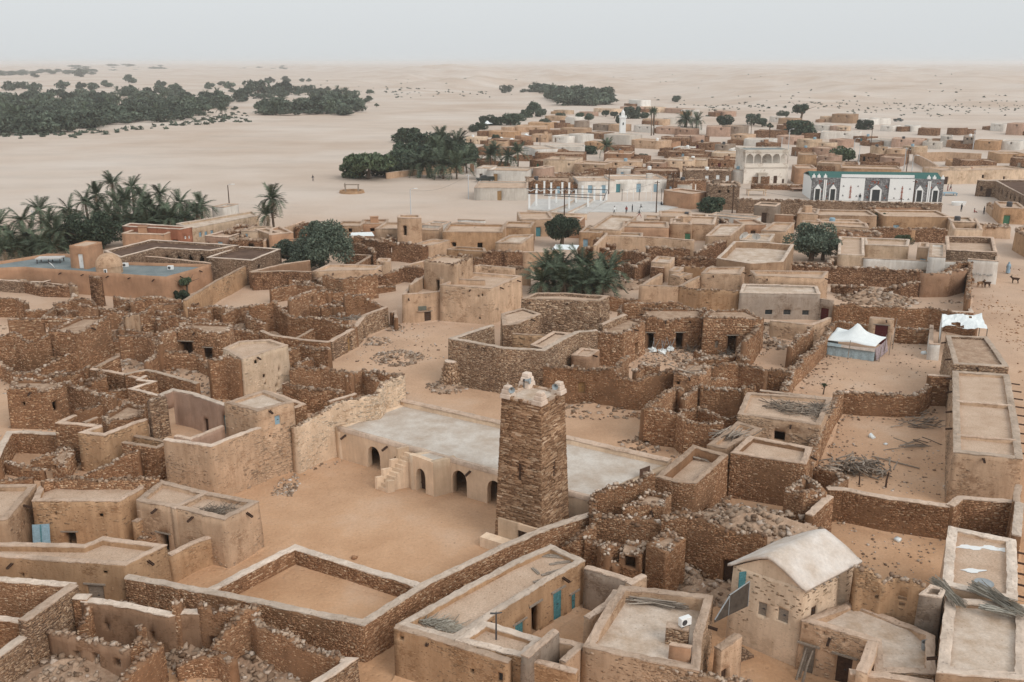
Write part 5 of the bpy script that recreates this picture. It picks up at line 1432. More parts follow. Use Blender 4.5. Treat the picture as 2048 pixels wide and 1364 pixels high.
# balcony parapet of sheet metal and the blue door beside it
b0, b1, b2 = at('N', 1615, 905, 3.0), at('N', 1720, 850, 3.0), at('N', 1870, 780, 3.0)
bal = empty('balcony_rail', (b0[0], b0[1], 3.0), 0, 'dark sheet-metal stair rail fixed to the left side of the gabled house', 'railing')
bo = (-b0[0], -b0[1], -3.0)
for u_, v_, h0, h1 in ((b0, b1, .15, 1.15), (b1, b2, 1.2, 1.5)):
    mb = MB(); d_ = (v_ - u_) / np.linalg.norm(v_ - u_); nn = np.array([-d_[1], d_[0]]) * .02
    V = [g3(u_ - nn, 3.0), g3(v_ - nn, 3.0), g3(v_ - nn, 3 + h1), g3(u_ - nn, 3 + h0), g3(u_ + nn, 3.0), g3(v_ + nn, 3.0), g3(v_ + nn, 3 + h1), g3(u_ + nn, 3 + h0)]
    mb.add(V, [(0, 1, 2, 3), (7, 6, 5, 4), (3, 2, 6, 7), (0, 4, 5, 1), (0, 3, 7, 4), (1, 5, 6, 2)]); mb.build('sheet', M['brownsheet'], bal, bo)
    mb = MB(); mb.tube([g3(u_, 3 + h0), g3(v_, 3 + h1)], .035, 6); mb.tube([g3(v_, 3), g3(v_, 3 + h1)], .035, 6); mb.build('frame', M['metal'], bal, bo)
q_ = at('N', 1840, 590, 4.0)
mb = MB(); mb.box((0, 0, .8), (.6, .06, 1.6)); mb.box((0, -.04, .5), (.5, .03, .06)); mb.box((0, -.04, 1.1), (.5, .03, .06)); tag(mb.build('blue_door', M['teal'], None, (q_[0] , q_[1], 3.0), .3), 'narrow teal door behind the metal stair rail of the gabled house', 'door')
W('N', [(1640, 1110), (1720, 1060), (1800, 1000)], 2.9, 'pc', .4, col='tan', ops=[('d', 1610, 1080, .7, 1.7, 'woodd')])
# terrace house, bottom centre right
P, H = conv('N', [(600, 1095, 3.1), (1060, 1200, 3.1), (1500, 1285, 3.1), (1520, 1010, 3.7), (1605, 702, 3.7), (1150, 650, 3.6), (890, 625, 3.6), (720, 880, 3.6)], 3)
P, H = ccw(P, H)
B_world(P, H, 'mc', col='tan', zroof=2.95, roof='rpale', t=.42, label='tan house with white roof terrace carrying an air conditioner and a pole bundle')
W('N', [(1420, 948), (1245, 920)], 3.9, 'lc', .5)
B('N', [(1265, 1075), (1430, 1105), (1440, 1085), (1285, 1060)], 3.75, 'pc', [], col='orange', par=.1, base=2.8, roof='rsand', t=.15, label='small orange plastered niche box on the white roof terrace', name='niche_box', cat='niche')
W('N', [(600, 1100), (900, 1170), (1200, 1235), (1900, 1375)], 2.9, 'm', .4, col='tan')
# house with teal doors
B('X', [(792, 1251), (900, 1190), (1016, 1128), (1101, 1090), (1170, 1121), (1092, 1166), (1010, 1216), (910, 1281)], 2.9, 'mc', [('d', 1115, 1222, .85, 2.0, 'teal'), ('d', 1147, 1220, .55, 1.2, 'teal'), ('d', 1070, 1238, .75, 2.0, None), ('d', 1038, 1248, .8, 1.5, 'teal')], col='ochre', par=.25, roof='rsand', label='long ochre house with teal doors below the court wall', cop='copingw')
B('X', [(910, 1282), (968, 1243), (1087, 1278), (1048, 1316)], 2.95, 'mc', [('w', 946, 1306, .2, .22, None)], col='ochre', par=.22, roof='rsand', label='square front room of the teal-door house, bottom edge', cop='copingw')
W('N', [(150, 1172), (395, 970)], 3.5, 'pc', .4, col='grey')
W('N', [(390, 1036), (580, 1086), (440, 1205)], 2.9, 'pc', .36, col='tan')
W('N', [(180, 1190), (350, 1232), (555, 1287)], 2.95, 'mc', .36, col='ochre')
W('M', [(1125, 938), (1400, 1012), (1700, 1112), (2004, 1205)], 2.9, 'mc', .4, col='ochre', ops=[('w', 1187, 1010, .25, .25, None), ('w', 1672, 1242, .25, .25, None), ('w', 1945, 1310, .3, .55, 'metald')])
W('N', [(622, 477), (970, 582)], 2.7, 'pc', .4, col='grey')
W('N', [(950, 612), (1072, 546)], 2.7, 'mc', .4, col='tan')
W('N', [(630, 872), (790, 760), (860, 660)], 3.0, 'pc', .36, col='tan')
# ruins between the minaret and the gabled house
W('N', [(450, 322, 1.2), (560, 252, 2.2), (690, 160, 2.8)], 2.2, 'r', .55)
W('N', [(690, 62), (880, 92), (1060, 112), (1225, 150)], 3.0, 'r', .5)
W('N', [(1210, 98, 3.6), (1420, 92, 3.9), (1700, 172, 3.9), (2020, 235, 3.9)], 3.9, 'r', .5, ops=[('d', 1650, 490, .9, 1.9, 'woodd'), ('w', 1455, 470, .3, .4, None)], label='high ragged rubble wall with dark plank doorway, left of the gabled house')
B('N', [(1092, 292), (1242, 362), (1392, 262), (1245, 202)], 3.3, 'r', [], par=.1, roof='rrub', label='square rubble stump topped with loose stones, left of the gabled house', name='rubble_stump')
W('N', [(620, 262), (740, 282), (790, 400)], 2.2, 'r', .5)
W('N', [(730, 330), (830, 300), (880, 290)], 2.4, 'r', .5)
W('N', [(740, 370), (860, 470)], 1.6, 'r', .5)
B('N', [(880, 360), (1050, 400), (1090, 300), (900, 280)], 2.4, 'r', [('w', 960, 430, 1.0, 1.0, None)], par=.05, roof='rrub', label='half-buried rubble chamber with a dark hole, right of the teal-door house', name='rubble_cell')
heap('N', 900, 510, 1.8, .5, 140, .25, single=True, label='stones spilled below the dark hole of the half-buried chamber')
heap('N', 1420, 560, 2.6, .8, 260, .26, single=True, label='big stone heap before the plank doorway, left of the gabled house')
heap('N', 1600, 670, 2.0, .5, 120, .22, single=True, label='low ridge of stones behind the white roof terrace', ex=1.8)
heap('J', 1950, 1240, 3.0, 1.0, 260, .26, z=2.2, single=True, label='pile of pale stones on the terrace behind the gabled house', ex=1.3)
W('J', [(1640, 1182), (1740, 1092), (1862, 1152), (1800, 1200)], 2.6, 'r', .45)
W('J', [(1250, 1152), (1420, 1140), (1560, 1165)], 3.2, 'r', .5)
W('J', [(1560, 1150), (1650, 1110), (1760, 1000)], 2.0, 'r', .5)
# RIGHT MIDDLE (crop G, F top)
B('X', [(1479, 586), (1641, 588), (1634, 572), (1486, 568)], 3.4, 'pc', [('w', 1537, 624, .9, .6, 'glass'), ('w', 1574, 624, .9, .6, 'glass'), ('w', 1611, 625, .9, .6, 'glass')], col='grey', par=.2, roof='rpale', label='grey house with three square dark windows beyond the tent', cop='copingw')
W('G', [(470, 530), (570, 545)], 2.8, 'pc', .4, col='grey', ops=[('d', 505, 640, 1.0, 1.7, 'maroon')])
B('X', [(1510, 552), (1646, 557), (1657, 543), (1500, 541)], 4.3, 'mc', [], col='tan', par=.3, label='tan house with long parapet behind the three-window house')
B('X', [(1402, 547), (1481, 549), (1490, 534), (1415, 535)], 3.8, 'mc', [], col='tan', par=.2)
W('F', [(1232, 345), (1150, 388), (1075, 436), (1370, 446), (1450, 405), (1535, 364)], 3.3, 'mc', .42, col='tan', label='tan walled yard right of the bushy palm clump')
W('F', [(1370, 446), (1550, 476), (1850, 486)], 3.3, 'm', .42, col='ochre')
B('F', [(1300, 352), (1380, 372), (1480, 345), (1400, 335)], 3.0, 'mc', [], col='tan')
B('F', [(1150, 252), (1300, 262), (1337, 216), (1200, 206)], 2.8, 'mc', [], col='tan', roof='rpale')
B('F', [(1150, 290), (1250, 300), (1280, 265), (1190, 258)], 2.2, 'rc', [])
B('F', [(1290, 322), (1372, 330), (1410, 292), (1330, 288)], 2.6, 'pc', [], col='tan', roof='rpale')
W('F', [(830, 172), (900, 152), (1000, 160), (1130, 190)], 2.4, 'r', .5)
W('F', [(930, 250), (1020, 280), (1140, 230)], 2.4, 'r', .5)
W('F', [(1110, 142), (1300, 147), (1460, 152)], 2.4, 'r', .5)
W('F', [(1500, 182), (1640, 112), (1785, 60)], 2.5, 'r', .5)
W('F', [(1340, 222), (1650, 228), (1925, 258)], 2.5, 'r', .5)
W('F', [(705, 126), (790, 42), (1270, 62), (1490, 82)], 3.2, 'mc', .45, col='tan')
W('F', [(580, 140), (700, 135), (830, 150)], 2.3, 'r', .45)
W('F', [(1390, 285), (1560, 300), (1700, 310)], 2.4, 'm', .4, col='ochre')
W('F', [(-10, 168), (140, 172)], 3.0, 'r', .5)
W('F', [(140, 172), (300, 174), (420, 160)], 3.0, 'pc', .4, col='tan')
W('F', [(-20, 285), (200, 300)], 2.6, 'm', .4, col='tan')
heap('F', 1000, 210, 3, .8, 60, .35)
W('G', [(250, 268), (600, 282), (900, 300), (1265, 322)], 2.6, 'r', .5, label='long rubble wall at the back of the stone-heap plot')
W('G', [(1250, 335), (1450, 335), (1600, 300)], 3.4, 'm', .4, col='brown', label='brown plastered wall closing the stone-heap plot on the right')
W('G', [(1440, 310), (1550, 260), (1632, 255), (1620, 420), (1615, 540)], 2.8, 'r', .5)
W('G', [(560, 430, 1.0), (680, 440, 1.4), (800, 430, 1.6), (900, 470, 1.0), (1040, 440, 1.8), (1230, 400, 2.2)], 1.6, 'r', .45)
heap('G', 850, 525, 4.2, 1.2, 240, .36, label='large heap of pale stones, left of two in the walled plot')
heap('G', 1000, 545, 3.4, .9, 160, .36, label='smaller heap of pale stones, right of two in the walled plot')
W('G', [(570, 582), (720, 582), (860, 592), (1330, 606), (1690, 682)], 2.5, 'r', .5, label='rubble wall behind the white tent')
W('G', [(1335, 612), (1480, 630), (1640, 638), (1610, 575)], 1.6, 'rc', .45, cop='copingw')
B('G', [(850, 682), (1040, 698), (1040, 690), (860, 674)], 3.0, 'pc', [('d', 942, 760, 1.45, 2.3, 'maroon')], col='tan', par=.05, t=.15, label='plastered gateway with dark maroon door behind the tent', name='gateway', cat='gate')
W('G', [(550, 720), (700, 722), (870, 735)], 1.8, 'r', .5)
W('G', [(1050, 745), (1180, 760), (1330, 762)], 1.9, 'r', .5)
W('G', [(560, 745), (500, 830), (420, 910), (250, 1080), (180, 1260)], 2.0, 'r', .6, label='ragged rubble wall left of the tent yard')
W('G', [(1300, 1125), (1480, 1135)], 3.0, 'rc', .4)
W('G', [(1330, 740), (1325, 880), (1395, 885)], 1.8, 'pc', .4, col='white')
W('G', [(-10, 1080), (120, 1090), (240, 1105)], 2.4, 'r', .5)
W('G', [(80, 700), (400, 735), (540, 680)], 2.0, 'mc', .45, col='tan')
W('G', [(400, 760), (300, 830), (230, 900)], 2.4, 'r', .5)
W('G', [(0, 1245), (300, 1280), (560, 1310)], 3.0, 'rc', .4)
heap('G', 120, 770, 2.4, .8, 110, .3)
heap('G', 60, 880, 2.4, .6, 80, .3)
# whitewashed house row
B('C', [(960, 1195), (1115, 1202), (1112, 1098), (965, 1092)], 3.2, 'pc', [], col='cream', roof='rsand', par=.3, cop='copingw')
B('C', [(1120, 1140), (1370, 1150), (1380, 1110), (1110, 1100)], 3.0, 'pc', [], col='cream', roof='rsand', par=.3, cop='copingw')
W('C', [(940, 1208), (1110, 1215)], 2.6, 'pc', .4, col='tan')
W('C', [(1110, 1218), (1300, 1225), (1500, 1235), (1720, 1240)], 2.8, 'pc', .4, col='white', ops=[('d', 1465, 1265, .9, 1.5, 'wood'), ('w', 1545, 1258, .4, .4, None)], label='whitewashed street wall with small square window, right of the round tree')
B('C', [(1490, 1210), (1590, 1215), (1590, 1140), (1495, 1135)], 4.0, 'pc', [], col='white', roof='rpale', par=.3)
B('C', [(1425, 1155), (1490, 1160), (1492, 1130), (1430, 1128)], 3.4, 'pc', [('d', 1460, 1210, .9, 1.7, 'blue')], col='tan', label='tan room with pale blue door in the whitewashed house')
B('C', [(1595, 1170), (1890, 1185), (1870, 1098), (1590, 1090)], 4.0, 'lc', [], par=.9, roof='rsand', t=.4, label='stone-parapet house at the corner of the whitewashed row')
W('C', [(1720, 1222), (1890, 1235), (1893, 1200)], 3.4, 'pc', .4, col='white', label='whitewashed end wall with dark painted script at the street corner', name='painted_wall')
# THE TOWN BEHIND (crops A, B, C)
big = B('C', [(250, 1218), (350, 1120), (530, 1125), (702, 1140), (640, 1240), (445, 1250)], 3.7, 'mc', [], col='tan', par=.9, roof='rpale', t=.45, label='tan house with deep white-floored roof tray left of the round tree', cop='copingw')
B('C', [(385, 1112), (560, 1122), (590, 1078), (430, 1078)], 3.2, 'pc', [], col='cream', roof='rpale', cop='copingw')
B('C', [(510, 1056), (655, 1062), (706, 1012), (580, 1010)], 3.4, 'pc', [], col='tan')
B('C', [(185, 1087), (330, 1088), (416, 1020), (262, 1020)], 3.2, 'pc', [], col='tan', roof='rpale')
FH('C', -10, 1012, 235, 1022, 3.0, 9, 'tan', ops=[('d', 85, 1085, 1.0, 1.6, 'green')], label='tan house with green door below the dark stone block')
FH('C', 410, 1024, 540, 1022, 2.8, 6, 'orange')
FH('C', 722, 956, 842, 962, 3.2, 7, 'tan')
FH('C', 845, 966, 1188, 972, 3.0, 7, 'tan')
FH('C', 860, 1010, 1110, 1014, 2.6, 4, 'tan')
FH('C', 1230, 972, 1620, 978, 3.0, 8, 'ochre', ops=[('w', 1300, 1033, 1.1, .6, 'blue')], label='ochre house with blue shutter below the stripe-decorated hall')
FH('C', 1622, 1004, 1765, 1010, 2.8, 6, 'tan', roof='rpale')
W('C', [(1620, 1000), (1640, 1045), (1800, 1050), (1760, 985)], 2.6, 'pc', .4, col='cream')
W('C', [(1140, 1045), (1400, 1045), (1600, 1052)], 2.4, 'r', .5)
W('C', [(1200, 1048), (1600, 1056)], 2.2, 'pc', .4, col='ochre')
FH('C', 755, 1024, 1140, 1040, 2.6, 5, 'tan', style='mc')
FH('C', 800, 1060, 950, 1064, 2.4, 4, 'ochre')
W('C', [(700, 1240), (900, 1255), (940, 1200)], 2.4, 'r', .5)
FH('C', 470, 908, 596, 916, 3.4, 5, 'grey', ops=[('d', 528, 958, 1.0, 2.0, 'woodd')], label='small grey house with dark door below the terrace wall')
FH('C', 200, 966, 470, 990, 2.2, 4, 'white')
FH('C', 0, 975, 200, 980, 2.4, 4, 'ochre')
W('C', [(590, 962), (700, 968)], 2.8, 'pc', .4, col='orange')
FH('C', 195, 792, 385, 796, 5.2, 7, 'grey', style='l', ops=[('w', 265, 828, .5, .6, None), ('w', 318, 828, .5, .6, None)], label='dark two-storey stone block with two small windows', roof='rsand')
FH('C', 105, 842, 196, 830, 3.4, 8, 'orange')
FH('C', 1915, 922, 2060, 928, 3.2, 9, 'ochre', ops=[('d', 1940, 1030, 1.2, 1.7, 'green')], label='ochre house with green door at the right edge of the street')
B('C', [(1998, 1055), (2100, 1110), (2140, 1060), (2060, 1030)], 3.4, 'p', [], col='ochre', label='ochre house corner at the right picture edge beside the street')
# rubble terrace wall below the decorated hall
W('C', [(368, 872), (800, 884), (1100, 892), (1568, 902)], 3.0, 'l', .5, label='long rubble terrace wall below the decorated hall', ragged=.03)
W('C', [(450, 785), (600, 790), (795, 795)], 1.2, 'r', .5)
# the decorated hall
hall = empty('decorated_hall', (*at('C', 1180, 890), 0), 0, 'long hall with white and dark stone facade, red triangles and green roof', 'hall')
h0, h1 = at('C', 800, 878), at('C', 1566, 890)
hu = (h1 - h0); HL = np.linalg.norm(hu); hu = hu / HL; hn = np.array([-hu[1], hu[0]])
hang = math.atan2(hu[1], hu[0]); hall.location = (h0[0], h0[1], 0); hall.rotation_euler = (0, 0, hang)
sh = HL / 766.0                                   # metres per picture unit along the facade
HHT = 5.2
D_ = 11
def hx(x): return (x - 800) * sh
for (xa, xb, mt, nm) in ((800, 965, 'dstone', 'facade_panel'), (965, 1108, 'whitep', 'facade_panel'), (1108, 1252, 'dstone', 'facade_panel'), (1252, 1395, 'whitep', 'facade_panel'), (1395, 1566, 'dstone', 'facade_panel')):
    a_, b_ = hx(xa), hx(xb); prd = .25 if mt == 'whitep' else 0
    mb = MB(); mb.box(((a_ + b_) / 2, .3 - prd / 2, HHT / 2 - .15), (b_ - a_ - .004, .6 + prd, HHT + .3)); mb.build(nm, M[mt], hall)
mb = MB(); mb.box((HL / 2, D_ + .3, HHT / 2 - .2), (HL - .02, .5, HHT)); mb.box((.3, D_ / 2 + .35, HHT / 2 - .2), (.5, D_ - .6, HHT)); mb.box((HL - .3, D_ / 2 + .35, HHT / 2 - .2), (.5, D_ - .6, HHT)); mb.build('walls', M['whitep'], hall)
# green pitched roof
V = [(-.1, .35, HHT - .6), (HL + .1, .35, HHT - .6), (HL + .1, 5.8, HHT + .9), (-.1, 5.8, HHT + .9), (HL + .1, 11.4, HHT - .2), (-.1, 11.4, HHT - .2)]
mb = MB(); mb.add(V + [(x_, y_, z_ - .12) for x_, y_, z_ in V], [(0, 1, 2, 3), (3, 2, 4, 5), (7, 6, 9, 8), (8, 9, 11, 10), (0, 6, 7, 1), (5, 4, 10, 11), (0, 3, 9, 6), (3, 5, 11, 9), (1, 7, 8, 2), (2, 8, 10, 4)]); mb.build('roof', M['tile'], hall)
mb = MB(); mb.box((HL / 2, .42, HHT + .42), (hx(1390) - hx(968), .5, .75)); mb.build('white_fascia', M['whitep'], hall)
mb = MB(); mb.box((HL / 2, .2, HHT + .1), (HL * .56, .12, .12)); mb.build('cornice', M['dstone'], hall)
for x in list(range(975, 1105, 18)) + list(range(1262, 1392, 18)):
    mb = MB(); mb.box((hx(x), .02, HHT - .15), (.28, .22, .3)); mb.build('dentil', M['dstone'], hall)
for x in (872, 882, 1478, 1488):
    mb = MB(); mb.box((hx(x), -.05, 2.3), (.28, .3, 4.9)); mb.build('pilaster', M['whitep'], hall)
for x in (808, 838, 876, 1478, 1510, 1558):
    mb = MB(); mb.box((hx(x), .3, HHT + .2), (.7, .5, .6)); mb.box((hx(x), .3, HHT + .65), (.35, .4, .5), taper=.4); mb.build('merlon', M['whitep'], hall)
for x, w_ in ((835, 1.05), (925, 1.05), (1178, 1.7), (1430, 1.1), (1522, 1.05)):
    wn_ = MB(); cx = hx(x)
    for sg in (-1, 1): wn_.box((cx + sg * w_ * .62, -.12, 1.35), (w_ * .22, .3, 2.7))
    V = [(cx - w_ * .75, -.27, 2.65), (cx + w_ * .75, -.27, 2.65), (cx, -.27, 3.75), (cx - w_ * .75, .03, 2.65), (cx + w_ * .75, .03, 2.65), (cx, .03, 3.75)]
    wn_.add(V, [(0, 1, 2), (5, 4, 3), (0, 3, 4, 1), (1, 4, 5, 2), (2, 5, 3, 0)])
    o = wn_.build('window_frame', M['whitep'], hall)
    mb = MB(); mb.box((cx, -.03, 1.35), (w_ * 1.02, .1, 2.6)); mb.build('window_pane', M['metal'] if False else M['dwin'] if 'dwin' in M else M['glass'], o)
rr_ = random.Random(4)
for x, y in [(985, 805), (1070, 805), (985, 855), (1065, 858), (1285, 815), (1372, 815), (1285, 865), (1370, 870)]:
    cx, cz = hx(x), (880 - y) * sh * 1.12
    mb = MB(); mb.add([(cx - .22, -.3, cz), (cx + .22, -.3, cz), (cx, -.3, cz + .42), (cx - .22, -.2, cz), (cx + .22, -.2, cz), (cx, -.2, cz + .42)], [(0, 1, 2), (5, 4, 3), (0, 3, 4, 1), (1, 4, 5, 2), (2, 5, 3, 0)]); mb.build('triangle_ornament', M['dstone'], hall)
for x in (1028, 1328):
    cx = hx(x); mb = MB()
    for k in range(9):
        w_ = (.55, .45, .4, .3, .55, .4, .3, .45, .22)[k]; mb.box((cx, -.28, .75 + k * .33), (w_, .1, .24), taper=.6)
    mb.build('stepped_ornament', M['redst'], hall)
for k in range(46):
    x = rr_.choice([rr_.uniform(810, 955), rr_.uniform(1118, 1245), rr_.uniform(1402, 1560)]); z_ = rr_.uniform(2.9 if rr_.random() < .6 else .4, HHT - .6)
    if any(abs(x - q_) < 22 for q_ in (835, 925, 1430, 1522)) and z_ < 3.9 or abs(x - 1178) < 36 and z_ < 3.9: continue
    mb = MB(); mb.box((hx(x), -.03, z_), (.26, .1, .3)); mb.build('red_stone', M['redst'], hall)
M['villa'] = plaster('villa_limewash', (.80, .74, .66), var=.06, pits=.0, stain=.15)
# the white villa
v0, v1 = at('C', 405, 782), at('C', 662, 780)
vu = v1 - v0; VL = np.linalg.norm(vu); vang = math.atan2(vu[1], vu[0])
villa = empty('white_villa', (v0[0], v0[1], 0), vang, 'two-storey whitish villa with row of arches along the upper balcony', 'villa')
VH = 8.4; VD = 9.0
mb = MB(); mb.box((VL / 2, VD / 2 + .0, 2.0), (VL, VD, 4.3)); mb.build('ground_floor', M['villa'], villa)
mb = MB(); mb.box((VL / 2, VD / 2 + 1.2, 6.2), (VL - .3, VD - 2.5, 4.0)); mb.build('upper_room', M['villa'], villa)
mb = MB(); mb.box((VL / 2, VD / 2, VH - .15), (VL + .2, VD + .2, .3)); mb.box((VL / 2, .12, VH + .15), (VL + .2, .25, .6)); mb.box((.12, VD / 2, VH + .15), (.25, VD, .58)); mb.box((VL - .12, VD / 2, VH + .15), (.25, VD, .58)); mb.box((VL / 2, VD - .1, VH + .15), (VL, .25, .56)); mb.build('parapet', M['villa'], villa)
mb = MB(); mb.box((VL / 2, VD / 2, VH + .06), (VL - .6, VD - .6, .1)); mb.build('roof', M['rgrey'], villa)
mb = MB(); mb.box((VL / 2, -.05, 4.35), (VL + .1, .5, .3)); mb.box((VL / 2, .05, 4.9), (VL, .16, .8)); mb.build('balcony', M['villa'], villa)
# arcade of five arches: spandrel strip with round openings
N5 = [(.02, .2), (.2, .38), (.38, .62), (.62, .8), (.8, .98)]
mb = MB()
for a_, b_ in N5:
    xa, xb = a_ * VL, b_ * VL; w_ = xb - xa; K_ = 14
    mb.box((xa, .15, 6.2), (.22, .3, 3.9))
    sp_ = 6.3; rs = 1.45
    for k in range(K_):
        f0, f1 = k / K_, (k + 1) / K_
        zf = lambda f: sp_ + rs * math.sqrt(max(0, 1 - (2 * f - 1) ** 2)) ** 1.1
        x0_, x1_ = xa + w_ * f0, xa + w_ * f1
        V = [(x0_, .02, zf(f0)), (x1_, .02, zf(f1)), (x1_, .02, 8.2), (x0_, .02, 8.2), (x0_, .28, zf(f0)), (x1_, .28, zf(f1)), (x1_, .28, 8.2), (x0_, .28, 8.2)]
        mb.add(V, [(0, 1, 2, 3), (7, 6, 5, 4), (4, 5, 1, 0), (3, 2, 6, 7)])
mb.box((VL * .98, .15, 6.2), (.22, .3, 3.9)); mb.build('arcade', M['villa'], villa)
for x_, w_, h_ in ((.22, .8, 1.6), (.39, 1.2, 1.9), (.72, .9, 1.9), (.9, .5, 1.0)):
    mb = MB(); mb.box((x_ * VL, -.02, h_ / 2 + .1), (w_, .14, h_)); mb.build('door', M['woodd'] if x_ > .7 else M['tan'], villa)
mb = MB(); mb.box((VL * .4, -.7, 1.35), (2.3, 1.3, 2.7)); mb.box((VL * .4, -.75, 2.8), (2.6, 1.5, .2)); o = mb.build('porch', M['villa'], villa)
mb = MB(); mb.box((VL * .4, -1.34, 1.0), (1.1, .1, 2.0)); mb.build('porch_door_or_shade', M['woodd'], o)
for x_ in (.1, .3, .55, .75, .92):
    mb = MB(); mb.box((x_ * VL, -.18, 7.6), (.12, .4, .1)); mb.build('drain_spout', M['woodd'], villa)
FH('C', 50, 705, 335, 712, 3.6, 9, 'grey', style='l', ops=[('w', 192, 755, .9, 1.8, 'whitep'), ('w', 256, 752, .9, 1.8, 'whitep'), ('w', 312, 755, .9, 1.8, 'whitep')], label='grey stone building with three white shutters left of the villa', roof='rsand')
FH('C', 335, 700, 405, 704, 3.4, 7, 'white', roof='rpale')
FH('C', 20, 790, 130, 785, 2.2, 5, 'white')
FH('C', 716, 692, 836, 694, 4.2, 9, 'orange', label='tall orange house wall right of the villa')
FH('C', 735, 612, 836, 614, 4.6, 8, 'ochre')
FH('C', 836, 662, 985, 668, 3.0, 8, 'tan', ops=[('d', 815, 670, .8, 1.2, None)])
FH('C', 980, 690, 1330, 700, 3.0, 9, 'ochre')
# white buildings by the playing court
FH('B', 795, 692, 880, 694, 3.2, 8, 'white')
FH('B', 860, 702, 1095, 708, 2.9, 9, 'white', ops=[('d', 910, 735, 1.2, 1.9, 'woody')], label='white house with brown door right of the pickup truck')
FH('B', 785, 806, 1092, 808, 2.9, 12, 'white', ops=[('d', 933, 845, 1.0, 2.2, 'woody')], label='long white building with brown door left of the playing court')
FH('B', 1092, 768, 1366, 768, 3.0, 10, 'ochre', style='r', roof='rrub')
FH('B', 1395, 768, 1612, 766, 3.0, 10, 'white', ops=[('d', 1463, 820, 1.1, 2.0, 'blue'), ('d', 1543, 820, 1.1, 2.0, 'blue')], label='white building with two pale blue doors behind the playing court')
FH('B', 1585, 758, 1912, 755, 3.2, 10, 'white', ops=[('d', 1627, 815, 1.1, 2.1, 'teal'), ('d', 1747, 812, 1.1, 2.1, 'blue'), ('d', 1847, 808, 1.1, 2.0, 'blue')], label='longer white building with three blue doors behind the playing court')
FH('B', 1912, 760, 1980, 770, 3.2, 10, 'brown', style='r', roof='rrub')
FH('B', 1975, 790, 2060, 792, 2.4, 5, 'white')
FH('B', 1190, 640, 1372, 646, 3.6, 10, 'cream', ops=[('w', 1340, 670, .5, .6, None)])
for a in ((1372, 664, 1546, 672, 3.0, 8, 'tan'), (1546, 652, 1765, 656, 3.0, 8, 'tan'), (1720, 704, 1990, 708, 2.8, 8, 'brown'), (1660, 730, 1720, 742, 2.8, 5, 'ochre'), (1900, 645, 2060, 650, 3.2, 9, 'tan'),
          (1170, 564, 1432, 566, 3.0, 8, 'white'), (1140, 602, 1432, 606, 2.8, 8, 'brown'), (1545, 604, 1702, 608, 3.0, 8, 'orange'), (1702, 524, 1880, 534, 3.0, 8, 'tan'), (1880, 514, 2060, 516, 3.0, 8, 'brown'),
          (1432, 536, 1540, 542, 2.6, 6, 'ochre'), (870, 474, 1022, 478, 2.6, 8, 'ochre'), (1022, 446, 1200, 448, 2.6, 9, 'tan'), (1060, 506, 1122, 504, 3.4, 6, 'orange'), (1122, 494, 1212, 496, 3.0, 8, 'tan'),
          (1320, 390, 1372, 394, 4.2, 6, 'orange'), (1372, 414, 1424, 416, 4.0, 6, 'grey'), (1290, 456, 1442, 460, 2.6, 8, 'tan'), (1480, 432, 1572, 436, 3.0, 8, 'grey'), (1572, 434, 1642, 438, 3.2, 8, 'tan'),
          (1100, 424, 1252, 426, 2.6, 8, 'ochre'), (735, 508, 816, 512, 2.6, 6, 'white'), (790, 570, 940, 576, 2.6, 7, 'brown'), (1690, 290, 1762, 294, 4.2, 9, 'orange'), (1770, 404, 1900, 408, 3, 8, 'tan'),
          (1892, 398, 1934, 400, 3, 6, 'white'), (1484, 340, 1602, 346, 2.4, 8, 'cream'), (1200, 384, 1292, 388, 2.6, 6, 'tan'), (1640, 330, 1740, 334, 3, 8, 'tan'), (1762, 330, 1850, 336, 3, 8, 'tan'), (1900, 340, 2030, 346, 2.6, 8, 'tan'),
          (1720, 440, 1830, 446, 3, 8, 'ochre'), (1850, 450, 1960, 454, 3, 8, 'orange'), (1960, 460, 2060, 464, 3, 8, 'tan'), (1240, 500, 1330, 506, 2.6, 8, 'ochre'), (1340, 490, 1410, 496, 3.2, 7, 'cream'), (1440, 480, 1540, 486, 2.6, 8, 'brown'),
          (800, 640, 830, 650, 2.6, 5, 'brown'), (1075, 560, 1140, 580, 3.6, 8, 'orange'), (1430, 700, 1500, 705, 2.4, 6, 'brown'), (1545, 560, 1690, 566, 2.6, 6, 'brown'), (1950, 570, 2050, 574, 2.6, 7, 'white'), (1900, 590, 2040, 596, 2.4, 6, 'brown'),
          (1250, 350, 1330, 354, 2.4, 6, 'tan'), (1400, 360, 1470, 364, 2.4, 6, 'ochre'), (960, 452, 1050, 456, 2.2, 7, 'tan'), (880, 520, 1040, 526, 2.4, 7, 'brown'), (1180, 470, 1290, 474, 2.4, 7, 'brown'), (1990, 395, 2060, 400, 2.6, 7, 'tan'),
          (1110, 640, 1190, 648, 2.8, 7, 'brown'), (1130, 690, 1190, 694, 3.2, 6, 'cream'), (1370, 730, 1440, 736, 2.6, 6, 'brown'), (1620, 690, 1700, 694, 2.8, 6, 'tan'), (1790, 660, 1890, 664, 2.8, 7, 'ochre')):
    rub = a[6] == 'brown'
    y_ = a[1]
    wn = [('w', a[0] + (a[2] - a[0]) * f_, y_ + 14, .6, .7, None) for f_ in ((.3, .7) if (a[0] * 7) % 3 else (.5,))] if a[2] - a[0] > 90 and not rub else []
    if not rub and (a[0] * 13 + a[1] * 7) % 5 < 2: a = a[:6] + (('white', 'cream', 'pink')[(a[0] + a[1]) % 3],)
    FH('B', *a, style='r' if rub else 'pc', roof='rrub' if rub else ('rpale' if a[6] in ('white', 'cream') else 'rsand'), ops=wn)
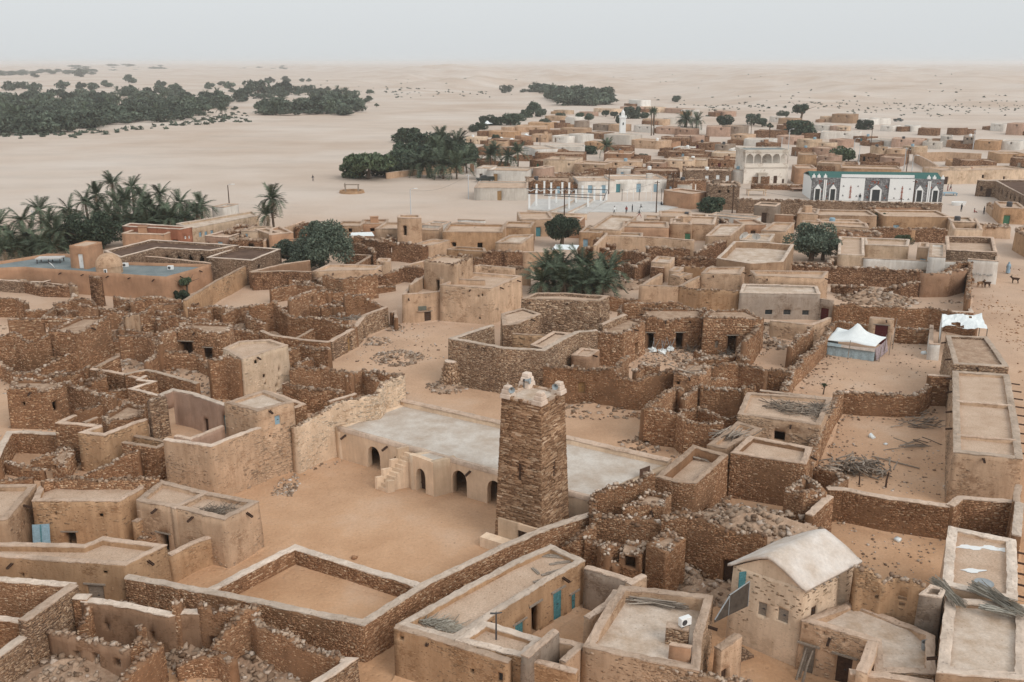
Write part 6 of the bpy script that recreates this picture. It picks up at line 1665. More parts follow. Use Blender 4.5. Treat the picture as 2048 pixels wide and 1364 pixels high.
for a in ((190, 448, 332, 450, 4.2, 9, 'grey'), (282, 443, 402, 447, 4.4, 9, 'grey'), (335, 492, 412, 497, 3.4, 8, 'tan'), (0, 500, 150, 505, 3, 8, 'tan'), (0, 450, 100, 456, 2.8, 8, 'ochre'), (560, 388, 622, 390, 3, 8, 'tan'), (612, 398, 700, 402, 3, 8, 'tan'),
          (820, 436, 902, 440, 2.8, 8, 'white'), (860, 478, 1092, 484, 3, 8, 'cream'), (855, 388, 902, 390, 3, 7, 'ochre'), (925, 374, 1046, 378, 4.6, 9, 'tan'), (955, 446, 1024, 448, 3.4, 6, 'cream'), (1275, 518, 1456, 524, 3.2, 8, 'tan'),
          (1456, 536, 1562, 540, 2.6, 7, 'ochre'), (1562, 502, 1632, 504, 3.6, 7, 'orange'), (1430, 458, 1542, 462, 3, 7, 'brown'), (1600, 458, 1672, 462, 2.8, 7, 'brown'), (1350, 438, 1396, 442, 2.8, 5, 'ochre'), (1855, 428, 1928, 434, 3.4, 7, 'grey'),
          (1950, 428, 2044, 432, 5, 9, 'grey'), (1695, 506, 1762, 508, 4.2, 7, 'grey'), (1762, 528, 1900, 534, 3.4, 8, 'ochre'), (1900, 530, 2022, 536, 3.2, 8, 'tan'), (1672, 646, 1892, 650, 3, 8, 'brown'), (1890, 606, 2060, 608, 3, 8, 'ochre'),
          (1970, 632, 2060, 636, 3, 8, 'brown'), (1188, 568, 1252, 568, 3.6, 6, 'orange'), (1246, 580, 1334, 584, 3, 7, 'tan'), (1080, 606, 1200, 614, 2.6, 7, 'brown'), (1206, 626, 1334, 632, 2.6, 7, 'white'), (40, 350, 130, 352, 3, 8, 'tan'), (235, 355, 300, 360, 3, 8, 'ochre'),
          (470, 470, 640, 476, 2.8, 8, 'brown'), (600, 500, 700, 506, 3.2, 8, 'ochre'), (410, 520, 580, 526, 2.6, 8, 'tan'), (240, 552, 310, 556, 3, 7, 'grey'), (100, 540, 230, 546, 2.6, 8, 'brown'), (0, 580, 150, 586, 2.6, 7, 'brown'), (320, 580, 420, 584, 2.6, 7, 'ochre'),
          (720, 520, 795, 526, 4, 7, 'tan'), (800, 570, 905, 576, 2.8, 8, 'tan'), (690, 570, 730, 575, 2.8, 6, 'brown'), (820, 540, 900, 546, 2.8, 6, 'grey'), (910, 520, 975, 526, 3, 7, 'ochre'), (1050, 500, 1120, 506, 2.6, 7, 'brown'), (1130, 520, 1270, 530, 2.2, 7, 'cream'),
          (1085, 400, 1150, 404, 3, 7, 'ochre'), (1150, 395, 1200, 400, 3, 7, 'tan'), (1210, 440, 1280, 444, 2.6, 7, 'tan'), (0, 640, 190, 646, 2.8, 8, 'tan'), (200, 640, 400, 644, 2.8, 8, 'brown'), (220, 600, 390, 606, 2.6, 8, 'orange'), (60, 610, 180, 614, 2.6, 7, 'brown'),
          (480, 540, 560, 546, 2.6, 7, 'brown'), (1340, 560, 1410, 566, 2.6, 7, 'ochre'), (840, 620, 920, 626, 3, 7, 'ochre'), (925, 660, 1080, 664, 2.6, 6, 'brown'), (1090, 660, 1320, 668, 2.6, 6, 'brown'), (640, 430, 700, 436, 2.6, 7, 'brown'), (900, 440, 955, 446, 2.6, 7, 'tan')):
    rub = a[6] == 'brown'
    wn = [('w', a[0] + (a[2] - a[0]) * f_, a[1] + 14, .6, .7, None) for f_ in ((.3, .7) if a[0] % 2 else (.6,))] if a[2] - a[0] > 60 and not rub else []
    if not rub and (a[0] * 13 + a[1] * 7) % 5 < 2: a = a[:6] + (('white', 'cream', 'pink')[(a[0] + a[1]) % 3],)
    FH('C', *a, style='r' if rub else 'pc', roof='rrub' if rub else ('rpale' if a[6] in ('white', 'cream') else 'rsand'), ops=wn)
W('C', [(1405, 605), (1500, 650), (1560, 690)], 2.6, 'pc', .5, col='tan')
W('C', [(1405, 600), (1600, 596), (1800, 606)], 3, 'pc', .5, col='tan')
FH('C', 1565, 706, 2070, 698, 3.6, 9, 'cream', ops=[('d', 1590, 750, 1.2, 2.0, 'woodd'), ('w', 1808, 740, .7, .9, None), ('w', 1932, 748, .8, .8, None)], label='long cream building behind the street at the right', roof='rsand')
sp = FH('C', 1640, 690, 1742, 690, 4.0, 3.2, 'cream', label='striped red and cream porch on the long cream building', name='striped_porch', ops=[('d', 1683, 750, 1.6, 2.2, 'woodd')])
for x in (1646, 1662, 1712, 1728):
    pz = at('C', x, 768)
    mb = MB(); mb.box((0, -.08, 1.9), (.5, .2, 3.8)); o = mb.build('painted_stripe', M['redst'], sp, (pz[0] - sp.location[0], at('C', 1690, 768)[1] - sp.location[1] - .05, 0))
B('C', [(1775, 762), (1888, 768), (2100, 880), (2100, 760)], 3.8, 'lc', [('d', 1840, 832, 1.3, 2.0, 'woodd'), ('w', 1795, 812, .6, 1.2, None)] + [('w', x, y, .8, 1.3, 'ARCH') for x, y in ((1905, 820), (1922, 832), (1950, 845), (1972, 855), (1996, 866), (2025, 878))], roof='rdark', label='stone arcade building with row of arched niches at the right edge', cop='copingw')
# middle band, left to right
FH('B', -30, 1028, 116, 1030, 2.6, 5, 'tan', ops=[('w', 60, 1055, .7, .7, None)])
FH('B', 120, 1018, 276, 1016, 2.6, 5, 'orange', ops=[('w', 188, 1052, .8, .6, None)])
FH('B', 206, 1046, 576, 1054, 2.8, 7, 'tan')
B('B', [(335, 980), (400, 985), (476, 984), (470, 966), (340, 966)], 5.4, 'pc', [('d', 378, 1012, .8, 1.7, None)], base=2.4, col='tan', label='small roof room with dark doorway on the tan house near the tall lamp post', name='roof_room')
FH('B', 480, 1024, 590, 1030, 3.0, 5, 'white')
W('B', [(530, 1020), (690, 1010), (850, 1018)], 2.6, 'pc', .4, col='grey')
W('B', [(690, 992), (850, 998)], 2.4, 'pc', .4, col='white')
FH('B', 600, 1064, 948, 1068, 3.6, 8, 'ochre', ops=[('w', 665, 1138, .9, .7, None), ('w', 820, 1143, .9, .9, None)], label='ochre house with two dark square windows beyond the patchy upper room')
FH('B', 770, 1050, 950, 1056, 3.2, 5, 'tan')
B('B', [(910, 1127), (1062, 1133), (1135, 1080), (990, 1084)], 2.8, 'pc', [], col='tan', roof='rpale')
FH('B', 945, 1036, 1115, 1040, 3.2, 6, 'ochre')
FH('B', 1055, 992, 1252, 990, 3.2, 9, 'tan')
FH('B', 1250, 1000, 1400, 1006, 3.0, 6, 'orange')
B('B', [(1460, 1046), (1640, 1056), (1735, 976), (1580, 966)], 3.4, 'pc', [], col='tan', roof='rpale')
FH('B', 1650, 1034, 1925, 1040, 3.4, 6, 'orange')
FH('B', 1870, 974, 2060, 978, 3.0, 7, 'tan', ops=[('d', 1850, 1002, 1.4, 1.4, 'green')])
FH('B', 1780, 990, 1870, 992, 2.8, 5, 'tan', ops=[('d', 1848, 1005, 1.2, 1.4, 'green')], label='tan wall with green door at the right end of the playing court')
FH('B', 1928, 1018, 2060, 1022, 3.2, 6, 'tan', ops=[('d', 2035, 1085, 1.0, 1.6, 'green')])
FH('B', 1545, 1090, 1770, 1096, 2.8, 4, 'tan', roof='rpale')
FH('B', 1400, 1064, 1530, 1070, 3.0, 5, 'ochre')
B('E', [(1290, 112), (1425, 122), (1572, 82), (1440, 70)], 3.2, 'mc', [], col='tan')
B('E', [(1550, 152), (1862, 172), (1850, 142), (1620, 132)], 2.7, 'pc', [], col='ochre')
W('E', [(720, 62), (900, 62), (1080, 92), (1300, 112), (1400, 122)], 3.2, 'r', .5, ops=[('w', 1115, 155, .6, 1.0, None)], label='row of ruined rubble walls right of the acacia with one dark doorway')
W('E', [(780, 90), (860, 120), (960, 140), (980, 190)], 2.4, 'r', .5)
W('E', [(740, 190), (960, 200), (840, 270)], 1.9, 'rc', .45)
B('E', [(1000, 245), (1100, 250), (1110, 225), (1010, 222)], 2.6, 'mc', [('w', 1010, 262, .9, .6, None)], col='tan')
W('E', [(1830, 172), (1930, 165), (2060, 166)], 3.0, 'r', .5)
W('E', [(1860, 282), (2060, 302)], 3.4, 'mc', .4, col='tan')
W('E', [(1210, 285), (1380, 240)], 2.2, 'pc', .4, col='tan')
W('E', [(1640, 190), (1840, 230)], 2.4, 'r', .5)
B('E', [(150, 40), (340, 20), (230, -30), (160, -10)], 3.4, 'pc', [], col='orange')
W('E', [(0, 330), (250, 270), (470, 240)], 2.4, 'pc', .4, col='brown')
# left: red house, school row
B('A', [(715, 1032), (1050, 1050), (1126, 1036), (760, 1014)], 3.6, 'pc', [('d', 1022, 1085, 1.1, 1.8, 'woodd'), ('w', 1085, 1098, .4, .5, 'whitep'), ('w', 1108, 1095, .4, .5, 'whitep')], col='red', roof='rpale', label='dark red house with two small white windows near the guesthouse', cop='copingw')
FH('A', 712, 1074, 962, 1080, 3.0, 5, 'orange', roof='rpale', ops=[('w', 980, 1080, .6, .5, None)])
B('A', [(1126, 1044), (1512, 968), (1480, 942), (1030, 1018)], 3.4, 'mc', [('w', x, y, .6, .8, 'blue') for x, y in ((1172, 1080), (1205, 1075), (1240, 1068))], col='cream', roof='rpale', label='long cream row building with white roof beside the lone palm', cop='copingw')
FH('A', 1200, 1088, 1330, 1096, 2.6, 5, 'pink')
FH('A', 1310, 1056, 1410, 1062, 3.0, 5, 'ochre', style='r', roof='rrub')
FH('A', 1410, 1060, 1510, 1064, 3.2, 5, 'cream', ops=[('w', 1442, 1085, .5, .6, 'blue')])
FH('A', 1340, 1110, 1545, 1110, 2.4, 4, 'brown', style='r', roof='rrub')
FH('A', 1580, 1078, 1650, 1070, 3.4, 6, 'tan')
W('A', [(1545, 1120), (1600, 1060), (1780, 1000)], 2.4, 'pc', .4, col='tan')
FH('A', 1240, 918, 1310, 922, 2.6, 5, 'white')
W('B', [(270, 720), (440, 700), (700, 685), (720, 680)], 1.6, 'pc', .5, col='tan', label='low mud wall in front of the middle palm grove')
FH('B', 495, 680, 625, 678, 2.2, 3, 'tan')
W('B', [(452, 690), (476, 690)], 2.6, 'pc', .8, col='white', label='white arched gate in the mud wall of the middle palm grove', name='garden_gate', cat='gate', ops=[('d', 464, 715, .9, 1.8, 'blue')])
for x in (715, 773):
    p_ = at('B', x, 710); mb = MB(); mb.box((0, 0, 1.0), (1.1, 1.1, 2.4), .2, taper=.92); auto(mb.build('gate_pier', M['orange'], None, (p_[0], p_[1], 0)), 'orange gate pier', 'pier', (p_[0], p_[1], 1))
# the white mosque far off
wm = FH('B', 1545, 492, 1696, 500, 4.6, 9, 'white', label='white far mosque hall with corner minaret', name='white_mosque', roof='rpale')
p_ = at('B', 1657, 548)
mt_ = empty('white_minaret', (p_[0], p_[1] + 4, 0), .1, 'slim white minaret with pointed cap in the far town', 'minaret')
mb = MB(); mb.box((0, 0, 4.8), (2.2, 2.2, 10)); mb.build('shaft', M['whitep'], mt_)
mb = MB(); mb.box((0, 0, 9.9), (2.7, 2.7, .4)); mb.build('balcony', M['whitep'], mt_)
for sx_ in (-1, 1):
    for sy_ in (-1, 1):
        mb = MB(); mb.box((sx_ * 1.15, sy_ * 1.15, 10.4), (.35, .35, .7), taper=.5); mb.build('corner_spike', M['whitep'], mt_)
mb = MB(); mb.box((0, 0, 10.9), (1.3, 1.3, 1.7)); mb.build('lantern', M['whitep'], mt_)
mb = MB(); mb.lathe([(.75, 0), (.6, .5), (.3, .9), (.05, 1.4), (.03, 2.0)], (0, 0, 11.7), 12); mb.build('cap', M['whitep'], mt_)
mb = MB(); mb.box((0, -1.11, 7.5), (.5, .06, 1.0)); mb.build('window', M['glass'], mt_)
# playing court
cq = [at('B', 1445, 950), at('B', 1850, 950), at('B', 2060, 905), at('B', 1850, 888), at('B', 1560, 892)]
mb = MB(); mb.prism(ccw(cq)[0], -.3, .12); o = mb.build('playing_court', M['concrete'], None); o['kind'] = 'structure'
cq = [at('B', 1100, 940), at('B', 1440, 962), at('B', 1560, 885), at('B', 1150, 878)]
mb = MB(); mb.prism(ccw(cq)[0], -.3, .3); o = mb.build('paved_platform', M['concrete'], None); o['kind'] = 'structure'
W('B', [(1098, 940), (1270, 955), (1445, 962)], 1.1, 'pc', .35, col='cream', label='low cream wall along the near side of the white-post platform')
W('B', [(1225, 945), (1330, 905), (1370, 878)], .8, 'pc', .3, col='white')
W('B', [(1335, 950), (1440, 900), (1480, 876)], .8, 'pc', .3, col='white')
pst = [(1107, 932), (1148, 918), (1224, 938), (1150, 870), (1195, 850), (1235, 860), (1265, 900), (1340, 935), (1380, 900), (1418, 880), (1450, 925), (1487, 890), (1525, 890), (1558, 880), (1340, 860), (1300, 858)]
for k, (x, y) in enumerate(pst):
    p_ = at('B', x, y); mb = MB(); mb.box((0, 0, 1.6), (.42, .42, 3.4), .1); mb.box((0, 0, 3.35), (.5, .5, .12), .1)
    tag(mb.build('white_post', M['whitep'], None, (p_[0], p_[1], 0)), 'square white post of the unfinished pavilion by the playing court', 'post', 'white posts of the pavilion')
tr = [at('B', 1110, 880), at('B', 1565, 880)]
trz = empty('roof_truss', (tr[0][0], tr[0][1], 3.4), 0, 'light metal truss frame above the white posts', 'truss')
for (x0, y0, x1, y1) in ((1090, 812, 1370, 812), (1370, 812, 1565, 818), (1100, 840, 1550, 850), (1370, 812, 1340, 855), (1565, 818, 1540, 880), (1195, 850, 1480, 866)):
    a_, b_ = at('B', x0, y0, 3.6), at('B', x1, y1, 3.6)
    mb = MB(); mb.tube([g3(a_, 3.6), g3(b_, 3.6)], .09, 5); mb.build('beam', M['metald'], trz, (-tr[0][0], -tr[0][1], -3.4))
for k in range(5):
    a_, b_, c2 = at('B', 1090 + 60 * k, 812, 3.6), at('B', 1115 + 60 * k, 826, 3.0), at('B', 1145 + 60 * k, 812, 3.6)
    mb = MB(); mb.tube([g3(a_, 3.6), g3(b_, 3.0), g3(c2, 3.6)], .09, 5); mb.build('brace', M['whitep'], trz, (-tr[0][0], -tr[0][1], -3.4))
# TREES
def leaf_cloud(n, seed, lobes=9, squash=.8, leaf=.06, shell=.55, flat=False, droop=0.0, spread=.8):
    r = np.random.default_rng(seed)
    L = r.normal(0, 1, (lobes, 3)); L /= np.linalg.norm(L, axis=1)[:, None]
    L *= r.uniform(.3, spread, (lobes, 1)); L[:, 2] = L[:, 2] * squash * .8
    if flat: L[:, 2] = np.abs(L[:, 2]) * .35
    rad_ = r.uniform(.22, .48, lobes)
    k = r.integers(0, lobes, n)
    d = r.normal(0, 1, (n, 3)); d /= np.linalg.norm(d, axis=1)[:, None]
    C = L[k] + d * (rad_[k] * r.uniform(shell, 1.08, n) ** .7)[:, None] * np.array([1, 1, squash])
    C[:, 2] -= droop * np.hypot(C[:, 0], C[:, 1]) ** 2
    s = leaf * r.uniform(.5, 1.5, n)
    a = r.normal(0, 1, (n, 3)); a /= np.linalg.norm(a, axis=1)[:, None]
    b_ = np.cross(a, r.normal(0, 1, (n, 3))); b_ /= np.linalg.norm(b_, axis=1)[:, None]
    V = np.stack([C - a * s[:, None], C - b_ * s[:, None] * .55, C + a * s[:, None], C + b_ * s[:, None] * .55], 1).reshape(-1, 3)
    return mesh_np('crown', V, np.arange(4 * n).reshape(-1, 4))
def trunk_mesh(seed, h=1.0, lean=.1, r0=.05, limbs=5, reach=.6):
    r = random.Random(seed); mb = MB()
    top = (r.uniform(-lean, lean), r.uniform(-lean, lean), h)
    mb.tube([(0, 0, -.05), (top[0] * .4, top[1] * .4, h * .5), top], [r0 * 1.4, r0, r0 * .75], 8)
    for k in range(limbs):
        a = 6.28 * k / limbs + r.uniform(-.4, .4); q = (top[0] * .8, top[1] * .8, h * r.uniform(.7, 1.0))
        mb.tube([q, (q[0] + reach * .5 * math.cos(a), q[1] + reach * .5 * math.sin(a), q[2] + .3 * reach), (q[0] + reach * math.cos(a), q[1] + reach * math.sin(a), q[2] + reach * r.uniform(.4, .9))], [r0 * .6, r0 * .4, r0 * .15], 5)
    return mb.mesh('trunk')
CROWN = {}
for k in range(3):
    CROWN['near%d' % k] = leaf_cloud(12000, 20 + k, 16, .85, .04, spread=.72)
    CROWN['mid%d' % k] = leaf_cloud(3000, 40 + k, 13, .8, .08, spread=.75)
    CROWN['far%d' % k] = leaf_cloud(900, 60 + k, 12, .75, .13, spread=.8)
    CROWN['acacia%d' % k] = leaf_cloud(2600, 80 + k, 12, .5, .08, flat=True)
CROWN['droop'] = leaf_cloud(22000, 99, 18, .95, .034, droop=.2, spread=.85)
TRK = [trunk_mesh(k) for k in range(3)]
for me in TRK: me.materials.append(M['bark'])
CM = {}
def crown_mesh(kind, mat):
    key = (kind, mat)
    if key not in CM:
        me = CROWN[kind].copy(); me.materials.append(M[mat]); CM[key] = me
    return CM[key]
def tree(c, x, y, r_, h_, kind='mid0', mat='leaf', z=0.0, label=None, group=None, desc=None, sx_=1.0, cat='tree', squash=1.0):
    """x, y: foot of the trunk in the picture; r_ crown radius, h_ height in metres"""
    p = at(c, x, y, z)
    zg = float(ground_h(p[0], p[1])) if np.linalg.norm(p) > 400 else z
    t = empty('broadleaf_tree' if cat == 'tree' else cat.replace(' ', '_'), (p[0], p[1], zg), rng.uniform(0, 6.28))
    cz = max(h_ - r_ * .85 * squash, r_ * .55 * squash) * (.86 if kind == 'droop' else 1)
    tr_ = link('trunk', TRK[int(rng.integers(0, 3))], None, t); tr_.scale = (max(h_, 1) * .9, max(h_, 1) * .9, cz * .9)
    cr = link('crown', crown_mesh(kind, mat), None, t, (0, 0, cz)); cr.scale = (r_ * sx_ * rng.uniform(.95, 1.2), r_, r_ * squash * rng.uniform(.88, 1.08)); cr.location[2] *= .93
    if label: tag(t, label, cat, group)
    else: auto(t, desc or 'dark green bushy tree', cat, (p[0], p[1], h_ * .6), group)
    return t
def frond_mesh(seed, pairs=22, droop=.6, leaf=.26):
    r = random.Random(seed); V, F = [], []
    pts = []
    for k in range(9):
        u = k / 8; pts.append((u, 0, .55 * u - droop * 1.15 * u * u))
    mb = MB(); mb.tube(pts, [.018 * (1 - .75 * k / 8) for k in range(9)], 4)
    for k in range(pairs):
        u = .14 + .86 * k / (pairs - 1)
        p = np.array([u, 0, .55 * u - droop * 1.15 * u * u]); tg = np.array([1, 0, .55 - 2.3 * droop * u]); tg /= np.linalg.norm(tg)
        ll = leaf * (1 - .55 * abs(u - .45)) * r.uniform(.85, 1.1)
        for sg in (-1, 1):
            d = np.array([.62, sg * .75, r.uniform(-.25, .12)]); d = d / np.linalg.norm(d)
            w = tg * .02
            e = p + d * ll + np.array([0, 0, -.06 * ll])
            mb.add([p - w, p + w, e + w * .25, e - w * .25], [(0, 1, 2, 3)])
    return mb.mesh('frond')
FR = [frond_mesh(1, droop=.45), frond_mesh(2, droop=.75), frond_mesh(3, droop=1.05), frond_mesh(4, droop=.25)]
FRD = frond_mesh(5, 14, 1.5)
for me in FR: me.materials.append(M['palm'])
FRD.materials.append(M['palmdry'])
FRB = [(m_, ) for m_ in FR]
def crown_of_fronds(seed, n=30):
    r = random.Random(seed); V, F, off_ = [], [], 0
    bmx = bmesh.new()
    for k in range(n):
        el = r.uniform(-.35, 1.15); me = FR[3 if el > .8 else (0 if el > .35 else (1 if el > 0 else 2))]
        b2 = bmesh.new(); b2.from_mesh(me)
        b2.transform(Matrix.Rotation(2.4 * k + r.uniform(-.3, .3), 4, 'Z') @ Matrix.Rotation(-el + .25, 4, 'Y') @ Matrix.Scale(r.uniform(.8, 1.1), 4))
        tmp = bpy.data.meshes.new('t'); b2.to_mesh(tmp); b2.free(); bmx.from_mesh(tmp); bpy.data.meshes.remove(tmp)
    me = bpy.data.meshes.new('crown'); bmx.to_mesh(me); bmx.free(); me.materials.append(M['palm']); return me
PCROWN = [crown_of_fronds(k) for k in range(3)]
def palm_trunk(seed):
    r = random.Random(seed); mb = MB(); P_ = []; rr = []
    for k in range(12):
        u = k / 11; P_.append((.03 * math.sin(3 * u + seed), .03 * math.cos(2 * u + seed), u - .03 * (k == 0))); rr.append(.075 if k == 0 else (.055 - .012 * u + (.008 if k % 2 else 0)))
    mb.tube(P_, rr, 8); me = mb.mesh('trunk'); me.materials.append(M['bark']); return me
PT = [palm_trunk(k) for k in range(3)]
def palm(c, x, y, zc, rc=2.8, near=True, label=None, group=None, desc='date palm', nfr=26, dry=4):
    """x, y: heart of the crown in the picture at height zc"""
    p = at(c, x, y, zc)
    t = empty('date_palm', (p[0], p[1], 0), rng.uniform(0, 6.28))
    tr_ = link('trunk', PT[int(rng.integers(0, 3))], None, t); tr_.scale = (4.2, 4.2, zc)
    if near:
        for k in range(nfr):
            el = rng.uniform(-.25, 1.15); me = FR[3 if el > .8 else (0 if el > .35 else (1 if el > 0 else 2))]
            o = link('frond', me, None, t, (0, 0, zc)); o.rotation_euler = (0, -el + .3, 2.4 * k + rng.uniform(-.3, .3)); s_ = rc * rng.uniform(.85, 1.12); o.scale = (s_,) * 3
        for k in range(dry):
            o = link('dry_frond', FRD, None, t, (0, 0, zc - .1)); o.rotation_euler = (0, .5 + rng.uniform(0, .4), rng.uniform(0, 6.28)); o.scale = (rc * .7,) * 3
    else:
        o = link('crown', PCROWN[int(rng.integers(0, 3))], None, t, (0, 0, zc)); o.scale = (rc,) * 3
    if label: tag(t, label, 'palm', group)
    else: auto(t, desc, 'palm', (p[0], p[1], zc), group)
    return t
# near palms, left
LG = 'date palms of the left garden'
for x, y, z in ((655, 775, 9), (565, 842, 7.5), (770, 800, 8), (830, 850, 7), (935, 840, 7), (400, 930, 6), (690, 905, 5.5), (735, 870, 6.5), (1050, 890, 6), (1178, 912, 5), (130, 1000, 5.5), (285, 1005, 5.5), (60, 1110, 4), (830, 950, 5), (965, 930, 5), (500, 885, 6.5), (160, 1095, 4), (-10, 1030, 5), (1000, 985, 4), (900, 980, 4), (640, 960, 5), (320, 1070, 4.5), (230, 940, 5), (720, 960, 4), (780, 1000, 3.4), (860, 1010, 3.2), (960, 1000, 3.2), (1080, 985, 3.2), (1150, 960, 3.6), (100, 1160, 3), (230, 1140, 3), (20, 1170, 3), (320, 1150, 3), (420, 1010, 4.5), (560, 940, 5), (880, 920, 5)):
    z = z * .72; y = y + 6 * (z > 4)
    palm('A', x, y, z, 3.0, True, None, LG, 'date palm of the left garden', 24)
palm('A', 1592, 872, 7.6, 2.9, True, 'tall lone date palm with hanging dry fronds beside the acacia', None, nfr=28, dry=16)
palm('A', 1560, 965, 5.0, 2.5, True, 'shorter date palm growing against the tall lone palm', None, nfr=22, dry=14)
# the bushy clump in the middle of town
for x, y, z in ((330, 290, 4.2), (450, 265, 4.6), (600, 275, 4.4), (720, 265, 4.6), (820, 300, 4.0), (290, 390, 2.8), (470, 385, 3.0), (640, 395, 2.8), (770, 400, 2.8), (550, 330, 3.8), (390, 340, 3.4), (700, 340, 3.4)):
    palm('F', x, y + 22, z * .62, 3.1, True, 'bushy date palm in the clump beyond the big stone house', 'palms of the town clump', nfr=24, dry=3)
# middle grove
for x, y, z in ((590, 500, 8), (690, 520, 7), (560, 570, 7), (640, 590, 6.5), (520, 640, 5), (600, 650, 5), (680, 650, 5), (740, 620, 5), (470, 640, 5)):
    palm('B', x, y + 25, z * .75, 4.8, False, 'date palm in the middle grove beside the wadi', 'palms of the middle grove')
for x, y, lab in ((880, 615, 'left one of the three palms by the white house'), (985, 622, 'middle one of the three palms by the white house'), (1040, 600, 'right one of the three palms by the white house')): palm('B', x, y, 5, 3.6, False, lab)
palm('B', 905, 580, 6, 3.2, False); palm('B', 1562, 565, 4, 3.4, False)
for x, y in ((1835, 340), (1842, 350), (1826, 352)): palm('B', x, y + 12, 10, 2.0, False, 'very tall thin palm rising over the far town', 'tall thin palms in the far town')
palm('B', 2020, 405, 6, 4.5, False); palm('C', 75, 408, 6, 4.5, False); palm('C', 135, 412, 6, 4, False); palm('A', 1297, 345, 5, 3.6, False)
# broadleaf trees near
tree('X', 645, 537, 4.5, 9.6, 'droop', 'leafb', label='drooping acacia standing over the brown walls, left of centre', sx_=1.05, squash=1.1)
tree('X', 592, 540, 3.8, 6.4, 'droop', 'leafb', label='lower left limb-heavy acacia joined to the drooping one')
tree('A', 560, 1160, 5.2, 7.5, 'near0', 'leafd', label='very dark rounded tree at the end of the left palm garden')
tree('A', 430, 1150, 3.6, 5.5, 'near1', 'leafd', label='smaller dark tree left of the very dark rounded one')
tree('B', 1295, 1150, 3.5, 6.6, 'near2', 'leafd', label='dense dark green tree in the middle of town')
tree('C', 800, 1235, 4.4, 7.4, 'near0', 'leafb', label='large round tree between the tan roof tray house and whitewashed row')
tree('C', 870, 1230, 3.2, 5.6, 'near1', 'leafb', label='side crown leaning right from the large round tree')
tree('C', 1330, 1205, 1.6, 4.2, 'near2', 'leaf', label='small green tree inside the whitewashed house court')
tree('C', 1200, 1040, 1.3, 3.6, 'mid1', 'leaf', label='narrow upright shrub between two tan houses', cat='shrub')
tree('C', 215, 950, 3.0, 4.6, 'mid1', 'leafd', label='dark tree in front of the dark stone block')
tree('C', 980, 650, 4.6, 6.5, 'mid0', 'leaf', label='round tree left of the galvanised lamp posts')
tree('C', 2040, 750, 3.0, 4.0, 'mid2', 'leafd')
tree('D', 1475, 530, 1.0, 3.2, 'mid2', 'leaf', label='thin green shrub at the corner of the orange house', cat='shrub')
tree('D', 1430, 545, 1.2, 1.7, 'mid1', 'leafd', cat='shrub', desc='low dark bush')
tree('K', 490, 188, .28, 1.3, 'far0', 'leaf', label='tiny sapling in the tent yard', cat='sapling')
tree('B', 165, 755, 7.2, 10.5, 'acacia0', 'leaf', label='broad acacia at the left end of the middle grove', squash=1.2)
tree('B', 80, 745, 4.0, 5.5, 'mid1', 'leaf'); tree('B', 260, 740, 5.0, 7.5, 'mid2', 'leafd'); tree('B', 330, 720, 4, 6, 'mid0', 'leafd')
for x, y, r_, h_, k in ((870, 440, 5, 7, 'mid0'), (910, 440, 4.5, 6, 'mid1'), (1000, 440, 5.5, 7.5, 'mid2'), (1130, 375, 6.5, 10, 'mid0'), (1090, 395, 4.5, 6, 'mid1'), (1170, 390, 4.5, 6, 'mid2'), (1050, 415, 4, 5, 'mid1'), (820, 465, 3.6, 5, 'mid1'), (780, 480, 3.4, 4.5, 'mid0'),
                        (1455, 425, 3.6, 6.4, 'mid0'), (1405, 400, 3, 4, 'mid2'), (1555, 390, 2.8, 5, 'mid1'), (1605, 400, 2.8, 5, 'mid2'), (1655, 400, 3.2, 4.4, 'mid1'), (1710, 400, 6, 9, 'mid1'), (1645, 420, 3.5, 4, 'mid2'), (1780, 400, 3.2, 4.6, 'mid0'), (1770, 645, 2.2, 2.6, 'mid0'), (910, 530, 2.2, 3.4, 'mid1'), (1460, 610, 2.8, 2.6, 'mid2'), (1200, 450, 4, 3.4, 'mid0'), (1290, 400, 3, 4, 'mid2'), (1640, 432, 3, 3, 'mid0'),
                        (1970, 290, 4.4, 3.4, 'far0')):
    tree('B', x, y, r_, h_, k, 'leafb' if x % 3 == 0 else 'leafd')
for x, y, r_, h_, k in ((300, 445, 5.6, 5.4, 'mid0'), (465, 440, 4.4, 7.5, 'mid1'), (515, 450, 3.6, 5.6, 'mid2'), (730, 505, 6.6, 10, 'mid1'), (738, 430, 4.8, 12, 'mid2'), (635, 395, 3.8, 3.6, 'mid0'), (1112, 465, 4.6, 6.0, 'mid1'), (20, 285, 4, 3.4, 'far1'), (560, 470, 2, 4, 'far2')):
    tree('C', x, y, r_, h_, k, 'leafd' if x % 2 == 0 else 'leafb')
for k, (x, y) in enumerate(((420, 700), (470, 700), (520, 690), (580, 690), (640, 690), (690, 680), (740, 660), (400, 650), (450, 600), (500, 640), (610, 640), (660, 620), (360, 690), (390, 540), (560, 580))):
    tree('B', x, y, rng.uniform(4.4, 6.4), rng.uniform(5, 8.5), 'mid%d' % (k % 3), 'leafd', label='dark undergrowth tree among the middle grove palms', group='undergrowth of the middle grove')
for k, (x, y) in enumerate(((40, 1190), (150, 1190), (260, 1180), (350, 1170), (700, 1040), (800, 1040), (900, 1040), (1000, 1035), (640, 1060), (1090, 1020))):
    tree('A', x, y, 2.6, 2.6, 'mid%d' % (k % 3), 'leafd', label='low dark bush under the left garden palms', group='bushes under the left garden palms', cat='bush')
